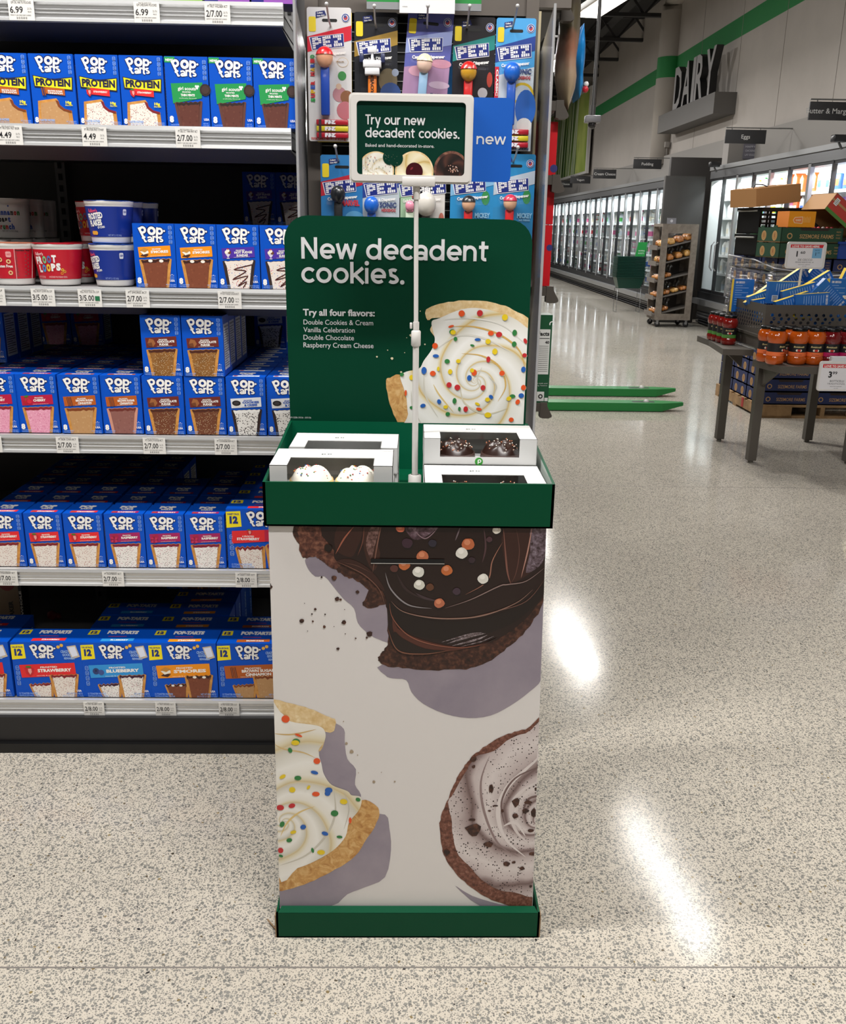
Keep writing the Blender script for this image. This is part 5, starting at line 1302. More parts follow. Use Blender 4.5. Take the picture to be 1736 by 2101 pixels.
lo = [(658, 744, 318, dict(card='#2a78b8', band='#b81a34', stem='#16171a', head=['#1c1f24'], sx=.42, neck=.13, r=.024, toplabel='plain black top', text=[('MARVEL', .48, .60, .015, .055, '#d02030')], art=[(.8, .5, .028, '#5aa0d0', .02), (.2, .44, .014, '#c02a3a', .02), (.78, .42, .016, '#8a7a5a', .03)]), 'blue candy pack with black dispenser at the left of the lower row'),
      (744, 822, 322, dict(card='#b9c4cc', band='#1a3a8c', stem='#1a58c0', head=['#1f66cc'], sx=.24, neck=.155, r=.024, toplabel='plain blue top', text=[('SONIC', .45, .60, .014, .05, '#22386e'), ('HEDGEHOG', .5, .565, .008, .042, '#b02a34')], art=[(.7, .46, .036, '#d8b820', .014), (.62, .36, .036, '#1a4a9a', .024)]), 'pale grey candy pack with blue dispenser under the sign frame'),
      (820, 868, 322, dict(card='#9fc0a0', band='#7aa88a', stem='#cfe0c8', head=['#e090a8'], sx=.45, neck=.15, r=.015, toplabel='plain pink top', art=[(.5, .46, .012, '#c8dcc0')]), 'narrow pale green candy pack with pink top behind the pole'),
      (846, 914, 322, dict(card='#d8d4d0', band='#b02430', stem='#3a3a3e', head=['#d4cfc6'], sx=.42, neck=.16, r=.033, toplabel='plain off white top', art=[(.9, .5, .008, '#c06a5a', .02)]), 'white candy pack with dark grey dispenser and off white top behind the pole'),
      (925, 1014, 318, dict(card='#2a8ac4', band='#7fb4dc', stem='#d01a1e', head=['#e0b090', '#17171a'], sx=.42, neck=.155, r=.022, toplabel='plain black capped top', text=[('MICKEY', .58, .50, .014, .045, '#8fc4e6'), ('AND FRIENDS', .62, .475, .005, .036, '#8fc4e6')], art=[(.82, .66, .012, '#2f8a4a', .02), (.18, .34, .02, '#1c1c20'), (.22, .33, .014, '#d8d4d0')]), 'blue candy pack with red dispenser, left of the two at the lower right'),
      (1014, 1098, 316, dict(card='#2a8ac4', low=mat('#2f86bc', .4), band='#b9c6d4', stem='#d01a1e', head=['#e0b090', '#c42a48'], sx=.40, neck=.155, r=.022, toplabel='plain red capped top', text=[('MICKEY', .60, .49, .014, .045, '#8fc4e6'), ('AND FRIENDS', .64, .465, .005, .034, '#8fc4e6')], art=[(.82, .66, .012, '#2f8a4a', .02), (.18, .34, .02, '#1c1c20')]), 'blue candy pack with red dispenser, rightmost of the lower row')]
for xl, xr, y, d, lb in lo: pack(xl, xr, y, d, lb, Y=2.9)
for x, y in ((688, 300), (782, 300), (880, 300), (965, 302), (1063, 302)): hook(x, y)

# goods on the aisle side of the rack
def foil_bag(name, x, y, z0, z1, w, d, stops, label, extra=None, tiltx=0.0):
    t = NT('printed_' + name); v = t.obj(); sp = t.n('ShaderNodeSeparateXYZ'); t.l(v, sp.inputs[0]); nz = t.noise(v, 30, 4)
    f = t.math('ADD', t.math('DIVIDE', sp.outputs[2], z1-z0), t.math('MULTIPLY', t.math('SUBTRACT', nz.outputs[0], .5), .12))
    M = t.out(t.ramp(f, stops), .28); t.b.inputs['Metallic'].default_value = .1
    mb = MB(); n, m_ = 14, 10; V = []
    H_ = z1-z0
    for i in range(n+1):
        zz_ = H_*i/n; th = d/2*min(1, (math.sin(math.pi*i/n)*1.8))**.7 + .001
        for j_ in range(m_*2):
            A = math.pi*j_/m_; V.append((w/2*math.cos(A)*(1-.03*math.sin(i*1.7)), th*math.sin(A)*(1+.15*math.sin(3*A+i)), zz_))
    nn = m_*2
    mb.add(V, [(i*nn+j_, i*nn+(j_+1) % nn, (i+1)*nn+(j_+1) % nn, (i+1)*nn+j_) for i in range(n) for j_ in range(nn)], M, True)
    if extra: extra(mb)
    o = mb.build(name, loc=(x, y, z0)); o.rotation_euler = (0, tiltx, math.pi/2); tag(o, label, 'bag'); return o
a = onY(1156, 225, 3.15); b = onY(1190, 0, 3.15)
foil_bag('snack_bag', onY(1173, 120, 3.1)[0], 3.2, a[2]-.005, b[2]+.16, .18, .058, [(0, '#4a3030'), (.06, '#8f8266'), (.22, '#a8917a'), (.36, '#9a6a55'), (.46, '#7a5a48'), (.5, '#57503f'), (.62, '#4f4838'), (.68, '#453c3a'), (1, '#6b625f')], 'brown and tan snack bag hanging at the right side of the rack')
a = onY(1195, 203, 3.4); b = onY(1195, 50, 3.4)
RB(MB().tube([(.36, 3.5, b[2]-.02), (onY(1192, 130, 3.4)[0]+.02, 3.5, b[2]-.02)], .004, wire, 6), 'peg_hook')
foil_bag('snack_bag', onY(1192, 130, 3.4)[0], 3.45, a[2], b[2], .14, .03, [(0, '#3f8fc4'), (.3, '#1778bc'), (1, '#1a7cc2')], 'bright blue snack bag behind the brown snack bag')
mb = MB().ball((0, 0, 0), .011, mat('#c02a3a', .3), 10).ball((.002, 0, .016), .009, mat('#dfe0e2', .3), 10)
a = onY(1197, 185, 3.4); tag(mb.build('candy_ball', loc=(a[0]+.003, 3.38, a[2])), 'small red and white candy piece beside the blue snack bag', 'candy')
zg0 = onY(1120, 826, 3.08)[2]; zg1 = onY(1128, 646, 3.08)[2]
mb = MB().box((.378, 3.075, zg0), (.479, 3.16, zg1), mat('#0c4a2c', .4)); S = front(.378, 3.075, zg0); hh = zg1-zg0
mb.rect(S, .04, hh*.33, .096, hh*.84, '#cfd0cd', 1); mb.text(S, 'Facts', .055, hh*.77, .013, '#1d1d1d', 2, w=.038, bold=.04); mb.rect(S, .045, hh*.735, .094, hh*.742, '#1d1d1d', 2); mb.text(S, '40', .08, hh*.68, .009, '#1d1d1d', 2, w=.014, bold=.04)
for i in range(14): mb.rect(S, .05, hh*(.65-i*.022), .092, hh*(.654-i*.022), '#4a4d4a', 2)
mb.rect(S, .062, hh*.02, .086, hh*.13, '#cfd0cd', 1); mb.ring(S, .074, hh*.075, .004, .008, mat('#1d1d1d'), 2, 9)
mb.rect(S, .088, hh*.02, .099, hh*.06, '#cfd0cd', 1); mb.text(S, 'let it melt and', .05, hh*.22, .004, '#cfd0cd', 1, w=.045); mb.text(S, 'sharing. Tasted to', .05, hh*.195, .004, '#cfd0cd', 1, w=.045)
mb.ring(S, .1, hh*.9, .006, .009, mat('#e8e8e6'), 1, 14, .5, 3.6)
tag(mb.build('green_carton'), 'dark green carton with nutrition facts at the right side of the rack', 'box')
zr0 = onY(1140, 587, 3.1)[2]; zr1 = onY(1142, 250, 3.1)[2]
mb = MB().box((.382, 3.1, zr0), (.466, 3.2, zr0+.19), mat('#c2121e', .35)).disc(front(.382, 3.1, zr0), .078, .12, .01, '#2a2a6a', 1)
tag(mb.build('red_carton'), 'lower red carton standing at the right side of the rack', 'box')
mb = MB().box((.382, 3.1, zr0+.192), (.466, 3.2, zr1), mat('#c2121e', .35)).disc(front(.382, 3.1, zr0), .078, .36, .012, '#2a2a6a', 1)
tag(mb.build('red_carton'), 'upper red carton just below the blue sign corner', 'box')

# ================================================================ cardboard display
DY = 1.92; DX = .012
disp = empty('cardboard_display', (DX, DY, 0))
def DB(mb, name, parent=disp): return mb.build(name, parent, loc=(-DX, -DY, 0))
GRN = mat('#00442b', .42, spec=.16); GRN_IN = mat('#02553a', .5, spec=.15); PAPER = mat('#dad6d4', .5)
def Z7(*p): return [tuple(onY(540+x/2.893, 1060+y/2.893, DY)[[0, 2]]) for x, y in p]
def Z8(*p): return [tuple(onY(530+x/2.846, 1420+y/2.846, DY)[[0, 2]]) for x, y in p]
HY = 2.40
def Z5(*p): return [tuple(onY(560+x/3.1, 430+y/3.1, HY)[[0, 2]]) for x, y in p]
SP = front(0, DY, 0)
_kl, _kr = .006/1.072, .0205/1.072
PANEL = [(-1, _kl, .3012), (1, _kr, .3307), (0, 1, 1.0725), (0, -1, -.04)]
def clipx(P):
    """keep an outline on the panel"""
    return clip_poly(P, PANEL)
def clampx(P):
    out = []
    for x, z in P:
        f = max(0, min(1, z/1.072)); xl = -.3015+.006*f; xr = .331-.0205*f
        out.append((min(max(x, xl+.0003), xr-.0003), min(max(z, .04), 1.0725)))
    return out
CRUMB_D = grainy('picture_chocolate_crumb', [(.3, '#2a1510'), (.5, '#5a3226'), (.7, '#8a5c48')], 95, .6)
CRUMB_M = grainy('picture_dark_crumb', [(.3, '#1d0f0b'), (.5, '#3d2219'), (.75, '#6a4230')], 90, .6)
CRUMB_R = grainy('picture_cocoa_crumb', [(.3, '#43231b'), (.5, '#6f4334'), (.72, '#96695a')], 110, .6)
CRUMB_G = grainy('picture_golden_crumb', [(.3, '#a8733a'), (.5, '#c8995a'), (.75, '#e0bd86')], 42, .6, dist=1.5)
CRUMB_P = grainy('picture_pale_crumb', [(.3, '#cdaa72'), (.5, '#dcc08e'), (.75, '#eddcb8')], 60, .6)
SHAD = grainy('picture_mauve_ground', [(.3, '#887f8c'), (.7, '#9c929c')], 5, .55)
DARKCH = mat('#22110e', .35); DCH2 = mat('#351b15', .35); DCH3 = mat('#50291f', .4)
col = MB()
xl0, xl1, xr0, xr1, zt = -.3015, -.2955, .331, .3105, 1.073
V = [(xl0, DY, .03), (xr0, DY, .03), (xr1, DY, zt), (xl1, DY, zt), (xl0+.005, 2.38, .03), (xr0-.005, 2.38, .03), (xr1-.003, 2.38, zt), (xl1+.003, 2.38, zt)]
col.add(V, [(0, 1, 2, 3), (1, 5, 6, 2), (5, 4, 7, 6), (4, 0, 3, 7), (3, 2, 6, 7), (4, 5, 1, 0)], PAPER)
def P_(pts, M, k, n=4, rough=0.0, seed=1):
    q = clipx(smooth(pts, n, rough, seed))
    if q: col.poly(SP, q, M, k)
# --- chocolate cookie
P_(Z7((260, 240), (262, 300), (310, 355), (365, 355), (425, 425), (480, 490), (540, 545), (562, 630), (620, 690), (680, 725), (760, 730), (760, 500), (400, 200)), SHAD, 1, 3)
P_(Z7((720, 870), (725, 940), (770, 960), (850, 970), (880, 1040), (950, 1110), (1080, 1170), (1220, 1195), (1350, 1180), (1470, 1120), (1580, 1040), (1655, 960), (1672, 800), (1672, 400), (1300, 800)), SHAD, 1, 3)
P_(Z7((228, 40), (215, 170), (235, 240), (300, 235), (350, 260), (420, 312), (480, 352), (560, 382), (622, 440), (590, 520), (640, 545), (722, 520), (735, 560), (742, 740), (715, 790), (682, 842), (722, 882), (860, 900), (1000, 910), (1200, 905), (1330, 860), (1450, 780), (1560, 680), (1620, 590), (1667, 490), (1690, 200), (1690, 20), (900, 20)), CRUMB_M, 2, 5, .0022, 3)
P_(Z7((228, 40), (215, 170), (235, 240), (300, 235), (350, 262), (430, 312), (440, 250), (425, 190), (436, 40)), CRUMB_D, 3, 5, .0018, 4)
P_(Z7((436, 30), (420, 200), (436, 262), (520, 300), (600, 340), (680, 400), (722, 470), (735, 520), (745, 700), (765, 765), (830, 800), (950, 815), (1100, 795), (1250, 775), (1400, 720), (1530, 630), (1620, 530), (1672, 420), (1700, 30)), DARKCH, 4, 4)
P_(Z7((442, 60), (430, 190), (520, 240), (560, 180), (590, 90), (560, 50)), DCH2, 5, 3)
P_(Z7((600, 50), (600, 200), (650, 320), (690, 250), (700, 60)), mat('#3b2018', .4), 5, 3)
P_(Z7((440, 262), (520, 250), (620, 300), (700, 390), (715, 440), (620, 360), (520, 310)), DCH2, 6, 3)
P_(Z7((740, 510), (780, 520), (900, 590), (1100, 620), (1300, 600), (1500, 530), (1640, 420), (1668, 400), (1660, 470), (1500, 620), (1300, 700), (1100, 730), (900, 700), (780, 620)), mat('#170b09', .3), 5, 3)
P_(Z7((770, 580), (800, 660), (950, 730), (1150, 770), (1300, 750), (1400, 710), (1250, 770), (1050, 800), (880, 780), (780, 700)), DCH3, 6, 3)
P_(Z7((780, 680), (830, 720), (960, 780), (1090, 795), (950, 812), (830, 798), (765, 760)), mat('#1c0e0b', .3), 7, 3)
for q_, (a_, b_, c_, d_) in enumerate((((1090, 752), (1180, 722), (1260, 700), (1320, 690)), ((1120, 764), (1210, 742), (1280, 722), (1330, 700)), ((1060, 742), (1150, 716), (1230, 694), (1300, 684)), ((1170, 770), (1240, 752), (1300, 736), (1370, 706)))):
    col.ribbon(SP, clampx(smooth(Z7(a_, b_, c_, d_), 6, closed=False)), (.006, .005, .004, .003)[q_], grainy('picture_chocolate_shine', [(.35, '#3f2a26'), (.55, '#86797c'), (.75, '#b9b0b4')], 200, .4), 7, taper=True)
P_(Z7((720, 60), (730, 300), (790, 420), (900, 500), (1010, 530), (1150, 490), (1280, 420), (1390, 330), (1420, 60)), mat('#200f0c', .3), 5, 3)
P_(Z7((1430, 60), (1440, 300), (1470, 390), (1560, 350), (1640, 280), (1690, 180), (1690, 40)), DCH2, 6, 3)
P_(Z7((1590, 60), (1585, 200), (1560, 330), (1640, 290), (1672, 220), (1690, 60)), grainy('picture_glossy_icing', [(.35, '#2e1c1c'), (.55, '#6c5c66'), (.8, '#a79ca8')], 120, .4), 7, 3)
P_(Z7((640, 60), (690, 60), (660, 180), (640, 250), (610, 160)), grainy('picture_chocolate_sheen', [(.35, '#3a211b'), (.6, '#7a5a54'), (.8, '#a5908e')], 120, .4), 6, 3)
P_(Z7((850, 50), (1040, 50), (960, 120), (900, 135), (860, 100)), grainy('picture_purple_sheen', [(.35, '#2a181a'), (.55, '#5c444e'), (.8, '#a5949e')], 70, .4), 6, 3)
for pts, w_, c_ in (
    (((540, 55), (480, 130), (430, 220)), .0035, '#9a5a45'), (((600, 60), (590, 150), (560, 230)), .002, '#6d4034'), (((700, 55), (680, 150), (650, 330)), .003, '#7a5346'),
    (((430, 262), (520, 300), (610, 350), (690, 430), (722, 520)), .0025, '#6e4a3e'), (((760, 500), (830, 560), (980, 595), (1150, 602), (1320, 580), (1500, 510), (1600, 430)), .0032, '#8f6f62'),
    (((750, 510), (770, 600), (860, 700), (1000, 755), (1180, 775), (1330, 750)), .003, '#84503f'), (((740, 660), (800, 790), (950, 812), (1110, 790)), .0028, '#7d5240'),
    (((725, 330), (760, 430), (860, 520), (1000, 542)), .0035, '#8a8486'), (((1080, 540), (1230, 490), (1400, 410), (1450, 400), (1560, 380), (1670, 300)), .0028, '#8c7570'),
    (((1420, 150), (1360, 260), (1330, 380), (1200, 460)), .0026, '#9a6a58'), (((1425, 60), (1440, 240), (1450, 330), (1470, 400)), .004, '#7a4f44'), (((1595, 60), (1570, 200), (1530, 360)), .003, '#b08274'),
    (((1500, 60), (1520, 200), (1500, 330), (1470, 395)), .002, '#5e3c34'), (((1310, 70), (1320, 180), (1300, 270)), .004, '#4e3538'), (((880, 60), (960, 128), (1040, 62)), .0025, '#8a7078'), (((1170, 60), (1140, 140)), .003, '#6c5c62'),
    (((640, 330), (560, 290), (480, 270)), .002, '#5b3c33'), (((1670, 370), (1560, 500), (1380, 560), (1250, 590)), .002, '#6b4a40'), (((790, 330), (850, 430), (960, 490)), .006, '#30201f'), (((905, 450), (960, 480), (1040, 500)), .006, '#3f3034')):
    q = smooth(Z7(*pts), 6, closed=False); col.ribbon(SP, clampx(q), w_, c_, 8, taper=True)
for x, y, r, c_ in ((815, 66, 26, '#c9694a'), (1385, 76, 25, '#d9d2c4'), (1216, 160, 38, '#b8643e'), (1178, 213, 36, '#dcd9d0'), (946, 232, 36, '#b86a48'), (838, 283, 34, '#bc6738'), (1090, 315, 34, '#bb6634'), (922, 325, 35, '#d6d5cc'), (927, 401, 33, '#d2d0c4'), (1305, 365, 33, '#dcd9d0'), (1045, 510, 32, '#b4694c'),
                    (855, 155, 32, '#3a2430'), (1005, 155, 24, '#2c2734'), (778, 305, 24, '#54302a'), (990, 415, 24, '#5e3a26'), (1148, 440, 24, '#3f2e3a'), (1238, 255, 20, '#33232a'), (1342, 132, 18, '#4a3036'), (385, 180, 22, '#20140f')):
    (cx, cz), = Z7((x, y)); rr = r/2.893*.00107
    col.disc(SP, cx+.0012, cz-.0015, rr*1.06, mat('#140a08'), 9, n=16)
    col.poly(SP, [(cx+rr*(1+.05*math.sin(3*a_+x))*math.cos(a_), cz+rr*(.97+.05*math.cos(4*a_+y))*math.sin(a_)) for a_ in np.linspace(0, 6.1, 16)], mat(c_, .4), 10)
    if c_[1] in 'bcd': col.disc(SP, cx-rr*.15, cz+rr*.3, rr*.5, mat({'b': '#cf8460', 'c': '#d98a68', 'd': '#ebe8e0'}[c_[1]], .4), 11, n=10)
for x, y, r in ((347, 358, 7), (421, 362, 17), (560, 446, 12), (438, 487, 16), (460, 490, 9), (310, 548, 9), (290, 576, 6), (368, 578, 5), (230, 617, 14), (295, 620, 7), (363, 652, 10), (480, 626, 16), (445, 782, 10), (549, 720, 6), (633, 694, 20), (615, 716, 8), (246, 513, 3), (484, 549, 3), (488, 694, 4), (42, 415, 16), (38, 400, 10), (264, 677, 3), (421, 650, 3)):
    (cx, cz), = Z7((x, y)); rr = r/2.893*.00107; rnd = random.Random(x)
    col.poly(SP, clipx([(cx+rr*rnd.uniform(.7, 1.15)*math.cos(a_), cz+rr*rnd.uniform(.7, 1.15)*math.sin(a_)) for a_ in np.linspace(0, 5.6, 9)]), CRUMB_M, 5)
# slot
(a0, b0), (a1, b1) = Z7((640, 262), (1076, 248)); 
col.rect(SP, a0, b0-.004, a1, b0+.0065, mat('#050404', .8), 12); col.rect(SP, a0, b0-.0048, a1, b0-.0034, mat('#b9b6b2', .5), 13)
# --- vanilla cookie, lower left
P_(Z8((430, 180), (500, 215), (505, 290), (520, 390), (570, 450), (565, 540), (600, 600), (600, 700), (740, 715), (765, 790), (775, 920), (740, 1080), (620, 1140), (520, 1180), (420, 1250), (120, 1250), (120, 1100), (380, 1000), (360, 500), (360, 240)), SHAD, 1, 3)
P_(Z8((60, 52), (200, 68), (300, 95), (400, 138), (452, 165), (440, 225), (395, 232), (350, 200), (200, 200), (60, 200)), CRUMB_P, 2, 4, .0012, 5)
P_(Z8((110, 1150), (110, 1040), (250, 1010), (400, 950), (480, 850), (530, 720), (600, 628), (700, 672), (692, 760), (620, 880), (540, 980), (420, 1050), (300, 1110), (180, 1150)), CRUMB_G, 2, 4, .0012, 6)
P_(Z8((380, 240), (392, 262), (372, 330), (350, 340)), CRUMB_P, 2, 3)
(vcx, vcz), = Z8((150, 760))
VAN = swirl('picture_vanilla_icing', vcx, vcz, [(0, '#cdb98c'), (.09, '#ddd4b8'), (.22, '#e6e2d8'), (.55, '#eceae4'), (.82, '#d9d6cc'), (.93, '#cfcabd'), (1, '#d6c8a0')], 4, 4.5, noise=.8, nscale=5)
P_(Z8((55, 110), (130, 115), (190, 170), (350, 195), (392, 235), (385, 290), (352, 340), (370, 420), (385, 480), (430, 540), (520, 575), (545, 600), (600, 612), (592, 680), (530, 760), (510, 840), (440, 920), (330, 985), (230, 1025), (110, 1050)), VAN, 4, 4)
for pts, w_, c_ in ((((90, 240), (200, 245), (340, 215)), .004, '#cfae72'), (((92, 300), (150, 330), (260, 350), (330, 380)), .004, '#d2b680'), (((130, 840), (170, 760), (240, 700), (330, 665)), .005, '#dcc080'), (((125, 1010), (280, 950), (400, 830), (450, 700), (440, 560)), .006, '#cac5b8'), (((500, 580), (530, 680), (500, 800)), .003, '#c3bfb4')):
    col.ribbon(SP, clampx(smooth(Z8(*pts), 6, closed=False)), w_, mat(c_, .5), 5, taper=True)
SPR = {'o': '#e0521c', 'r': '#c0272c', 'g': '#2c7a3c', 'y': '#e2c41c', 'b': '#1c5cb0'}
def sprk(mb, S, Zf, lst, sc, k=7, clip=True):
    for x, y, c_, rx, ry, rot in lst:
        (cx, cz), = Zf((x, y))
        P = [(cx+rx*sc*math.cos(a_)*math.cos(rot)-ry*sc*math.sin(a_)*math.sin(rot), cz+rx*sc*math.cos(a_)*math.sin(rot)+ry*sc*math.sin(a_)*math.cos(rot)) for a_ in np.linspace(0, 5.84, 14)]
        if clip: P = clipx(P)
        if not P: continue
        mb.poly(S, [(a_+.0012, b_-.0012) for a_, b_ in P] if not clip else P, mat('#b5ab98', .6) if not clip else mat(SPR[c_], .45), k); mb.poly(S, P, mat(SPR[c_], .45), k+1)
s8 = .00108/2.846
sprk(col, SP, Z8, [(160, 154, 'o', 25, 25, 0), (236, 249, 'o', 24, 8, -.4), (222, 285, 'g', 24, 20, 0), (217, 292, 'y', 25, 18, 0), (187, 336, 'g', 13, 18, .3), (343, 399, 'o', 21, 21, 0), (329, 466, 'b', 24, 12, -.3), (143, 490, 'y', 22, 12, .6), (232, 498, 'g', 22, 16, 0), (199, 567, 'y', 20, 20, 0), (294, 553, 'y', 16, 9, 1), (412, 570, 'b', 24, 20, 0), (405, 588, 'b', 18, 18, 0), (337, 592, 'o', 24, 17, 0), (499, 636, 'y', 24, 19, -.2), (583, 624, 'g', 16, 13, -.5), (197, 660, 'r', 22, 16, .4), (129, 671, 'r', 24, 20, 0), (446, 704, 'g', 24, 22, 0), (537, 745, 'o', 9, 22, 0), (140, 768, 'g', 15, 22, -.4), (263, 784, 'b', 19, 17, .5), (205, 814, 'y', 20, 12, .3), (390, 822, 'b', 22, 14, -.4), (475, 842, 'g', 19, 10, -.1), (182, 861, 'g', 19, 15, .3), (131, 920, 'r', 18, 20, 0), (318, 920, 'g', 9, 19, .2), (367, 932, 'y', 25, 18, 0), (133, 953, 'g', 14, 9, -.4)], s8)
for x, y, r in ((498, 170, 4), (515, 298, 9), (545, 346, 13), (580, 366, 4), (675, 522, 10), (797, 521, 6), (719, 467, 3), (585, 470, 3)):
    (cx, cz), = Z8((x, y)); rr = r*s8; col.poly(SP, [(cx+rr*math.cos(a_)*(1+.2*math.sin(5*a_)), cz+rr*math.sin(a_)) for a_ in np.linspace(0, 5.6, 8)], mat('#a5937c', .6), 3)
# --- cookies and cream cookie, lower right
P_(Z8((1150, 1130), (1250, 1190), (1400, 1235), (1480, 1250), (1300, 1250)), SHAD, 1, 3)
P_(Z8((1700, 215), (1560, 218), (1480, 238), (1380, 280), (1300, 335), (1240, 385), (1200, 440), (1150, 520), (1110, 620), (1080, 690), (1060, 760), (1065, 880), (1090, 960), (1140, 1040), (1220, 1120), (1320, 1190), (1450, 1240), (1700, 1250)), CRUMB_R, 2, 5, .0016, 8)
(ccx, ccz), = Z8((1640, 760))
CNC = swirl('picture_cookies_cream_icing', ccx, ccz, [(0, '#6b5654'), (.08, '#93807e'), (.25, '#b9abaa'), (.6, '#d6cdcb'), (.85, '#c2b5b4'), (.94, '#8d7a79'), (1, '#735d5b')], 4, 4.0, noise=1.1, nscale=7, specks='#2c1b1b', sscale=190)
P_(Z8((1700, 240), (1560, 240), (1470, 270), (1380, 340), (1280, 370), (1230, 430), (1190, 500), (1140, 590), (1110, 640), (1130, 760), (1140, 860), (1170, 950), (1240, 1020), (1300, 1090), (1400, 1150), (1500, 1170), (1620, 1200), (1700, 1200)), CNC, 4, 4, .001, 9)
for pts, w_, c_ in ((((1700, 330), (1560, 450), (1450, 560), (1400, 700), (1440, 850), (1560, 960)), .012, '#d9d0ce'), (((1700, 500), (1560, 560), (1480, 660), (1500, 800), (1600, 900)), .010, '#d4cac8'), (((1350, 370), (1300, 520), (1320, 700), (1400, 880), (1520, 960)), .006, '#8d7978'), (((1680, 420), (1500, 500), (1420, 640), (1440, 780)), .005, '#6e5856'), (((1700, 600), (1580, 620), (1540, 720)), .006, '#6e5856'), (((1430, 780), (1500, 760), (1560, 840)), .008, '#d9d0ce')):
    col.ribbon(SP, clampx(smooth(Z8(*pts), 6, closed=False)), w_, mat(c_, .5), 5, taper=True)
for x, y, rx, ry in ((1255, 800, 52, 44), (1345, 885, 36, 20), (1258, 388, 22, 18), (1100, 930, 20, 24), (1360, 560, 14, 34), (1250, 742, 26, 9), (1505, 640, 26, 34), (1560, 690, 22, 18), (1590, 805, 26, 12), (1500, 720, 22, 18), (1610, 700, 24, 30), (1450, 1000, 24, 20), (1540, 1025, 22, 14), (1590, 1130, 12, 10), (1258, 432, 12, 12), (1385, 660, 18, 7), (1350, 690, 12, 6), (1620, 560, 10, 8), (1600, 940, 26, 14), (1490, 990, 14, 10), (1575, 640, 24, 14), (1425, 690, 10, 14)):
    (cx, cz), = Z8((x, y)); rnd = random.Random(x)
    col.poly(SP, clipx([(cx+rx*s8*rnd.uniform(.7, 1.2)*math.cos(a_), cz+ry*s8*rnd.uniform(.7, 1.2)*math.sin(a_)) for a_ in np.linspace(0, 5.7, 11)]), CRUMB_M, 7)
DB(col, 'column')['label'] = 'white column printed with three large cookies'

# base tray
b = MB(); bx0, bx1, by0, by1 = -.308, .346, 1.897, 2.42; th = .005; cut = mat('#8a6f52', .8)
b.box((bx0, by0, 0), (bx1, by0+th, .074), GRN).box((bx0, by0, 0), (bx0+th, by1, .074), GRN).box((bx1-th, by0, 0), (bx1, by1, .074), GRN).box((bx0, by1-th, 0), (bx1, by1, .074), GRN).box((bx0, by0, 0), (bx1, by1, .004), GRN)
b.box((bx1+.0002, by0, .002), (bx1+.0032, by0+.03, .068), cut).box((bx0-.0032, by0, .002), (bx0-.0002, by0+.03, .066), cut)
b.add([(bx0+th, by0+.0, .075), (bx1-th, by0, .075), (bx1-.012, by0+.02, .079), (bx0+.012, by0+.02, .079)], [(0, 1, 2, 3)], GRN)
b.tube([(bx0-.03, by0+.05, .012), (bx0-.002, by0+.02, .004)], .002, cut, 5)
DB(b, 'base_tray')
# top tray
t_ = MB(); tx0, tx1, ty0, ty1, tz = -.304, .323, 1.912, 2.405, 1.074
def wallq(p, q, zp, zq, d, M, Mi):
    """upright sheet from p to q with heights zp, zq and thickness d (a vector)"""
    V = [(p[0], p[1], tz), (q[0], q[1], tz), (q[0], q[1], zq), (p[0], p[1], zp)]
    V2 = [(x+d[0], y+d[1], z) for x, y, z in V]
    t_.add(V+V2, [(0, 1, 2, 3), (0, 4, 5, 1), (3, 2, 6, 7), (0, 3, 7, 4), (1, 5, 6, 2)], M); t_.add(V2, [(3, 2, 1, 0)], Mi)
wallq((tx0, ty0), (tx1, ty0), 1.173, 1.174, (0, .006), GRN, GRN_IN)
wallq((tx1, ty0), (tx1, ty1), 1.174, 1.205, (-.006, 0), GRN, mat('#b4bdb6', .4)); wallq((tx0, ty1), (tx0, ty0), 1.206, 1.173, (.006, 0), GRN, GRN_IN)
wallq((tx1, ty1), (tx0, ty1), 1.205, 1.206, (0, -.006), GRN, GRN_IN)
t_.box((tx0, ty0, tz), (tx1, ty1, tz+.004), GRN)
DB(t_, 'top_tray')
# header board with print
h = MB(); SH = front(0, HY, 0)
hp = [(-.302, 1.19), (.317, 1.19), (.3125, 1.66)] + [(.3125-.06*(1-math.cos(a_)) , 1.66+.058*math.sin(a_)) for a_ in np.linspace(.1, 1.57, 7)] + [(-.305+.06*(1-math.cos(a_)), 1.66+.0605*math.sin(a_)) for a_ in np.linspace(1.57, .1, 7)] + [(-.305, 1.66)]
h.prism(SH, hp, .005, mat('#003825', .5, spec=.12))
def inlay(P): return clip_poly(P, [(1, 0, .3115), (0, -1, -1.204)])
def clampi(P): return [(min(x, .3115), max(z, 1.204)) for x, z in P]
lw = mat('#cfd0d2', .45)
def hline(txt, zx0, zx1, zybase, zyx, t, k=3):
    (xa, za), (xb, zb_) = Z5((zx0, zybase), (zx1, zybase)); (_, zx_), = Z5((zx0, zyx))
    drawn(h, SH, txt, xa, za, zx_-za, lw, t, k, w=xb-xa)
hline('New decadent', 182, 1372, 312, 212, .215); hline('cookies.', 182, 838, 465, 365, .215)
def hsmall(txt, x0, x1, yb, yc, bold):
    (xa, za), (xb, _), (_, zc) = Z5((x0, yb), (x1, yb), (x0, yc)); h.text(SH, txt, xa, za, zc-za, lw, 3, w=xb-xa, bold=bold, res=3)
hsmall('Try all four flavors:', 192, 648, 672, 630, .03)
for i, (s_, x1_) in enumerate((('Double Cookies & Cream', 638), ('Vanilla Celebration', 521), ('Double Chocolate', 516), ('Raspberry Cream Cheese', 640))): hsmall(s_, 195, x1_, 730+i*48.5, 697+i*48.5, .004)
hsmall('NF11220b 3/5/26 - 5/31/26', 105, 243, 1326, 1316, 0)
def PH(pts, M, k, n=4, rough=0.0, seed=1): h.poly(SH, inlay(smooth(pts, n, rough, seed)), M, k)
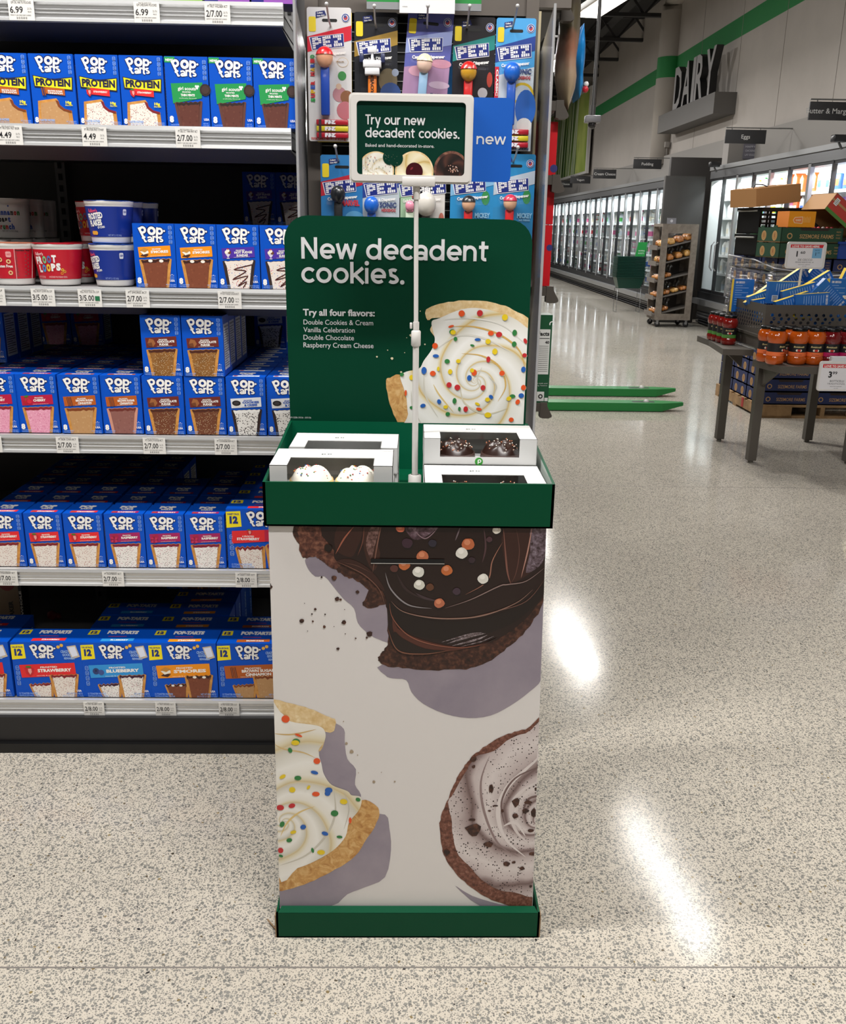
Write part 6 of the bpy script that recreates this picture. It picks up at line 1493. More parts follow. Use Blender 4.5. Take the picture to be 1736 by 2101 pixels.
PH(Z5((975, 635), (1060, 600), (1180, 580), (1300, 577), (1420, 597), (1530, 637), (1640, 715), (1650, 900), (1620, 960), (1300, 700), (1040, 690), (990, 705), (975, 680)), CRUMB_P, 2, 4, .001, 11)
PH(Z5((720, 1085), (745, 1070), (800, 1050), (860, 1100), (900, 1370), (830, 1400), (780, 1330), (735, 1200)), CRUMB_G, 2, 4, .001, 12)
PH(Z5((1000, 760), (1015, 790), (1030, 800), (1030, 720)), CRUMB_P, 2, 3)
(hcx, hcz), = Z5((1290, 1090))
VAN2 = swirl('picture_vanilla_rosette', hcx, hcz, [(0, '#c9a660'), (.05, '#d9cba2'), (.16, '#e3e1d9'), (.5, '#ebeae6'), (.8, '#dddbd3'), (.93, '#cfccc0'), (1, '#d2bb82')], 4, 5.5, noise=.7, nscale=5)
PH(Z5((1010, 712), (1060, 690), (1180, 640), (1290, 625), (1420, 650), (1530, 690), (1600, 740), (1640, 790), (1650, 1000), (1640, 1250), (1625, 1400), (900, 1400), (860, 1300), (850, 1200), (830, 1130), (810, 1060), (850, 1030), (930, 1010), (960, 960), (1010, 890), (1030, 830), (1020, 780)), VAN2, 4, 4)
for pts, w_, c_ in ((((1120, 745), (1280, 745), (1450, 800), (1570, 900), (1605, 1030)), .005, '#d0a85c'), (((1200, 915), (1330, 930), (1440, 1000), (1480, 1120), (1430, 1220)), .005, '#cfa95e'), (((1020, 1110), (1060, 1180), (1150, 1290)), .004, '#d8bd7c'), (((960, 1040), (970, 1180), (1050, 1320)), .004, '#cdc9bc'), (((1190, 1120), (1220, 1230), (1350, 1300), (1500, 1260)), .005, '#d0c8b0'), (((1330, 1000), (1300, 1080), (1330, 1140)), .004, '#cfcabc'), (((1050, 880), (1180, 800), (1350, 820), (1500, 900)), .005, '#d6d3ca'), (((1080, 700), (1250, 690), (1450, 730), (1600, 850)), .004, '#dcdad2'), (((880, 1150), (890, 1260), (950, 1370)), .004, '#c9c6bb'), (((1370, 1060), (1420, 1120), (1400, 1180)), .004, '#c4bfb2')):
    h.ribbon(SH, clampi(smooth(Z5(*pts), 6, closed=False)), w_, mat(c_, .5), 5, taper=True)
sprk(h, SH, Z5, [(1200, 660, 'o', 20, 20, 0), (1316, 658, 'r', 19, 20, 0), (1475, 685, 'y', 19, 20, 0), (1133, 742, 'o', 19, 7, .3), (1141, 777, 'g', 20, 16, 0), (1146, 780, 'y', 18, 15, 0), (1386, 786, 'o', 19, 15, 0), (1438, 794, 'r', 20, 18, 0), (1537, 783, 'g', 15, 20, 0), (1302, 826, 'b', 20, 9, 0), (1161, 822, 'g', 12, 14, 0), (1368, 838, 'y', 17, 17, 0), (1031, 866, 'o', 18, 19, 0), (1534, 855, 'g', 15, 18, 0), (1268, 863, 'g', 14, 7, -.2), (1411, 902, 'y', 17, 20, 0), (1036, 930, 'b', 20, 11, 0), (1600, 926, 'r', 15, 14, 0), (1370, 952, 'r', 13, 20, 0), (1108, 964, 'g', 17, 15, 0), (1179, 963, 'y', 15, 13, 0), (1052, 1012, 'y', 9, 15, 0), (961, 1023, 'b', 17, 24, 0), (1127, 1030, 'y', 14, 17, 0), (1017, 1041, 'o', 19, 17, 0), (1457, 1040, 'o', 18, 17, 0), (1593, 1016, 'b', 15, 19, 0), (1280, 1036, 'o', 17, 21, 0), (1266, 1022, 'y', 14, 14, 0), (1249, 1070, 'b', 15, 19, 0), (882, 1067, 'y', 15, 17, 0), (820, 1048, 'g', 14, 12, .5), (1120, 1114, 'r', 17, 18, 0), (1173, 1130, 'r', 19, 19, 0), (1336, 1132, 'r', 16, 18, 0), (1387, 1190, 'b', 16, 12, -.7), (1364, 1207, 'y', 16, 14, 0), (1523, 1186, 'g', 19, 13, 0), (1579, 1182, 'b', 18, 16, 0), (1500, 1201, 'y', 17, 14, .4), (1556, 1222, 'o', 14, 18, -.4), (1593, 1131, 'o', 16, 18, 0), (1057, 1220, 'b', 13, 16, .4), (1155, 1216, 'g', 13, 20, 0), (954, 1246, 'b', 18, 13, .3), (882, 1258, 'g', 13, 10, 0), (1098, 1254, 'y', 15, 12, 0), (1186, 1266, 'g', 9, 14, 0), (1226, 1268, 'r', 15, 19, 0), (1310, 1268, 'o', 19, 10, -.2), (1300, 1235, 'y', 17, 9, -.4), (1112, 1299, 'g', 15, 14, 0), (1367, 1305, 'y', 23, 18, 0), (1515, 1335, 'o', 16, 15, 0), (845, 1165, 'o', 7, 20, 0), (1605, 835, 'r', 11, 18, .4)], .00123/3.1, 7, False)
for x, y, r in ((878, 800, 9), (851, 815, 3), (967, 857, 5), (730, 894, 4), (838, 910, 3), (662, 936, 6), (758, 947, 9), (816, 1034, 7), (937, 646, 4)):
    (cx, cz), = Z5((x, y)); rr = r*.0004; h.poly(SH, [(cx+rr*math.cos(a_)*(1+.3*math.sin(3*a_)), cz+rr*math.sin(a_)) for a_ in np.linspace(0, 5.6, 7)], mat('#cfc4a4', .6), 3)
DB(h, 'header_board')['label'] = 'green header board with white lettering and a vanilla cookie'
tag(disp, 'tall green and white cardboard cookie display standing on the floor', 'display')

# ---------------------------------------------------------------- sign on a pole standing in the tray
PY = 2.15; ps = empty('sign_stand', (.024, PY, 1.078)); wp = mat('#cfccc8', .45)
def PB(mb, name, parent=ps): return mb.build(name, parent, loc=(-.024, -PY, -1.078))
PB(MB().rrect(flat((-.06, PY-.09, 1.081), (1, 0, 0), (0, 1, 0)), 0, 0, .12, .18, .02, wp).prism(flat((-.06, PY-.09, 1.084), (1, 0, 0), (0, 1, 0)), rr_pts(0, 0, .12, .18, .02), .005, wp).lathe((.024, PY, 1.083), [(.016, 0), (.0155, .045), (.009, .047)], wp, 20), 'foot')
PB(MB().tube([(.024, PY, 1.12), (.0225, PY, 1.49)], .0072, wp, 16), 'lower_pole')
PB(MB().tube([(.0225, PY, 1.47), (.019, PY, 1.78)], .0052, wp, 16), 'upper_pole')
a = onY(855, 700, PY)[2]
PB(MB().lathe((.0225, PY, a-.012), [(.0085, 0), (.011, .003), (.011, .034), (.0085, .037)], wp, 20).bbox((.008, PY-.004, a+.028), (.014, PY+.004, a+.042), wp, .002, 1), 'collar')
ft = .012
zb0, zt0 = 1.788, 1.968; x0, x1 = -.1265, .1395
fr = MB(); SF = front(0, PY-.012, 0); ou = rr_pts(x0, zb0, x1, zt0, .010, 6); inn = rr_pts(x0+.0165, zb0+.017, x1-.0165, zt0-.016, .008, 6); mid = rr_pts(x0+.004, zb0+.004, x1-.004, zt0-.004, .008, 6)
fr.frame(SF, mid, inn, .010, wp).frame(front(0, PY-.009, 0), ou, mid, .008, wp)
fo = PB(fr, 'sign_frame')
ins = MB(); SI = front(0, PY-.006, 0); ins.prism(SI, rr_pts(x0+.013, zb0+.013, x1-.013, zt0-.013, .006, 4), .002, mat('#003024', .5, spec=.12))
def Z9(*p): return [tuple(onY(700+x/4.822, 180+y/4.822, PY-.006)[[0, 2]]) for x, y in p]
def il(txt, x0_, x1_, yb, yx, t=.205):
    (xa, za), (xb, _), (_, zx_) = Z9((x0_, yb), (x1_, yb), (x0_, yx)); drawn(ins, SI, txt, xa, za, zx_-za, lw, t, 2, w=xb-xa)
il('Try our new', 240, 830, 362, 290); il('decadent cookies.', 240, 1172, 490, 418)
(xa, za), (xb, _), (_, zc) = Z9((240, 583), (922, 583), (240, 549)); ins.text(SI, 'Baked and hand-decorated in-store.', xa, za, zc-za, lw, 2, w=xb-xa, bold=.006, res=3)
def mini(cx, cy, r, cake, icing, ri, k=2, bite=False, hi=880):
    (x_, z_), (x2, _), (_, zlow) = Z9((cx, cy), (cx+r, cy), (cx, hi)); R_ = x2-x_
    for rr, M, kk in ((R_, cake, k), (R_*ri, icing, k+1)):
        P = [(x_+rr*math.cos(a_), max(z_+rr*math.sin(a_), zlow)) for a_ in np.linspace(0, math.pi*2, 60)[:-1]]
        P = [(max(p, -.0985) if bite else min(p, .1215), q) for p, q in P]
        ins.poly(SI, P, M, kk)
    return x_, z_, R_
(mx, mz), (nx, nz), (ox, oz) = Z9((325, 830), (724, 830), (1100, 810))
x_, z_, R_ = mini(345, 820, 178, CRUMB_P, swirl('picture_mini_vanilla', mx, mz, [(0, '#b8a888'), (.12, '#d9d5c8'), (.6, '#e4e1d8'), (1, '#c9bfa6')], 5, 2.2, noise=.5, nscale=20), .93, bite=True)
(bx_, bz_), (bx2, bz2) = Z9((470, 690), (540, 700))
ins.disc(SI, bx_+.003, bz_, .0155, mat('#003024', .5, spec=.12), 5, n=20); ins.disc(SI, bx2, bz2, .016, mat('#003024', .5, spec=.12), 5, n=20)
rnd = random.Random(4)
for i in range(46):
    px_, py_ = rnd.uniform(200, 490), rnd.uniform(680, 870)
    if (px_-470)**2+(py_-690)**2 < 85**2 or (px_-345)**2+(py_-820)**2 > 160**2: continue
    (q, z9), = Z9((px_, py_)); ins.disc(SI, q, z9, .0009, mat(rnd.choice(['#b03a2c', '#2c6a3c', '#c8a02c', '#2c4a80']), .5), 6, n=6)
for i in range(22):
    (q, z9), = Z9((rnd.uniform(400, 560), rnd.uniform(660, 790))); ins.disc(SI, q, z9, rnd.uniform(.0002, .0006), mat('#b9b49c', .6), 7, n=5)
mini(724, 830, 190, CRUMB_P, swirl('picture_mini_cream', nx, nz, [(0, '#b8974e'), (.12, '#d9c898'), (.5, '#e6dcc0'), (.85, '#dccfa6'), (1, '#c9ae6c')], 4, 2.4, noise=.4, nscale=20), .92)
(q, z9), = Z9((724, 830)); 
P = [(q+.0185*math.cos(a_), max(z9+.0185*math.sin(a_), zb0+.0175)) for a_ in np.linspace(0, 6.2, 30)]; ins.poly(SI, P, mat('#3d0a14', .3), 6); ins.disc(SI, q-.006, z9+.006, .004, mat('#7a2a34', .3), 7, n=10, ry=.002, rot=.8)
mini(1090, 810, 172, CRUMB_D, swirl('picture_mini_chocolate', ox, oz, [(0, '#120806'), (.3, '#2a1510'), (.6, '#4b2a20'), (.8, '#241210'), (1, '#120806')], 4, 2.6, noise=.4, nscale=20), .86)
(q, z9), = Z9((1090, 840)); P = [(q+.017*math.cos(a_), max(z9+.017*math.sin(a_), zb0+.0175)) for a_ in np.linspace(0, 6.2, 30)]; ins.poly(SI, P, mat('#1c0d0a', .4), 6)
for i in range(30):
    a_ = rnd.uniform(0, math.pi); r_ = rnd.uniform(.002, .016); ins.disc(SI, q+r_*math.cos(a_), z9+r_*math.sin(a_), .0011, mat(rnd.choice(['#d8c8c0', '#b08070', '#d9a890']), .5), 7, n=6)
PB(ins, 'sign_insert')['label'] = 'green printed insert'
PB(MB().bbox((-.012, PY-.016, zb0-.006), (.06, PY+.006, zb0+.013), wp, .002, 1).tube([(.0195, PY, zb0-.005), (.0198, PY, 1.755)], .0075, wp, 14), 'clip')
bl = MB(); SB = front(0, PY+.003, 0); (xa, zt9), (xb, zb9) = [tuple(onY(960, 199, PY)[[0, 2]]), tuple(onY(1047, 374, PY)[[0, 2]])]
bl.prism(SB, [(.12, zb9), (xb-.01, zb9)] + [(xb-.01+.01*math.sin(a_), zb9+.01-.01*math.cos(a_)) for a_ in np.linspace(0, 1.57, 5)] + [(xb-.01+.01*math.cos(a_), zt9-.01+.01*math.sin(a_)) for a_ in np.linspace(0, 1.57, 5)] + [(.12, zt9)], .002, mat('#0a55b4', .4))
(xa, za), (xb2, _), (_, zx_) = Z9((1340, 555), (1632, 555), (1340, 474)); drawn(bl, SB, 'new', xa, za, zx_-za, lw, .2, 2, w=xb2-xa)
PB(bl, 'side_flag')['label'] = 'blue flag reading new'
tag(ps, 'white pole sign in the tray with a framed green card and blue flag', 'sign')

# ---------------------------------------------------------------- cookie boxes with windows
CW = mat('#cdcdcc', .5)
film = blister
def frosted_cookie(loc, r, kind, label):
    root = empty('frosted_cookie', loc)
    cake = {'v': mat('#d9b67c', .7), 'c': mat('#3a2018', .8)}[kind]; ic = {'v': mat('#ece7da', .45), 'c': mat('#2c1610', .3)}[kind]
    MB().lathe((0, 0, 0), [(.001, 0), (r*.96, 0), (r, .006), (r*.97, .016), (.001, .018)], cake, 28).build('cookie_base', root)
    n, m_ = 12, 56; V = []
    for i in range(n+1):
        rr = r*.92*i/n
        for j_ in range(m_):
            A = 2*math.pi*j_/m_; hgt = .016 + .024*(1-(i/n)**4) + .0045*math.sin(5*A + 7*i/n)*math.sin(math.pi*min(1, i/n*1.05))
            V.append((rr*math.cos(A), rr*math.sin(A), hgt))
    mb = MB().add(V, [(i*m_+j_, i*m_+(j_+1) % m_, (i+1)*m_+(j_+1) % m_, (i+1)*m_+j_) for i in range(n) for j_ in range(m_)], ic, True)
    mb.lathe((0, 0, 0), [(r*.92, .012), (r*.92, .006)], ic, 28)
    mb.build('icing', root)
    rnd = random.Random(int(loc[0]*1000)); sp = MB()
    for i in range(44):
        A = rnd.uniform(0, 6.28); q = r*.85*math.sqrt(rnd.random()); hgt = .0165 + .024*(1-(q/(r*.92))**4) + .0045*math.sin(5*A+7*q/(r*.92))
        if kind == 'v': sp.ball((q*math.cos(A), q*math.sin(A), hgt), .0022, mat(rnd.choice(list(SPR.values())), .4), 6, (1, 1, .5))
        else: sp.ball((q*math.cos(A), q*math.sin(A), hgt+.001), .0019, mat(rnd.choice(['#e6e0d4', '#d8a890', '#c87a54', '#e6e0d4']), .4), 6)
    sp.build('sprinkles', root)['kind'] = 'stuff'
    tag(root, label, 'cookie')
def cookie_box(x0, y0, z0, w, kind, label, cookies=True, rz=0.0, first='left'):
    D_, H_ = .155, .062; root = empty('cookie_box', (x0+w/2, y0, z0), (0, 0, rz)); t = .0012
    mb = MB(); a, b_ = -w/2, w/2; wx0, wx1 = a+w*.145, b_-w*.155; wy = .072; wz = .018
    mb.box((a, 0, 0), (b_, D_, t), CW).box((a, 0, 0), (a+t, D_, H_), CW).box((b_-t, 0, 0), (b_, D_, H_), CW).box((a, D_-t, 0), (b_, D_, H_), CW)
    mb.box((a, 0, 0), (b_, t, wz), CW).box((a, 0, wz), (wx0, t, H_), CW).box((wx1, 0, wz), (b_, t, H_), CW)
    mb.box((a, wy, H_-t), (b_, D_, H_), CW).box((a, 0, H_-t), (wx0, wy, H_), CW).box((wx1, 0, H_-t), (b_, wy, H_), CW)
    S = front(a, 0, 0)
    mb.disc(S, w*.49, wz*.35 if False else wz*.42, .0095, '#2f8f2a', 1, n=24); mb.ring(S, w*.495, wz*.5, .0022, .0042, mat('#e4e6e2', .5), 2, 16); mb.rect(S, w*.495-.0042, wz*.1, w*.495-.002, wz*.66, '#e4e6e2', 2)
    # flap seams and side tabs
    mb.rect(flat((a, 0, H_), (1, 0, 0), (0, 1, 0)), 0, D_-.02, w, D_-.019, '#a9a8a6', 1)
    for xx in (wx0, wx1-.001): mb.rect(flat((0, 0, H_), (1, 0, 0), (0, 1, 0)), xx, 0, xx+.0008, wy, '#a9a8a6', 1)
    mb.build('carton', root)
    f = MB().add([(wx0, t, wz), (wx1, t, wz), (wx1, t, H_-t), (wx0, t, H_-t), (wx1, wy, H_-t), (wx0, wy, H_-t)], [(0, 1, 2, 3), (3, 2, 4, 5)], film)
    f.build('window_film', root)
    l = MB(); T = flat((a+w*.36, wy+.006, H_+.0004), (1, 0, 0), (0, 1, 0))
    l.rect(T, 0, 0, w*.33, .055, '#e2e2e0', 0)
    l.text(T, 'DECADENT VANILLA CELEBRATION COOKIES' if kind == 'v' else 'DECADENT DOUBLE CHOCOLATE COOKIES', w*.02, .042, .004, '#2c5a50', 1, w=w*.29); l.text(T, '2 COUNT', w*.12, .033, .004, '#a8504a' if kind == 'c' else '#2c5a50', 1, w=w*.06)
    l.text(T, '$5.99', w*.03, .020, .008, '#3a4a46', 1, w=w*.09, bold=.02); l.text(T, 'NET WT 8 OZ', w*.22, .022, .004, '#3a4a46', 1, w=w*.08); l.text(T, 'INGREDIENTS: ENRICHED FLOUR SUGAR BUTTER', w*.02, .008, .003, '#3a4a46', 1, w=w*.29)
    l.build('price_label', root)
    tag(root, label, 'box')
cookie_box(-.294, 1.945, 1.14, .268, 'v', 'white windowed box of two vanilla cookies at the left front of the tray')
cookie_box(-.290, 1.947, 1.0785, .264, 'v', 'white box hidden under the vanilla cookie box at the left front', rz=-.02)
cookie_box(-.272, 2.115, 1.14, .255, 'v', 'white box standing directly behind the left front vanilla box', rz=-.012)
cookie_box(-.27, 2.12, 1.0785, .255, 'v', 'white box hidden at the left rear bottom of the tray')
cookie_box(.043, 1.93, 1.108, .265, 'c', 'lower white windowed box of chocolate cookies at the right front of the tray', rz=.0)
cookie_box(.043, 2.09, 1.1705, .263, 'c', 'upper white windowed box of chocolate cookies with green round mark, right side', rz=-.006)
cookie_box(.045, 2.10, 1.108, .26, 'c', 'white box hidden beneath the upper chocolate cookie box')
frosted_cookie((-.208, 2.0, 1.1415), .05, 'v', 'vanilla frosted cookie with sprinkles at the left inside the left box'); frosted_cookie((-.106, 2.0, 1.1415), .05, 'v', 'vanilla frosted cookie at the right inside the left box')
frosted_cookie((.12, 1.985, 1.110), .049, 'c', 'chocolate frosted cookie at the left inside the lower right box'); frosted_cookie((.23, 1.985, 1.110), .049, 'c', 'chocolate frosted cookie at the right inside the lower right box')
frosted_cookie((.118, 2.145, 1.1725), .049, 'c', 'chocolate frosted cookie at the left inside the upper right box'); frosted_cookie((.228, 2.145, 1.1725), .049, 'c', 'chocolate frosted cookie at the right inside the upper right box')

# ================================================================ promo table on the right
tb_m = mat('#57524c', .5, .25); tb_d = mat('#4a4641', .55, .2)
TX0, TX1, TY0, TY1, TZ = 2.62, 3.44, 6.84, 7.66, .965
table = empty('promo_table', ((TX0+TX1)/2, (TY0+TY1)/2, 0)); tx, ty = table.location[0], table.location[1]
def TB(mb, name, parent=table): return mb.build(name, parent, loc=(-tx, -ty, 0))
for x, y in ((TX0+.035, TY0+.035), (TX1-.035, TY0+.035), (TX0+.035, TY1-.035), (TX1-.035, TY1-.035)):
    mb = MB().box((x-.032, y-.032, .02), (x+.032, y+.032, TZ-.09), tb_m).lathe((x, y, 0), [(.001, 0), (.02, 0), (.02, .015), (.008, .02)], mat('#77756f', .4, .4), 12)
    TB(mb, 'leg')
mb = MB().box((TX0, TY0, TZ-.1), (TX1, TY0+.03, TZ-.01), tb_m).box((TX0, TY1-.03, TZ-.1), (TX1, TY1, TZ-.01), tb_m).box((TX0, TY0, TZ-.1), (TX0+.03, TY1, TZ-.01), tb_m).box((TX1-.03, TY0, TZ-.1), (TX1, TY1, TZ-.01), tb_m)
mb.box((TX0-.01, TY0-.01, TZ-.02), (TX1+.01, TY1+.01, TZ), tb_m)
TB(mb, 'table_top')
bh = .225
def perf(mb, S, w, h, sx, sz, r, M):
    """perforated sheet: strips round real square-cut holes turned to rounds"""
    nx = int((w-.06)/sx); rows = int((h-.07)/sz); mx = (w-nx*sx)/2
    mb.rect(S, 0, 0, w, .03, M); z0 = .03; zt = z0+rows*sz; mb.rect(S, 0, zt, w, h, M)
    mb.rect(S, 0, z0, mx, zt, M); mb.rect(S, w-mx, z0, w, zt, M)
    for j_ in range(rows):
        off = 0
        for i in range(nx):
            cx, cz = mx+(i+.5)*sx, z0+(j_+.5)*sz
            n = 12; V = []
            for k in range(n):
                A = 2*math.pi*k/n+math.pi/4; ca, sa = math.cos(A), math.sin(A); q = max(abs(ca), abs(sa))
                dx = (sx/4 if j_ % 2 else -sx/4)*1
                V.append(S(cx+ca/q*sx/2, cz+sa/q*sz/2)); V.append(S(cx+r*ca+dx*.6, cz+r*sa))
            mb.add(V, [(2*k, 2*((k+1) % n), 2*((k+1) % n)+1, 2*k+1) for k in range(n)], M)
mb = MB(); perf(mb, front(TX0, TY0, TZ), TX1-TX0, bh, .054, .027, .0118, tb_m)
TB(mb, 'perforated_panel')
mb = MB(); perf(mb, flat((TX0, TY1, TZ), (0, -1, 0), (0, 0, 1)), TY1-TY0, bh, .05, .027, .0112, tb_m); TB(mb, 'perforated_panel')
mb = MB().box((TX0, TY1-.003, TZ), (TX1, TY1, TZ+bh), tb_m); TB(mb, 'rear_panel')
mb = MB().box((TX1-.003, TY0, TZ), (TX1, TY1, TZ+bh), tb_m); TB(mb, 'side_panel')
mb = MB(); Lz = .795
top = [(TX0-.06, TY0-.02), (TX0+.02, 6.46), (3.62, 6.46), (3.62, TY0-.02)]
V = [(x, y, Lz) for x, y in top] + [(x, y, Lz-.05) for x, y in top]
mb.add(V, [(0, 1, 2, 3), (7, 6, 5, 4), (0, 4, 5, 1), (1, 5, 6, 2), (2, 6, 7, 3), (3, 7, 4, 0)], tb_m)
for X in (TX0+.03, TX1-.05): mb.add([(X, TY0, Lz-.05), (X, 6.55, Lz-.05), (X, TY0, Lz-.2), (X+.02, TY0, Lz-.05), (X+.02, 6.55, Lz-.05), (X+.02, TY0, Lz-.2)], [(0, 2, 1), (3, 4, 5), (1, 2, 5, 4), (0, 3, 5, 2)], tb_m)
TB(mb, 'front_ledge')
q0, q1 = onZ(1455, 698, .845), onZ(1484, 716, .845)
lp = [(TX0, q1[1]-.03), (q1[0], q1[1]), (q0[0], q0[1]), (q0[0], 7.9), (TX0, 7.9)]
V = [(x, y, .845) for x, y in lp] + [(x, y, .80) for x, y in lp]
mb = MB().add(V, [(0, 4, 3, 2, 1)[::-1], (5, 6, 7, 8, 9)[::-1]] + [(i, 5+i, 5+(i+1) % 5, (i+1) % 5) for i in range(5)], tb_m)
mb.add([(TX0, 7.2, .8), (2.48, 7.2, .8), (TX0, 7.2, .68), (TX0, 7.22, .8), (2.48, 7.22, .8), (TX0, 7.22, .68)], [(0, 2, 1), (3, 4, 5), (1, 2, 5, 4)], tb_m)
TB(mb, 'side_ledge')
tag(table, 'grey brown metal table with perforated bin top and jar ledges', 'table')

jar_m = {'orange': mat('#b8500f', .15, coat=.6), 'red': mat('#7c1510', .15, coat=.6), 'dark red': mat('#6a1014', .15, coat=.6)}
def make_jar(kind, band, lab2):
    root = empty('sauce_jar'); g_ = MB(); s = 1.0
    prof = [(.001, 0), (.052, 0), (.062, .012), (.064, .04), (.060, .055), (.058, .06), (.058, .15), (.060, .155), (.066, .17), (.066, .2), (.058, .222), (.047, .236)]
    g_.lathe((0, 0, 0), prof, jar_m[kind], 24).build('glass_body', root)
    l = MB().lathe((0, 0, 0), [(.0595, .062), (.0595, .09)], mat(band, .5), 24).lathe((0, 0, 0), [(.0595, .09), (.0595, .15)], mat('#17161a', .45), 24)
    S = cone(0, 0, .06, .0595, .0595, .09, -math.pi/2-.25)
    l.text(S, 'Botticelli', -.036, .062, .012, '#d9c68a', 2, w=.07, bold=.02, shear=.2); l.text(S, lab2, -.024, .01, .005, '#5a1a10', 2, w=.05, bold=.02)
    for dx, c in ((-.012, '#e9e2d2'), (-.002, '#c02a1c'), (.006, '#c02a1c'), (.013, '#e9e2d2')): l.disc(S, dx, .043, .008, c, 2 if c[1] == 'e' else 3, n=8)
    l.build('label', root)
    MB().lathe((0, 0, 0), [(.05, .234), (.052, .236), (.052, .252), (.046, .256), (.001, .257)], mat('#141414', .25, .5), 24).build('lid', root)
    return root
jp = {}
def jar(kind, band, lab2, x, y, z, label, s=1.0, rz=0.0):
    key = (kind, band)
    if key not in jp: jp[key] = make_jar(kind, band, lab2); o = jp[key]
    else: o = copy_tree(jp[key])
    o.location = (x, y, z); o.scale = (s, s, s*.98); o.rotation_euler = (0, 0, rz)
    tag(o, label, 'jar')
fy = 6.6
cols = [('orange', '#e8703a', 'ALLA VODKA', 1592, 'first from the left, showing its barcode side'), ('orange', '#e8703a', 'ALLA VODKA', 1637, 'second from the left'), ('orange', '#e8703a', 'ALLA VODKA', 1672, 'third from left, beside dark red jars'),
        ('dark red', '#b81a5c', 'MARINARA', 1704, 'left of two pink banded jars'), ('dark red', '#b81a5c', 'MARINARA', 1738, 'right of two pink banded jars')]
for i, (k_, b_, l_, px_, lb) in enumerate(cols):
    a = onY(px_, 715, fy); jar(k_, b_, l_, a[0], fy, Lz, f'{k_} sauce jar in the front ledge row, {lb}', 1.02, .9 if i == 0 else 0)
for i, (k_, b_, l_, px_) in enumerate((('orange', '#e8703a', 'ALLA VODKA', 1573), ('orange', '#e8703a', 'ALLA VODKA', 1617), ('orange', '#e8703a', 'ALLA VODKA', 1656), ('dark red', '#b81a5c', 'MARINARA', 1693), ('dark red', '#b81a5c', 'MARINARA', 1724))):
    a = onY(px_, 708, fy+.135); jar(k_, b_, l_, a[0], fy+.135, Lz, f'{k_} sauce jar in the rear ledge row, {("first", "second", "third", "fourth", "fifth")[i]} from the left', 1.02)
for i, (px_, py_) in enumerate(((1498, 708), (1487, 704), (1477, 700.5), (1468, 698))):
    a = onZ(px_, py_, .847); jar('red', '#4f8a3a', 'TOMATO BASIL', a[0], a[1]+.05, .845, f'red sauce jar with green band on the side ledge, {("nearest", "second", "third", "farthest")[i]} of the row', .9)
for i in range(2): jar('red', '#4f8a3a', 'TOMATO BASIL', 2.56, 7.5+i*.16, .845, f'red sauce jar behind the left table leg, {("nearer", "farther")[i]} one', .9)

# pasta boxes heaped in the bin
PB_ = mat('#1766b8', .4, coat=.3); PY_ = mat('#e8c42a', .4)
def make_pasta():
    mb = MB(); w, d, h = .16, .05, .25
    mb.box((-w/2, -d/2, 0), (w/2, d/2, h), PB_); mb.box((-w/2-.0006, -d/2+.002, -.0), (-w/2, d/2-.002, h), PY_).box((w/2, -d/2+.002, 0), (w/2+.0006, d/2-.002, h), PY_)
    for sg in (1, -1):
        S = flat((-w/2 if sg > 0 else w/2, -sg*d/2, 0), (sg, 0, 0), (0, 0, 1))
        mb.text(S, 'DE CECCO', .015, h-.03, .014, WHT, 1, w=.07, bold=.04)
        for i in range(9): mb.rect(S, .015, h-.05-i*.018, .07+.05*(i % 2), h-.046-i*.018, LBLUE, 1)
        mb.rect(S, .1, .03, .145, .075, '#dfe4ea', 1)
        for i in range(8): mb.rect(S, .104+i*.005, .035, .106+i*.005+.001*(i % 2), .07, '#1b1b22', 2)
        mb.rect(S, .11, .1, .135, .13, '#e8e4e0', 1)
    return mb.build('pasta_box')
pp = make_pasta()
heap = [(1522, 606, 7.5, 0, 0, 0, 'standing upright at the far left of the bin'), (1578, 632, 7.14, 0, 1.4, 0.04, 'lying low at the left front corner'), (1566, 617, 7.26, 0, .9, 0.03, 'slanting with a yellow edge beside the upright box'),
        (1608, 600, 7.08, 0, 1.571, 0, 'lying on its side in the middle, barcode showing'), (1630, 582, 7.32, 0, .95, 0.02, 'tip sticking up behind the middle box'), (1640, 610, 7.0, 0, 1.28, 0, 'with a long yellow edge slanting below the pole'),
        (1627, 630, 6.925, 0, 1.25, 0.03, 'low at the front, slanting up to the right'), (1679, 592, 7.14, 0, 1.0, 0.02, 'slanting right of the sign pole, upper one'), (1697, 612, 6.96, 0, 2.3, 0.02, 'slanting down to the right with yellow end'),
        (1718, 607, 7.06, 0, .0, 0, 'upright near the right end of the bin'), (1668, 580, 7.4, 0, .6, 0, 'behind the sign pole, corner up'), (1738, 590, 7.2, 0, .35, 0.03, 'at the photo edge, tilted'), (1570, 618, 7.205, 0, 1.2, 0.04, 'deep in the bin left of the middle'),
        (1665, 625, 6.89, 0, 1.5, 0.02, 'low behind the perforated front right of middle'), (1590, 640, 7.36, 0, 1.5, 0.05, 'at the bottom of the bin left side'), (1700, 640, 7.015, 0, 1.4, -0.05, 'at the bottom of the bin right side')]
heap = [(*(lambda p: (p[0] - .125*math.sin(h_[4]), h_[2], p[2] - .125*math.cos(h_[4])))(onY(h_[0], h_[1], h_[2])), *h_[3:]) for h_ in heap]
for i, (x, y, z, rx_, ry_, rz_, lb) in enumerate(heap):
    o = pp if i == 0 else pp.copy()
    if i: COL.objects.link(o)
    o.location = (x, y, z); o.rotation_euler = (rx_, ry_, rz_); tag(o, 'blue and yellow pasta box '+lb, 'box')
mb = MB().bbox((2.83, 6.87, 1.09), (2.97, 6.89, 1.17), mat('#d8c41c', .35, coat=.4), .004, 1)
for i in range(5): mb.rect(front(2.83, 6.868, 1.09), .03+i*.004, .01, .032+i*.004, .06, '#222222', 1)
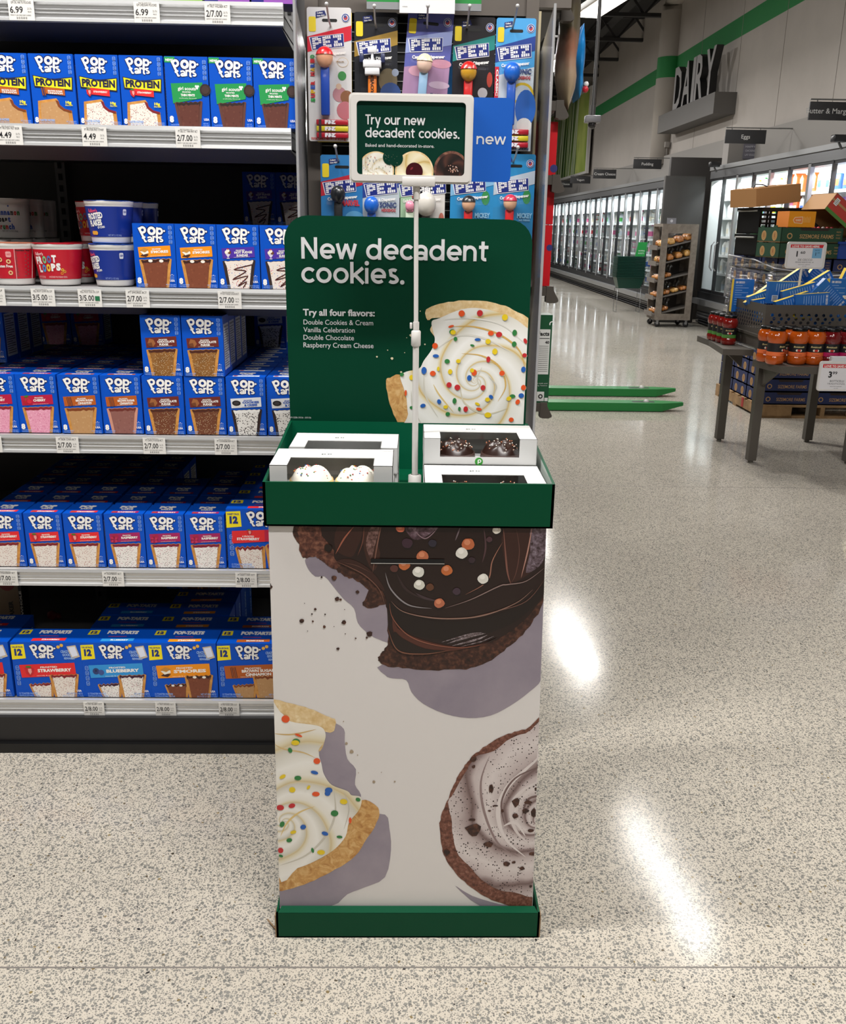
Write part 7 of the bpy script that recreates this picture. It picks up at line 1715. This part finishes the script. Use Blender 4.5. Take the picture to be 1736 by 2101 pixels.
for i in range(6): mb.rect(front(2.83, 6.868, 1.09), .055, .012+i*.01, .12, .015+i*.01, '#8a7a1a', 1)
tag(mb.build('pasta_box'), 'yellow panelled pasta pack facing out at the middle of the bin front', 'box')

def promo_sign(px0, py0, px1, py1, Y, big, cents, name, sub, save, label, pole):
    a, b = onY(px0, py1, Y), onY(px1, py0, Y); w = b[0]-a[0]; h = b[2]-a[2]
    root = empty('price_sign', (a[0], Y, a[2])); S = front(0, 0, 0)
    MB().frame(S, rr_pts(0, 0, w, h, .02, 4), rr_pts(w*.05, h*.07, w*.95, h*.93, .008, 4), .012, mat('#d5d3d1', .4)).build('frame', root)
    c = MB().rect(front(0, .004, 0), w*.03, h*.04, w*.97, h*.96, mat('#dcdbe0', .45)); S = front(0, .004, 0)
    c.poly(S, [(w*.09, h*.78), (w*.91, h*.78), (w*.93, h*.9), (w*.09, h*.9)], '#c8202c', 1); c.text(S, 'LOVE TO SAVE HERE.', w*.13, h*.8, h*.07, WHT, 2, w=w*.7, bold=.03)
    c.text(S, big, w*.26, h*.46, h*.2, '#1c1c22', 1, bold=.04); c.text(S, cents, w*.36, h*.56, h*.1, '#1c1c22', 1, w=w*.12, bold=.02)
    c.text(S, name, w*.32, h*.3, h*.075, '#33333a', 1, w=w*.36); c.text(S, sub, w*.26, h*.22, h*.05, '#33333a', 1, w=w*.46)
    c.text(S, 'SELECTED VARIETIES', w*.34, h*.14, h*.03, '#55555c', 1, w=w*.3); c.text(S, '16 OZ', w*.45, h*.08, h*.03, '#55555c', 1, w=w*.1)
    if save: c.rect(S, w*.66, h*.4, w*.9, h*.77, '#6fa8d0', 1); c.text(S, 'SAVE', w*.72, h*.67, h*.05, '#24405c', 2, w=w*.12); c.text(S, '1', w*.74, h*.5, h*.12, '#24405c', 2, bold=.03); c.text(S, '60', w*.79, h*.58, h*.05, '#24405c', 2, w=w*.06)
    c.build('card', root)['label'] = 'printed price card'
    if pole:
        MB().tube([(w*.44, .006, .0), (w*.42, .02, -.5)], .009, mat('#d5d3d1', .4), 10).lathe((w*.432, .012, -.17), [(.011, 0), (.015, .004), (.015, .04), (.011, .045)], mat('#d5d3d1', .4), 12).build('pole', root)
    else: MB().box((w*.3, .003, h-.01), (w*.7, .05, h+.03), mat('#cfd2d6', .3)).build('clip', root)
    tag(root, label, 'sign')
promo_sign(1610, 497, 1698, 551, 7.0, '1', '60', 'DE CECCO', 'PENNE RIGATE NO. 41', True, 'white framed price sign on a pole over the pasta boxes', True)
promo_sign(1675, 742, 1764, 802, 6.42, '3', '99', 'BOTTICELLI', 'TRADITIONAL', False, 'white price sign hanging under the ledge of orange jars', False)

# ---------------------------------------------------------------- pallet with produce boxes
NV = mat('#1e2a58', .6); TANC = mat('#9a7346', .75); GB_ = mat('#1c3f2a', .6)
def lug(w, d, h, M, txt='SIZEMORE FARMS', tab=.018):
    mb = MB(); t = .008
    mb.box((0, 0, 0), (w, t, h), M).box((0, d-t, 0), (w, d, h), M).box((0, 0, 0), (t, d, h), M).box((w-t, 0, 0), (w, d, h), M).box((0, 0, 0), (w, d, .01), TANC).box((t, t, h*.7), (w-t, d-t, h*.72), mat('#6b4a30', .8))
    S = front(0, 0, 0)
    mb.text(S, txt, w*.3, h*.3, h*.28, '#b08a5a', 1, w=w*.55, bold=.01); mb.disc(S, w*.14, h*.45, h*.2, '#b08a5a', 1, n=16); mb.disc(S, w*.14, h*.45, h*.13, M, 2, n=12)
    mb.poly(S, [(w*.32, h*.82), (w*.75, h*.82), (w*.78, h), (w*.29, h)], '#2a1c18', 1)
    for i in range(3): mb.text(S, ('FRESH', 'DAILY', 'PICKED')[i], w*.89, h*(.7-i*.2), h*.1, '#b08a5a', 1, w=w*.07)
    S2 = flat((0, d, 0), (0, -1, 0), (0, 0, 1))
    for u in (.28, .74): mb.disc(S2, d*u, h*.45, h*.34, '#b08a5a', 1, n=20); mb.disc(S2, d*u, h*.45, h*.27, '#a37c4c', 2, n=20); mb.rect(S2, d*u-.004, h*.35, d*u+.004, h*.6, '#7c2c20', 3)
    for u in (.18, .72): mb.box((-.0, d*(1-u)-.03, h), (t, d*(1-u)+.03, h+tab), M)
    return mb
PX0, PY0 = 3.37, 8.66; LW, LD, LH = .50, .40, .122
po = empty('wooden_pallet', (PX0-.02, PY0-.02, 0)); wd_ = grainy('pallet_wood', [(.3, '#7c6040'), (.7, '#a98860')], 8, .8)
mb = MB()
for i in range(7): mb.box((0, i*.19, .105), (1.24, i*.19+.12, .125), wd_)
mb.build('deck_board', po)
for X in (0, .6, 1.2):
    MB().box((X, 0, .022), (X+.04, 1.26, .105), wd_).build('stringer', po)
mb = MB(); mb.box((0, 0, 0), (1.24, .1, .022), wd_).box((0, .6, 0), (1.24, .7, .022), wd_).box((0, 1.16, 0), (1.24, 1.26, .022), wd_); mb.build('bottom_board', po)
MB().box((0, -.006, .022), (.32, .014, .11), wd_).build('block', po); MB().box((.85, -.006, .03), (1.2, .014, .1), wd_).build('block', po)
MB().box((-.004, .4, .03), (.0, .45, .12), mat('#a8282c', .6)).build('strap', po)['label'] = 'red strap mark'
tag(po, 'worn wooden pallet under the navy produce boxes', 'pallet')
proto_l = None
ords = ['lowest', 'second', 'third', 'fourth', 'fifth', 'sixth', 'seventh', 'eighth', 'ninth', 'tenth', 'eleventh']
for c in range(2):
    for r in range(3):
        for k in range(11):
            if c > 0 and r > 0: continue
            if proto_l is None: proto_l = lug(LW, LD, LH-.006, NV, tab=.005).build('produce_box'); o = proto_l
            else: o = proto_l.copy(); COL.objects.link(o)
            o.location = (PX0+c*(LW+.006), PY0+r*(LD+.006), .126+k*LH)
            tag(o, f'navy produce box, {ords[k]} layer, {("front left", "front right")[c] if r == 0 else ("", "middle left", "rear left")[r]} column on the pallet', 'box', 'navy produce boxes stacked on the pallet')
ztop = .126+11*LH
# stretch wrap round the upper half
wr = bpy.data.materials.new('stretch_wrap'); wr.use_nodes = True; t_n = wr.node_tree; t_n.nodes.clear()
_o = t_n.nodes.new('ShaderNodeOutputMaterial'); _mx = t_n.nodes.new('ShaderNodeMixShader'); _a = t_n.nodes.new('ShaderNodeBsdfTransparent'); _b = t_n.nodes.new('ShaderNodeBsdfGlossy'); _b.inputs['Roughness'].default_value = .12
_tc2 = t_n.nodes.new('ShaderNodeTexCoord'); _mp = t_n.nodes.new('ShaderNodeMapping'); _mp.inputs['Scale'].default_value = (1, 1, 9); _mp.inputs['Rotation'].default_value = (.2, .35, 0)
_nz = t_n.nodes.new('ShaderNodeTexNoise'); _nz.inputs['Scale'].default_value = 4; _nz.inputs['Detail'].default_value = 5; _bp = t_n.nodes.new('ShaderNodeBump'); _bp.inputs['Distance'].default_value = .03; _bp.inputs['Strength'].default_value = .8
_rp = t_n.nodes.new('ShaderNodeValToRGB'); _rp.color_ramp.elements[0].position = .35; _rp.color_ramp.elements[0].color = (.12,)*3+(1,); _rp.color_ramp.elements[1].position = .75; _rp.color_ramp.elements[1].color = (.6,)*3+(1,)
for a_, b_ in ((_tc2.outputs['Object'], _mp.inputs[0]), (_mp.outputs[0], _nz.inputs['Vector']), (_nz.outputs[0], _bp.inputs['Height']), (_bp.outputs[0], _b.inputs['Normal']), (_nz.outputs[0], _rp.inputs[0]), (_rp.outputs[0], _mx.inputs[0]), (_a.outputs[0], _mx.inputs[1]), (_b.outputs[0], _mx.inputs[2]), (_mx.outputs[0], _o.inputs[0])): t_n.links.new(a_, b_)
mb = MB(); x0, x1, y0, y1 = PX0-.02, PX0+1.05, PY0-.02, PY0+1.25; n = 16
lp = [(x0, y1), (x0, (y0+y1)/2), (x0, y0), ((x0+x1)/2, y0), (x1, y0)]; zl = [(.62, 1.46), (.6, 1.44), (.62, 1.42), (.7, 1.36), (.72, 1.4)]; V = []
for (x, y), (za, zb_) in zip(lp, zl):
    for k in range(n+1): V.append((x-.012*math.sin(k*1.3), y-.012*math.cos(k*1.9), za+(zb_-za)*k/n))
mb.add(V, [(i*(n+1)+k, (i+1)*(n+1)+k, (i+1)*(n+1)+k+1, i*(n+1)+k+1) for i in range(4) for k in range(n)], wr, True)
mb.tube([(x0-.01, y1, 1.46), (x0-.02, y0+.5, 1.44), (x0-.01, y0, 1.38), (x0+.5, y0-.015, 1.32), (x1, y0-.01, 1.36)], .006, mat('#c9c9cf', .2), 6)
tag(mb.build('plastic_wrap'), 'clear stretch wrap around the upper navy produce boxes', 'plastic wrap')

def rot_thing(name, mbs, loc, rz, label, cat, ry=0.0):
    o = mbs.build(name, loc=loc, rot=(0, ry, rz)); tag(o, label, cat); return o
# green boxes: rotated a little so that the left end shows
gx0 = onY(1599, 520, 8.55)
GW, GD, GH = .6, .42, .135; rz = .14
for k in range(2):
    m_ = lug(GW, GD, GH-.006, GB_, tab=.018 if k else .005)
    if k: 
        rnd = random.Random(3)
        for i in range(26): m_.ball((.3+rnd.uniform(-.15, .22), .08+rnd.uniform(-.04, .2), GH-.01), .02, mat(rnd.choice(['#8c1f24', '#b03238', '#d0c8c4']), .25), 6)
    rot_thing('produce_box', m_, (gx0[0], 8.56, ztop+.002+k*GH), rz, f'dark green produce box with two round emblems, {("lower", "upper")[k]} of two', 'box')
zg = ztop+2*GH
# black crates at the back
def crate(w, d, h):
    mb = MB(); K = mat('#0e0e10', .35); t = .012
    mb.box((0, 0, 0), (w, d, .012), K)
    for zz_ in np.linspace(.02, h-.02, 6): mb.box((0, 0, zz_-.008), (w, t, zz_+.006), K).box((0, d-t, zz_-.008), (w, d, zz_+.006), K)
    for u in np.linspace(0, 1, 7): mb.box((u*(w-.02), 0, 0), (u*(w-.02)+.02, t, h), K).box((u*(w-.02), d-t, 0), (u*(w-.02)+.02, d, h), K)
    mb.box((0, 0, 0), (t, d, h), K).box((w-t, 0, 0), (w, d, h), K).box((-.01, -.01, h-.03), (w+.01, t, h), K).box((-.01, -.01, h-.03), (t, d+.01, h), K)
    mb.box((w*.52, -.004, .02), (w*.78, 0, h-.03), K)
    S = front(0, -.004, 0); cx, cz = w*.66, h*.55; mb.ring(S, cx, cz, .026, .031, mat('#c9c9c9'), 2, 24); mb.ring(S, cx+.003, cz+.004, .006, .012, mat('#c9c9c9'), 2, 16); mb.rect(S, cx-.009, cz-.018, cx-.003, cz+.01, '#c9c9c9', 2)
    mb.tube([(-.02, .03, h-.03), (-.02, d-.03, h-.03)], .007, mat('#8f8f8a', .3, .4), 6)
    return mb
kx = onY(1553, 480, 9.15)[0]
z1c = zg-.27
rot_thing('plastic_crate', crate(.62, .42, .2), (kx, 9.12, ztop+.004), .16, 'lower black plastic crate on the produce pallet', 'crate')
rot_thing('plastic_crate', crate(.62, .42, .24), (kx, 9.12, ztop+.206), .16, 'upper black plastic crate with a round white emblem under the brown carton', 'crate')
rot_thing('plastic_crate', crate(.5, .42, .2), (kx+.64, 9.3, ztop+.26), .1, 'black plastic crate at the right rear of the produce pallet', 'crate')
rot_thing('plastic_crate', crate(.5, .42, .25), (kx+.64, 9.3, ztop+.004), .1, 'lower black crate at the right rear of the produce pallet', 'crate')
# brown carton lid lying tilted on the crate
cm = mat('#a27547', .7); mb = MB()
mb.box((0, 0, 0), (.5, .4, .165), cm).box((.14, .1, .165), (.3, .2, .168), mat('#8a6238', .7))
mb.tube([(.04, .1, .17), (.08, .12, .2), (.16, .12, .19), (.2, .1, .167)], .006, mat('#2a2a30', .4), 6)
cx_ = onY(1545, 430, 9.05); rot_thing('brown_carton', mb, (cx_[0]+.06, 9.14, ztop+.448), .3, 'plain brown cardboard carton tilted on top of the black crate', 'box', -.12)
# orange box
ox_ = onY(1628, 471, 8.45); mb = MB().box((0, 0, 0), (.25, .22, .135), mat('#d98a12', .45)).box((-.001, 0, 0), (0, .22, .135), mat('#d9823a', .5))
S = front(0, 0, 0); mb.poly(S, [(.04, .06), (.055, .085), (.13, .09), (.13, .03), (.055, .035)], '#e8d2b0', 1); mb.poly(S, [(.045, .06), (.058, .081), (.126, .085), (.126, .035), (.058, .039)], '#d97a3a', 2); mb.text(S, 'SQUEEZE', .065, .052, .016, '#e8d2b0', 3, w=.05, bold=.03)
for i in range(5): mb.rect(S, .14+i*.014, .04, .144+i*.014, .09-.006*(i % 2), '#e0b070', 1)
rot_thing('orange_box', mb, (ox_[0], 8.58, zg+.001), .1, 'bright orange box on the upper green produce box', 'box')
# printed tan carton leaning at the right
mb = MB(); w, d, h = .42, .42, .17; TC = mat('#a87f52', .7)
mb.box((0, 0, 0), (w, .006, h), mat('#b03a30', .6)).box((0, d-.006, 0), (w, d, h), TC).box((0, 0, 0), (.006, d, h), TC).box((w-.006, 0, 0), (w, d, h), TC).box((0, 0, h-.006), (w, d, h), TC).box((0, -.001, 0), (w, 0, .03), mat('#4a7a34', .6)).box((0, -.001, .1), (w, 0, .12), TC)
mb.rect(front(0, -.001, 0), .03, .08, .07, .14, '#dcdcdc', 2); 
for i in range(4): mb.rect(front(0, -.001, 0), .035, .09+i*.012, .065, .094+i*.012, '#333333', 3)
T = flat((0, 0, h), (1, 0, 0), (0, 1, 0)); mb.text(T, 'TOMATO', .05, .15, .08, '#b83028', 1, w=.3, bold=.08); mb.poly(T, [(.05, .3), (.14, .3), (.12, .36), (.05, .36)], '#b83028', 1)
a = onY(1690, 500, 8.5); rot_thing('printed_carton', mb, (a[0]+.02, 8.62, zg+.16), .1, 'tan carton with red and green print tipped against the orange box', 'box', .62)
a = onY(1722, 525, 8.6); mb = MB().box((0, 0, 0), (.45, .4, .15), mat('#1c3a86', .4)).box((-.01, -.01, .13), (.46, .41, .15), mat('#1c3a86', .4)).disc(front(0, -.0105, 0), .14, .07, .03, '#c04a3a', 1)
rot_thing('blue_crate', mb, (a[0], 8.62, ztop+.002), .05, 'blue plastic crate at the photo edge beside the green boxes', 'crate')

# ---------------------------------------------------------------- bread rack on castors
BY = 17.05; aL, aR = onY(1357, 500, BY)[0], onY(1431, 500, BY)[0]; BX0, BX1, BD = aL, aR, .62
br_ = empty('bread_rack', ((BX0+BX1)/2, BY+BD/2, 0)); bx_0, by_0 = (BX0+BX1)/2, BY+BD/2
def BB(mb, name, parent=br_): return mb.build(name, parent, loc=(-bx_0, -by_0, 0))
bw = grainy('grey_wood_laminate', [(.3, '#5f564c'), (.7, '#7a7066')], 14, .6)
pw = .11; ZT = 1.8
for x, y in ((BX0, BY), (BX1-pw, BY), (BX0, BY+BD-.03), (BX1-pw, BY+BD-.03)): BB(MB().box((x, y, .13), (x+pw, y+.03, ZT), bw), 'post')
BB(MB().box((BX0+pw, BY, ZT-.16), (BX1-pw, BY+.03, ZT), bw).box((BX0+pw, BY, .13), (BX1-pw, BY+.03, .24), bw).box((BX0+pw, BY+BD-.03, .13), (BX1-pw, BY+BD, ZT), mat('#3f3a35', .7)), 'side_board')
BB(MB().box((BX0, BY+.03, ZT-.05), (BX0+.03, BY+BD-.03, ZT), bw).box((BX0, BY+.03, .13), (BX0+.03, BY+BD-.03, .3), bw).box((BX1-.03, BY+.03, .13), (BX1, BY+BD-.03, ZT), bw), 'end_board')
def bz(zy): return onY(1366, 280+zy/4.568, BY)[2]
bread_m = [mat('#b5793a', .4, coat=.4), mat('#c89850', .4, coat=.4), mat('#a8682c', .4, coat=.4)]
rnd = random.Random(11); bi = 0
tops = [1040, 1190, 1348, 1510, 1662]
for k, zy in enumerate(tops):
    z = bz(zy); sl = .30
    mb = MB(); P0, P1 = (BX0-.05, z-.02), (BX1-.04, z+sl*(BX1-BX0)*.75)
    mb.add([(P0[0], BY+.035, P0[1]), (P1[0], BY+.035, P1[1]), (P1[0], BY+BD-.035, P1[1]), (P0[0], BY+BD-.035, P0[1]), (P0[0], BY+.035, P0[1]-.025), (P1[0], BY+.035, P1[1]-.025), (P1[0], BY+BD-.035, P1[1]-.025), (P0[0], BY+BD-.035, P0[1]-.025)], [(0, 1, 2, 3), (4, 7, 6, 5), (0, 4, 5, 1), (3, 2, 6, 7), (0, 3, 7, 4), (1, 5, 6, 2)], mat('#57524d', .5))
    mb.box((P0[0]-.012, BY+.035, P0[1]-.03), (P0[0], BY+BD-.035, P0[1]+.05), mat('#6a645e', .5))
    BB(mb, 'shelf')
    for q in range(4):
        if k == 2 and q == 3: continue
        if k == 4 and q > 1: continue
        if k == 2 and q == 2: continue
        for y_ in (BY+.14, BY+.34):
            x = BX0+.06+q*.155; zz_ = P0[1]+(P1[1]-P0[1])*(x-P0[0])/(P1[0]-P0[0])
            root = empty('bread_loaf', (x, y_, zz_+.005), (0, -.2, 0)); M = rnd.choice(bread_m)
            l = MB(); 
            if k in (0, 1):
                l.bbox((-.06, -.08, .0), (.06, .08, .085), M, .035, 2).ball((0, 0, .075), .07, M, 12, (.85, 1.15, .55))
            else:
                for a_ in (-.04, .04): l.ball((0, a_, .04), .05, M, 10, (1, .9, .8)).ball((-.05, a_, .035), .035, M, 8)
            l.build('loaf', root)
            bg = MB().ball((0, 0, .05), .1, blister, 10, (.8, 1, .62)); bg.tube([(.03, 0, .1), (.05, .01, .15), (.09, .0, .19)], [.03, .012, .035], blister, 8, cap=False); bg.build('plastic_bag', root)
            bi += 1
            tag(root, f'bagged {"loaf" if k < 2 else "rolls"}, {("top", "second", "third", "fourth", "lowest")[k]} bread rack shelf, {ordw(q+1)} from left, {"front" if y_ < BY+.2 else "rear"} row', 'bread')
for x in (BX0+.06, BX1-.06):
    for y in (BY+.05, BY+BD-.05):
        c = MB().lathe((0, 0, 0), [(.001, -.015), (.05, -.015), (.05, .015), (.001, .015)], mat('#1c1c1e', .4), 18)
        c.v = [(x + (vz if False else vx*1.0), y + vz, .05 + vy) for vx, vy, vz in c.v]
        c.box((x-.02, y-.022, .05), (x+.02, y-.018, .13), mat('#8f8f90', .3, .6)).box((x-.03, y-.03, .12), (x+.03, y+.03, .131), mat('#8f8f90', .3, .6))
        BB(c, 'castor')
tag(br_, 'grey laminate bread rack on castors with sloping shelves', 'rack')
mb = MB().box((0, 0, 0), (.16, .01, .1), mat('#7d7d84', .4)).disc(front(0, 0, 0), .08, .05, .025, '#c9c9cf', 1)
a = onY(1375, 457, BY); tag(mb.build('rack_topper', loc=(a[0], BY+.2, ZT)), 'small grey card standing on top of the bread rack', 'sign')

# ---------------------------------------------------------------- shopping baskets
SY = 20.05; a, b = onY(1268, 530, SY), onY(1326, 530, SY); z0 = onY(1296, 592, SY)[2]; zt_ = onY(1296, 527, SY)[2]
w = b[0]-a[0]; n = 14; step = (zt_-z0-.24)/(n-1)
bkm = mat('#06372b', .35); bp = None
def basket_mb(w, d, h):
    mb = MB(); i_ = .07
    for (x0, y0), (x1, y1), (X0, Y0), (X1, Y1) in (((i_, i_*.7), (w-i_, i_*.7), (0, 0), (w, 0)), ((w-i_, i_*.7), (w-i_, d-i_*.7), (w, 0), (w, d)), ((w-i_, d-i_*.7), (i_, d-i_*.7), (w, d), (0, d)), ((i_, d-i_*.7), (i_, i_*.7), (0, d), (0, 0))):
        mb.add([(x0, y0, 0), (x1, y1, 0), (X1, Y1, h), (X0, Y0, h)], [(0, 1, 2, 3)], bkm)
    mb.box((i_, i_*.7, 0), (w-i_, d-i_*.7, .006), bkm)
    for p, q in (((-.012, -.012), (w+.012, .006)), ((-.012, d-.006), (w+.012, d+.012)), ((-.012, -.012), (.006, d+.012)), ((w-.006, -.012), (w+.012, d+.012))): mb.box((p[0], p[1], h-.014), (q[0], q[1], h), bkm)
    return mb
st = empty('basket_stand', (a[0]+w/2, SY+.18, 0)); sw = MB()
for X in (-w/2+.05, w/2-.05):
    sw.tube([(X, -.15, .006), (X, -.15, z0-.01), (X, .15, z0-.01), (X, .15, .006), (X, -.15, .006)], .007, mat('#8f8f8f', .3, .6), 6)
sw.tube([(-w/2+.05, .15, z0-.01), (w/2-.05, .15, z0-.01)], .007, mat('#8f8f8f', .3, .6), 6).build('wire_frame', st)
tag(st, 'thin wire stand under the stack of green shopping baskets', 'stand')
for k in range(n):
    if bp is None: bp = basket_mb(w, .4, .24).build('shopping_basket'); o = bp
    else: o = bp.copy(); COL.objects.link(o)
    o.location = (a[0], SY, z0+k*step); tag(o, f'dark green shopping basket, {ordw(k+1)} up from the bottom of the nested stack' if 0 < k < n-1 else ('dark green shopping basket at the very bottom of the stack' if k == 0 else 'dark green shopping basket at the very top of the stack'), 'basket', 'nested green shopping baskets')
c, d_ = onY(1303, 526, SY), onY(1329, 497, SY)
mb = MB(); mb.add([(0, 0, 0), (d_[0]-c[0]-.04, 0, 0), (d_[0]-c[0], .0, d_[2]-c[2]), (.05, 0, d_[2]-c[2]), (0, .012, 0), (d_[0]-c[0]-.04, .012, 0), (d_[0]-c[0], .012, d_[2]-c[2]), (.05, .012, d_[2]-c[2])], [(0, 1, 2, 3), (7, 6, 5, 4), (0, 4, 5, 1), (1, 5, 6, 2), (2, 6, 7, 3), (3, 7, 4, 0)], mat('#1b8a3c', .45))
mb.text(front(.06, -.001, .1), 'SHOPPING', 0, 0, .03, '#cfe6d4', 1, w=.13).text(front(.06, -.001, .05), 'BASKETS', 0, 0, .03, '#cfe6d4', 1, w=.12)
tag(mb.build('basket_sign', loc=(c[0], SY-.01, c[2]+.0)), 'bright green sign above the stack of baskets', 'sign')

# ---------------------------------------------------------------- green pallet jack
pj = empty('pallet_jack', (1.5, 9.2, 0)); jg = mat('#0f7a35', .4, coat=.2)
def JB(mb, name): return mb.build(name, pj, loc=(-1.5, -9.2, 0))
fz = .085
ys = []
for (yy0, yy1) in ((826, 814), (797, 791)):
    n0 = onZ(1200, yy0, fz)[1]; n1 = onZ(1200, yy1, fz)[1]; ys.append((n0, n0+.17))
X1 = onZ(1404, 831, fz)[0]
for (n0, n1), X2 in zip(ys, (2.72, onZ(1396, 803, fz)[0])):
    mb = MB(); dr = -.0
    prof_top = [(.95, n0), (X2-.22, n0), (X2, n0+.06), (X2, n1-.06), (X2-.22, n1), (.95, n1)]
    V = [(x, y, fz) for x, y in prof_top] + [(x, y, fz-.078 if x < X2-.01 else fz-.03) for x, y in prof_top]; N = 6
    mb.add(V, [tuple(range(N)), tuple(range(2*N-1, N-1, -1))] + [(i, N+i, N+(i+1) % N, (i+1) % N) for i in range(N)], jg)
    T = flat((0, 0, fz), (1, 0, 0), (0, 1, 0)); mb.rrect(T, X2-.5, n0+.05, X2-.28, n1-.05, .02, '#0d0d0e', 1)
    JB(mb, 'fork')
    wl = MB()
    for X in (X2-.44, X2-.32):
        wl.tube([(X, n0+.05, .038), (X, n1-.05, .038)], .036, mat('#8f8d86', .4), 14)
    wl.ball((X2-.36, (n0+n1)/2, fz-.005), .03, mat('#b9b9b6', .3), 10)
    JB(wl, 'wheel')
n0 = ys[0][0]; n1 = ys[1][1]
JB(MB().bbox((.66, n0, .05), (.96, n1, .32), jg, .02).tube([(.6, (n0+n1)/2, .02), (.6, (n0+n1)/2, .4)], .05, mat('#1c1c1c', .4)), 'body')
JB(MB().tube([(.6, (n0+n1)/2, .3), (.42, (n0+n1)/2, 1.1)], .018, mat('#1c1c1c', .4)).tube([(.42, (n0+n1)/2-.12, 1.12), (.42, (n0+n1)/2+.12, 1.12)], .016, mat('#1c1c1c', .4)), 'handle')
tag(pj, 'green pallet jack with two long forks low on the floor', 'pallet jack')
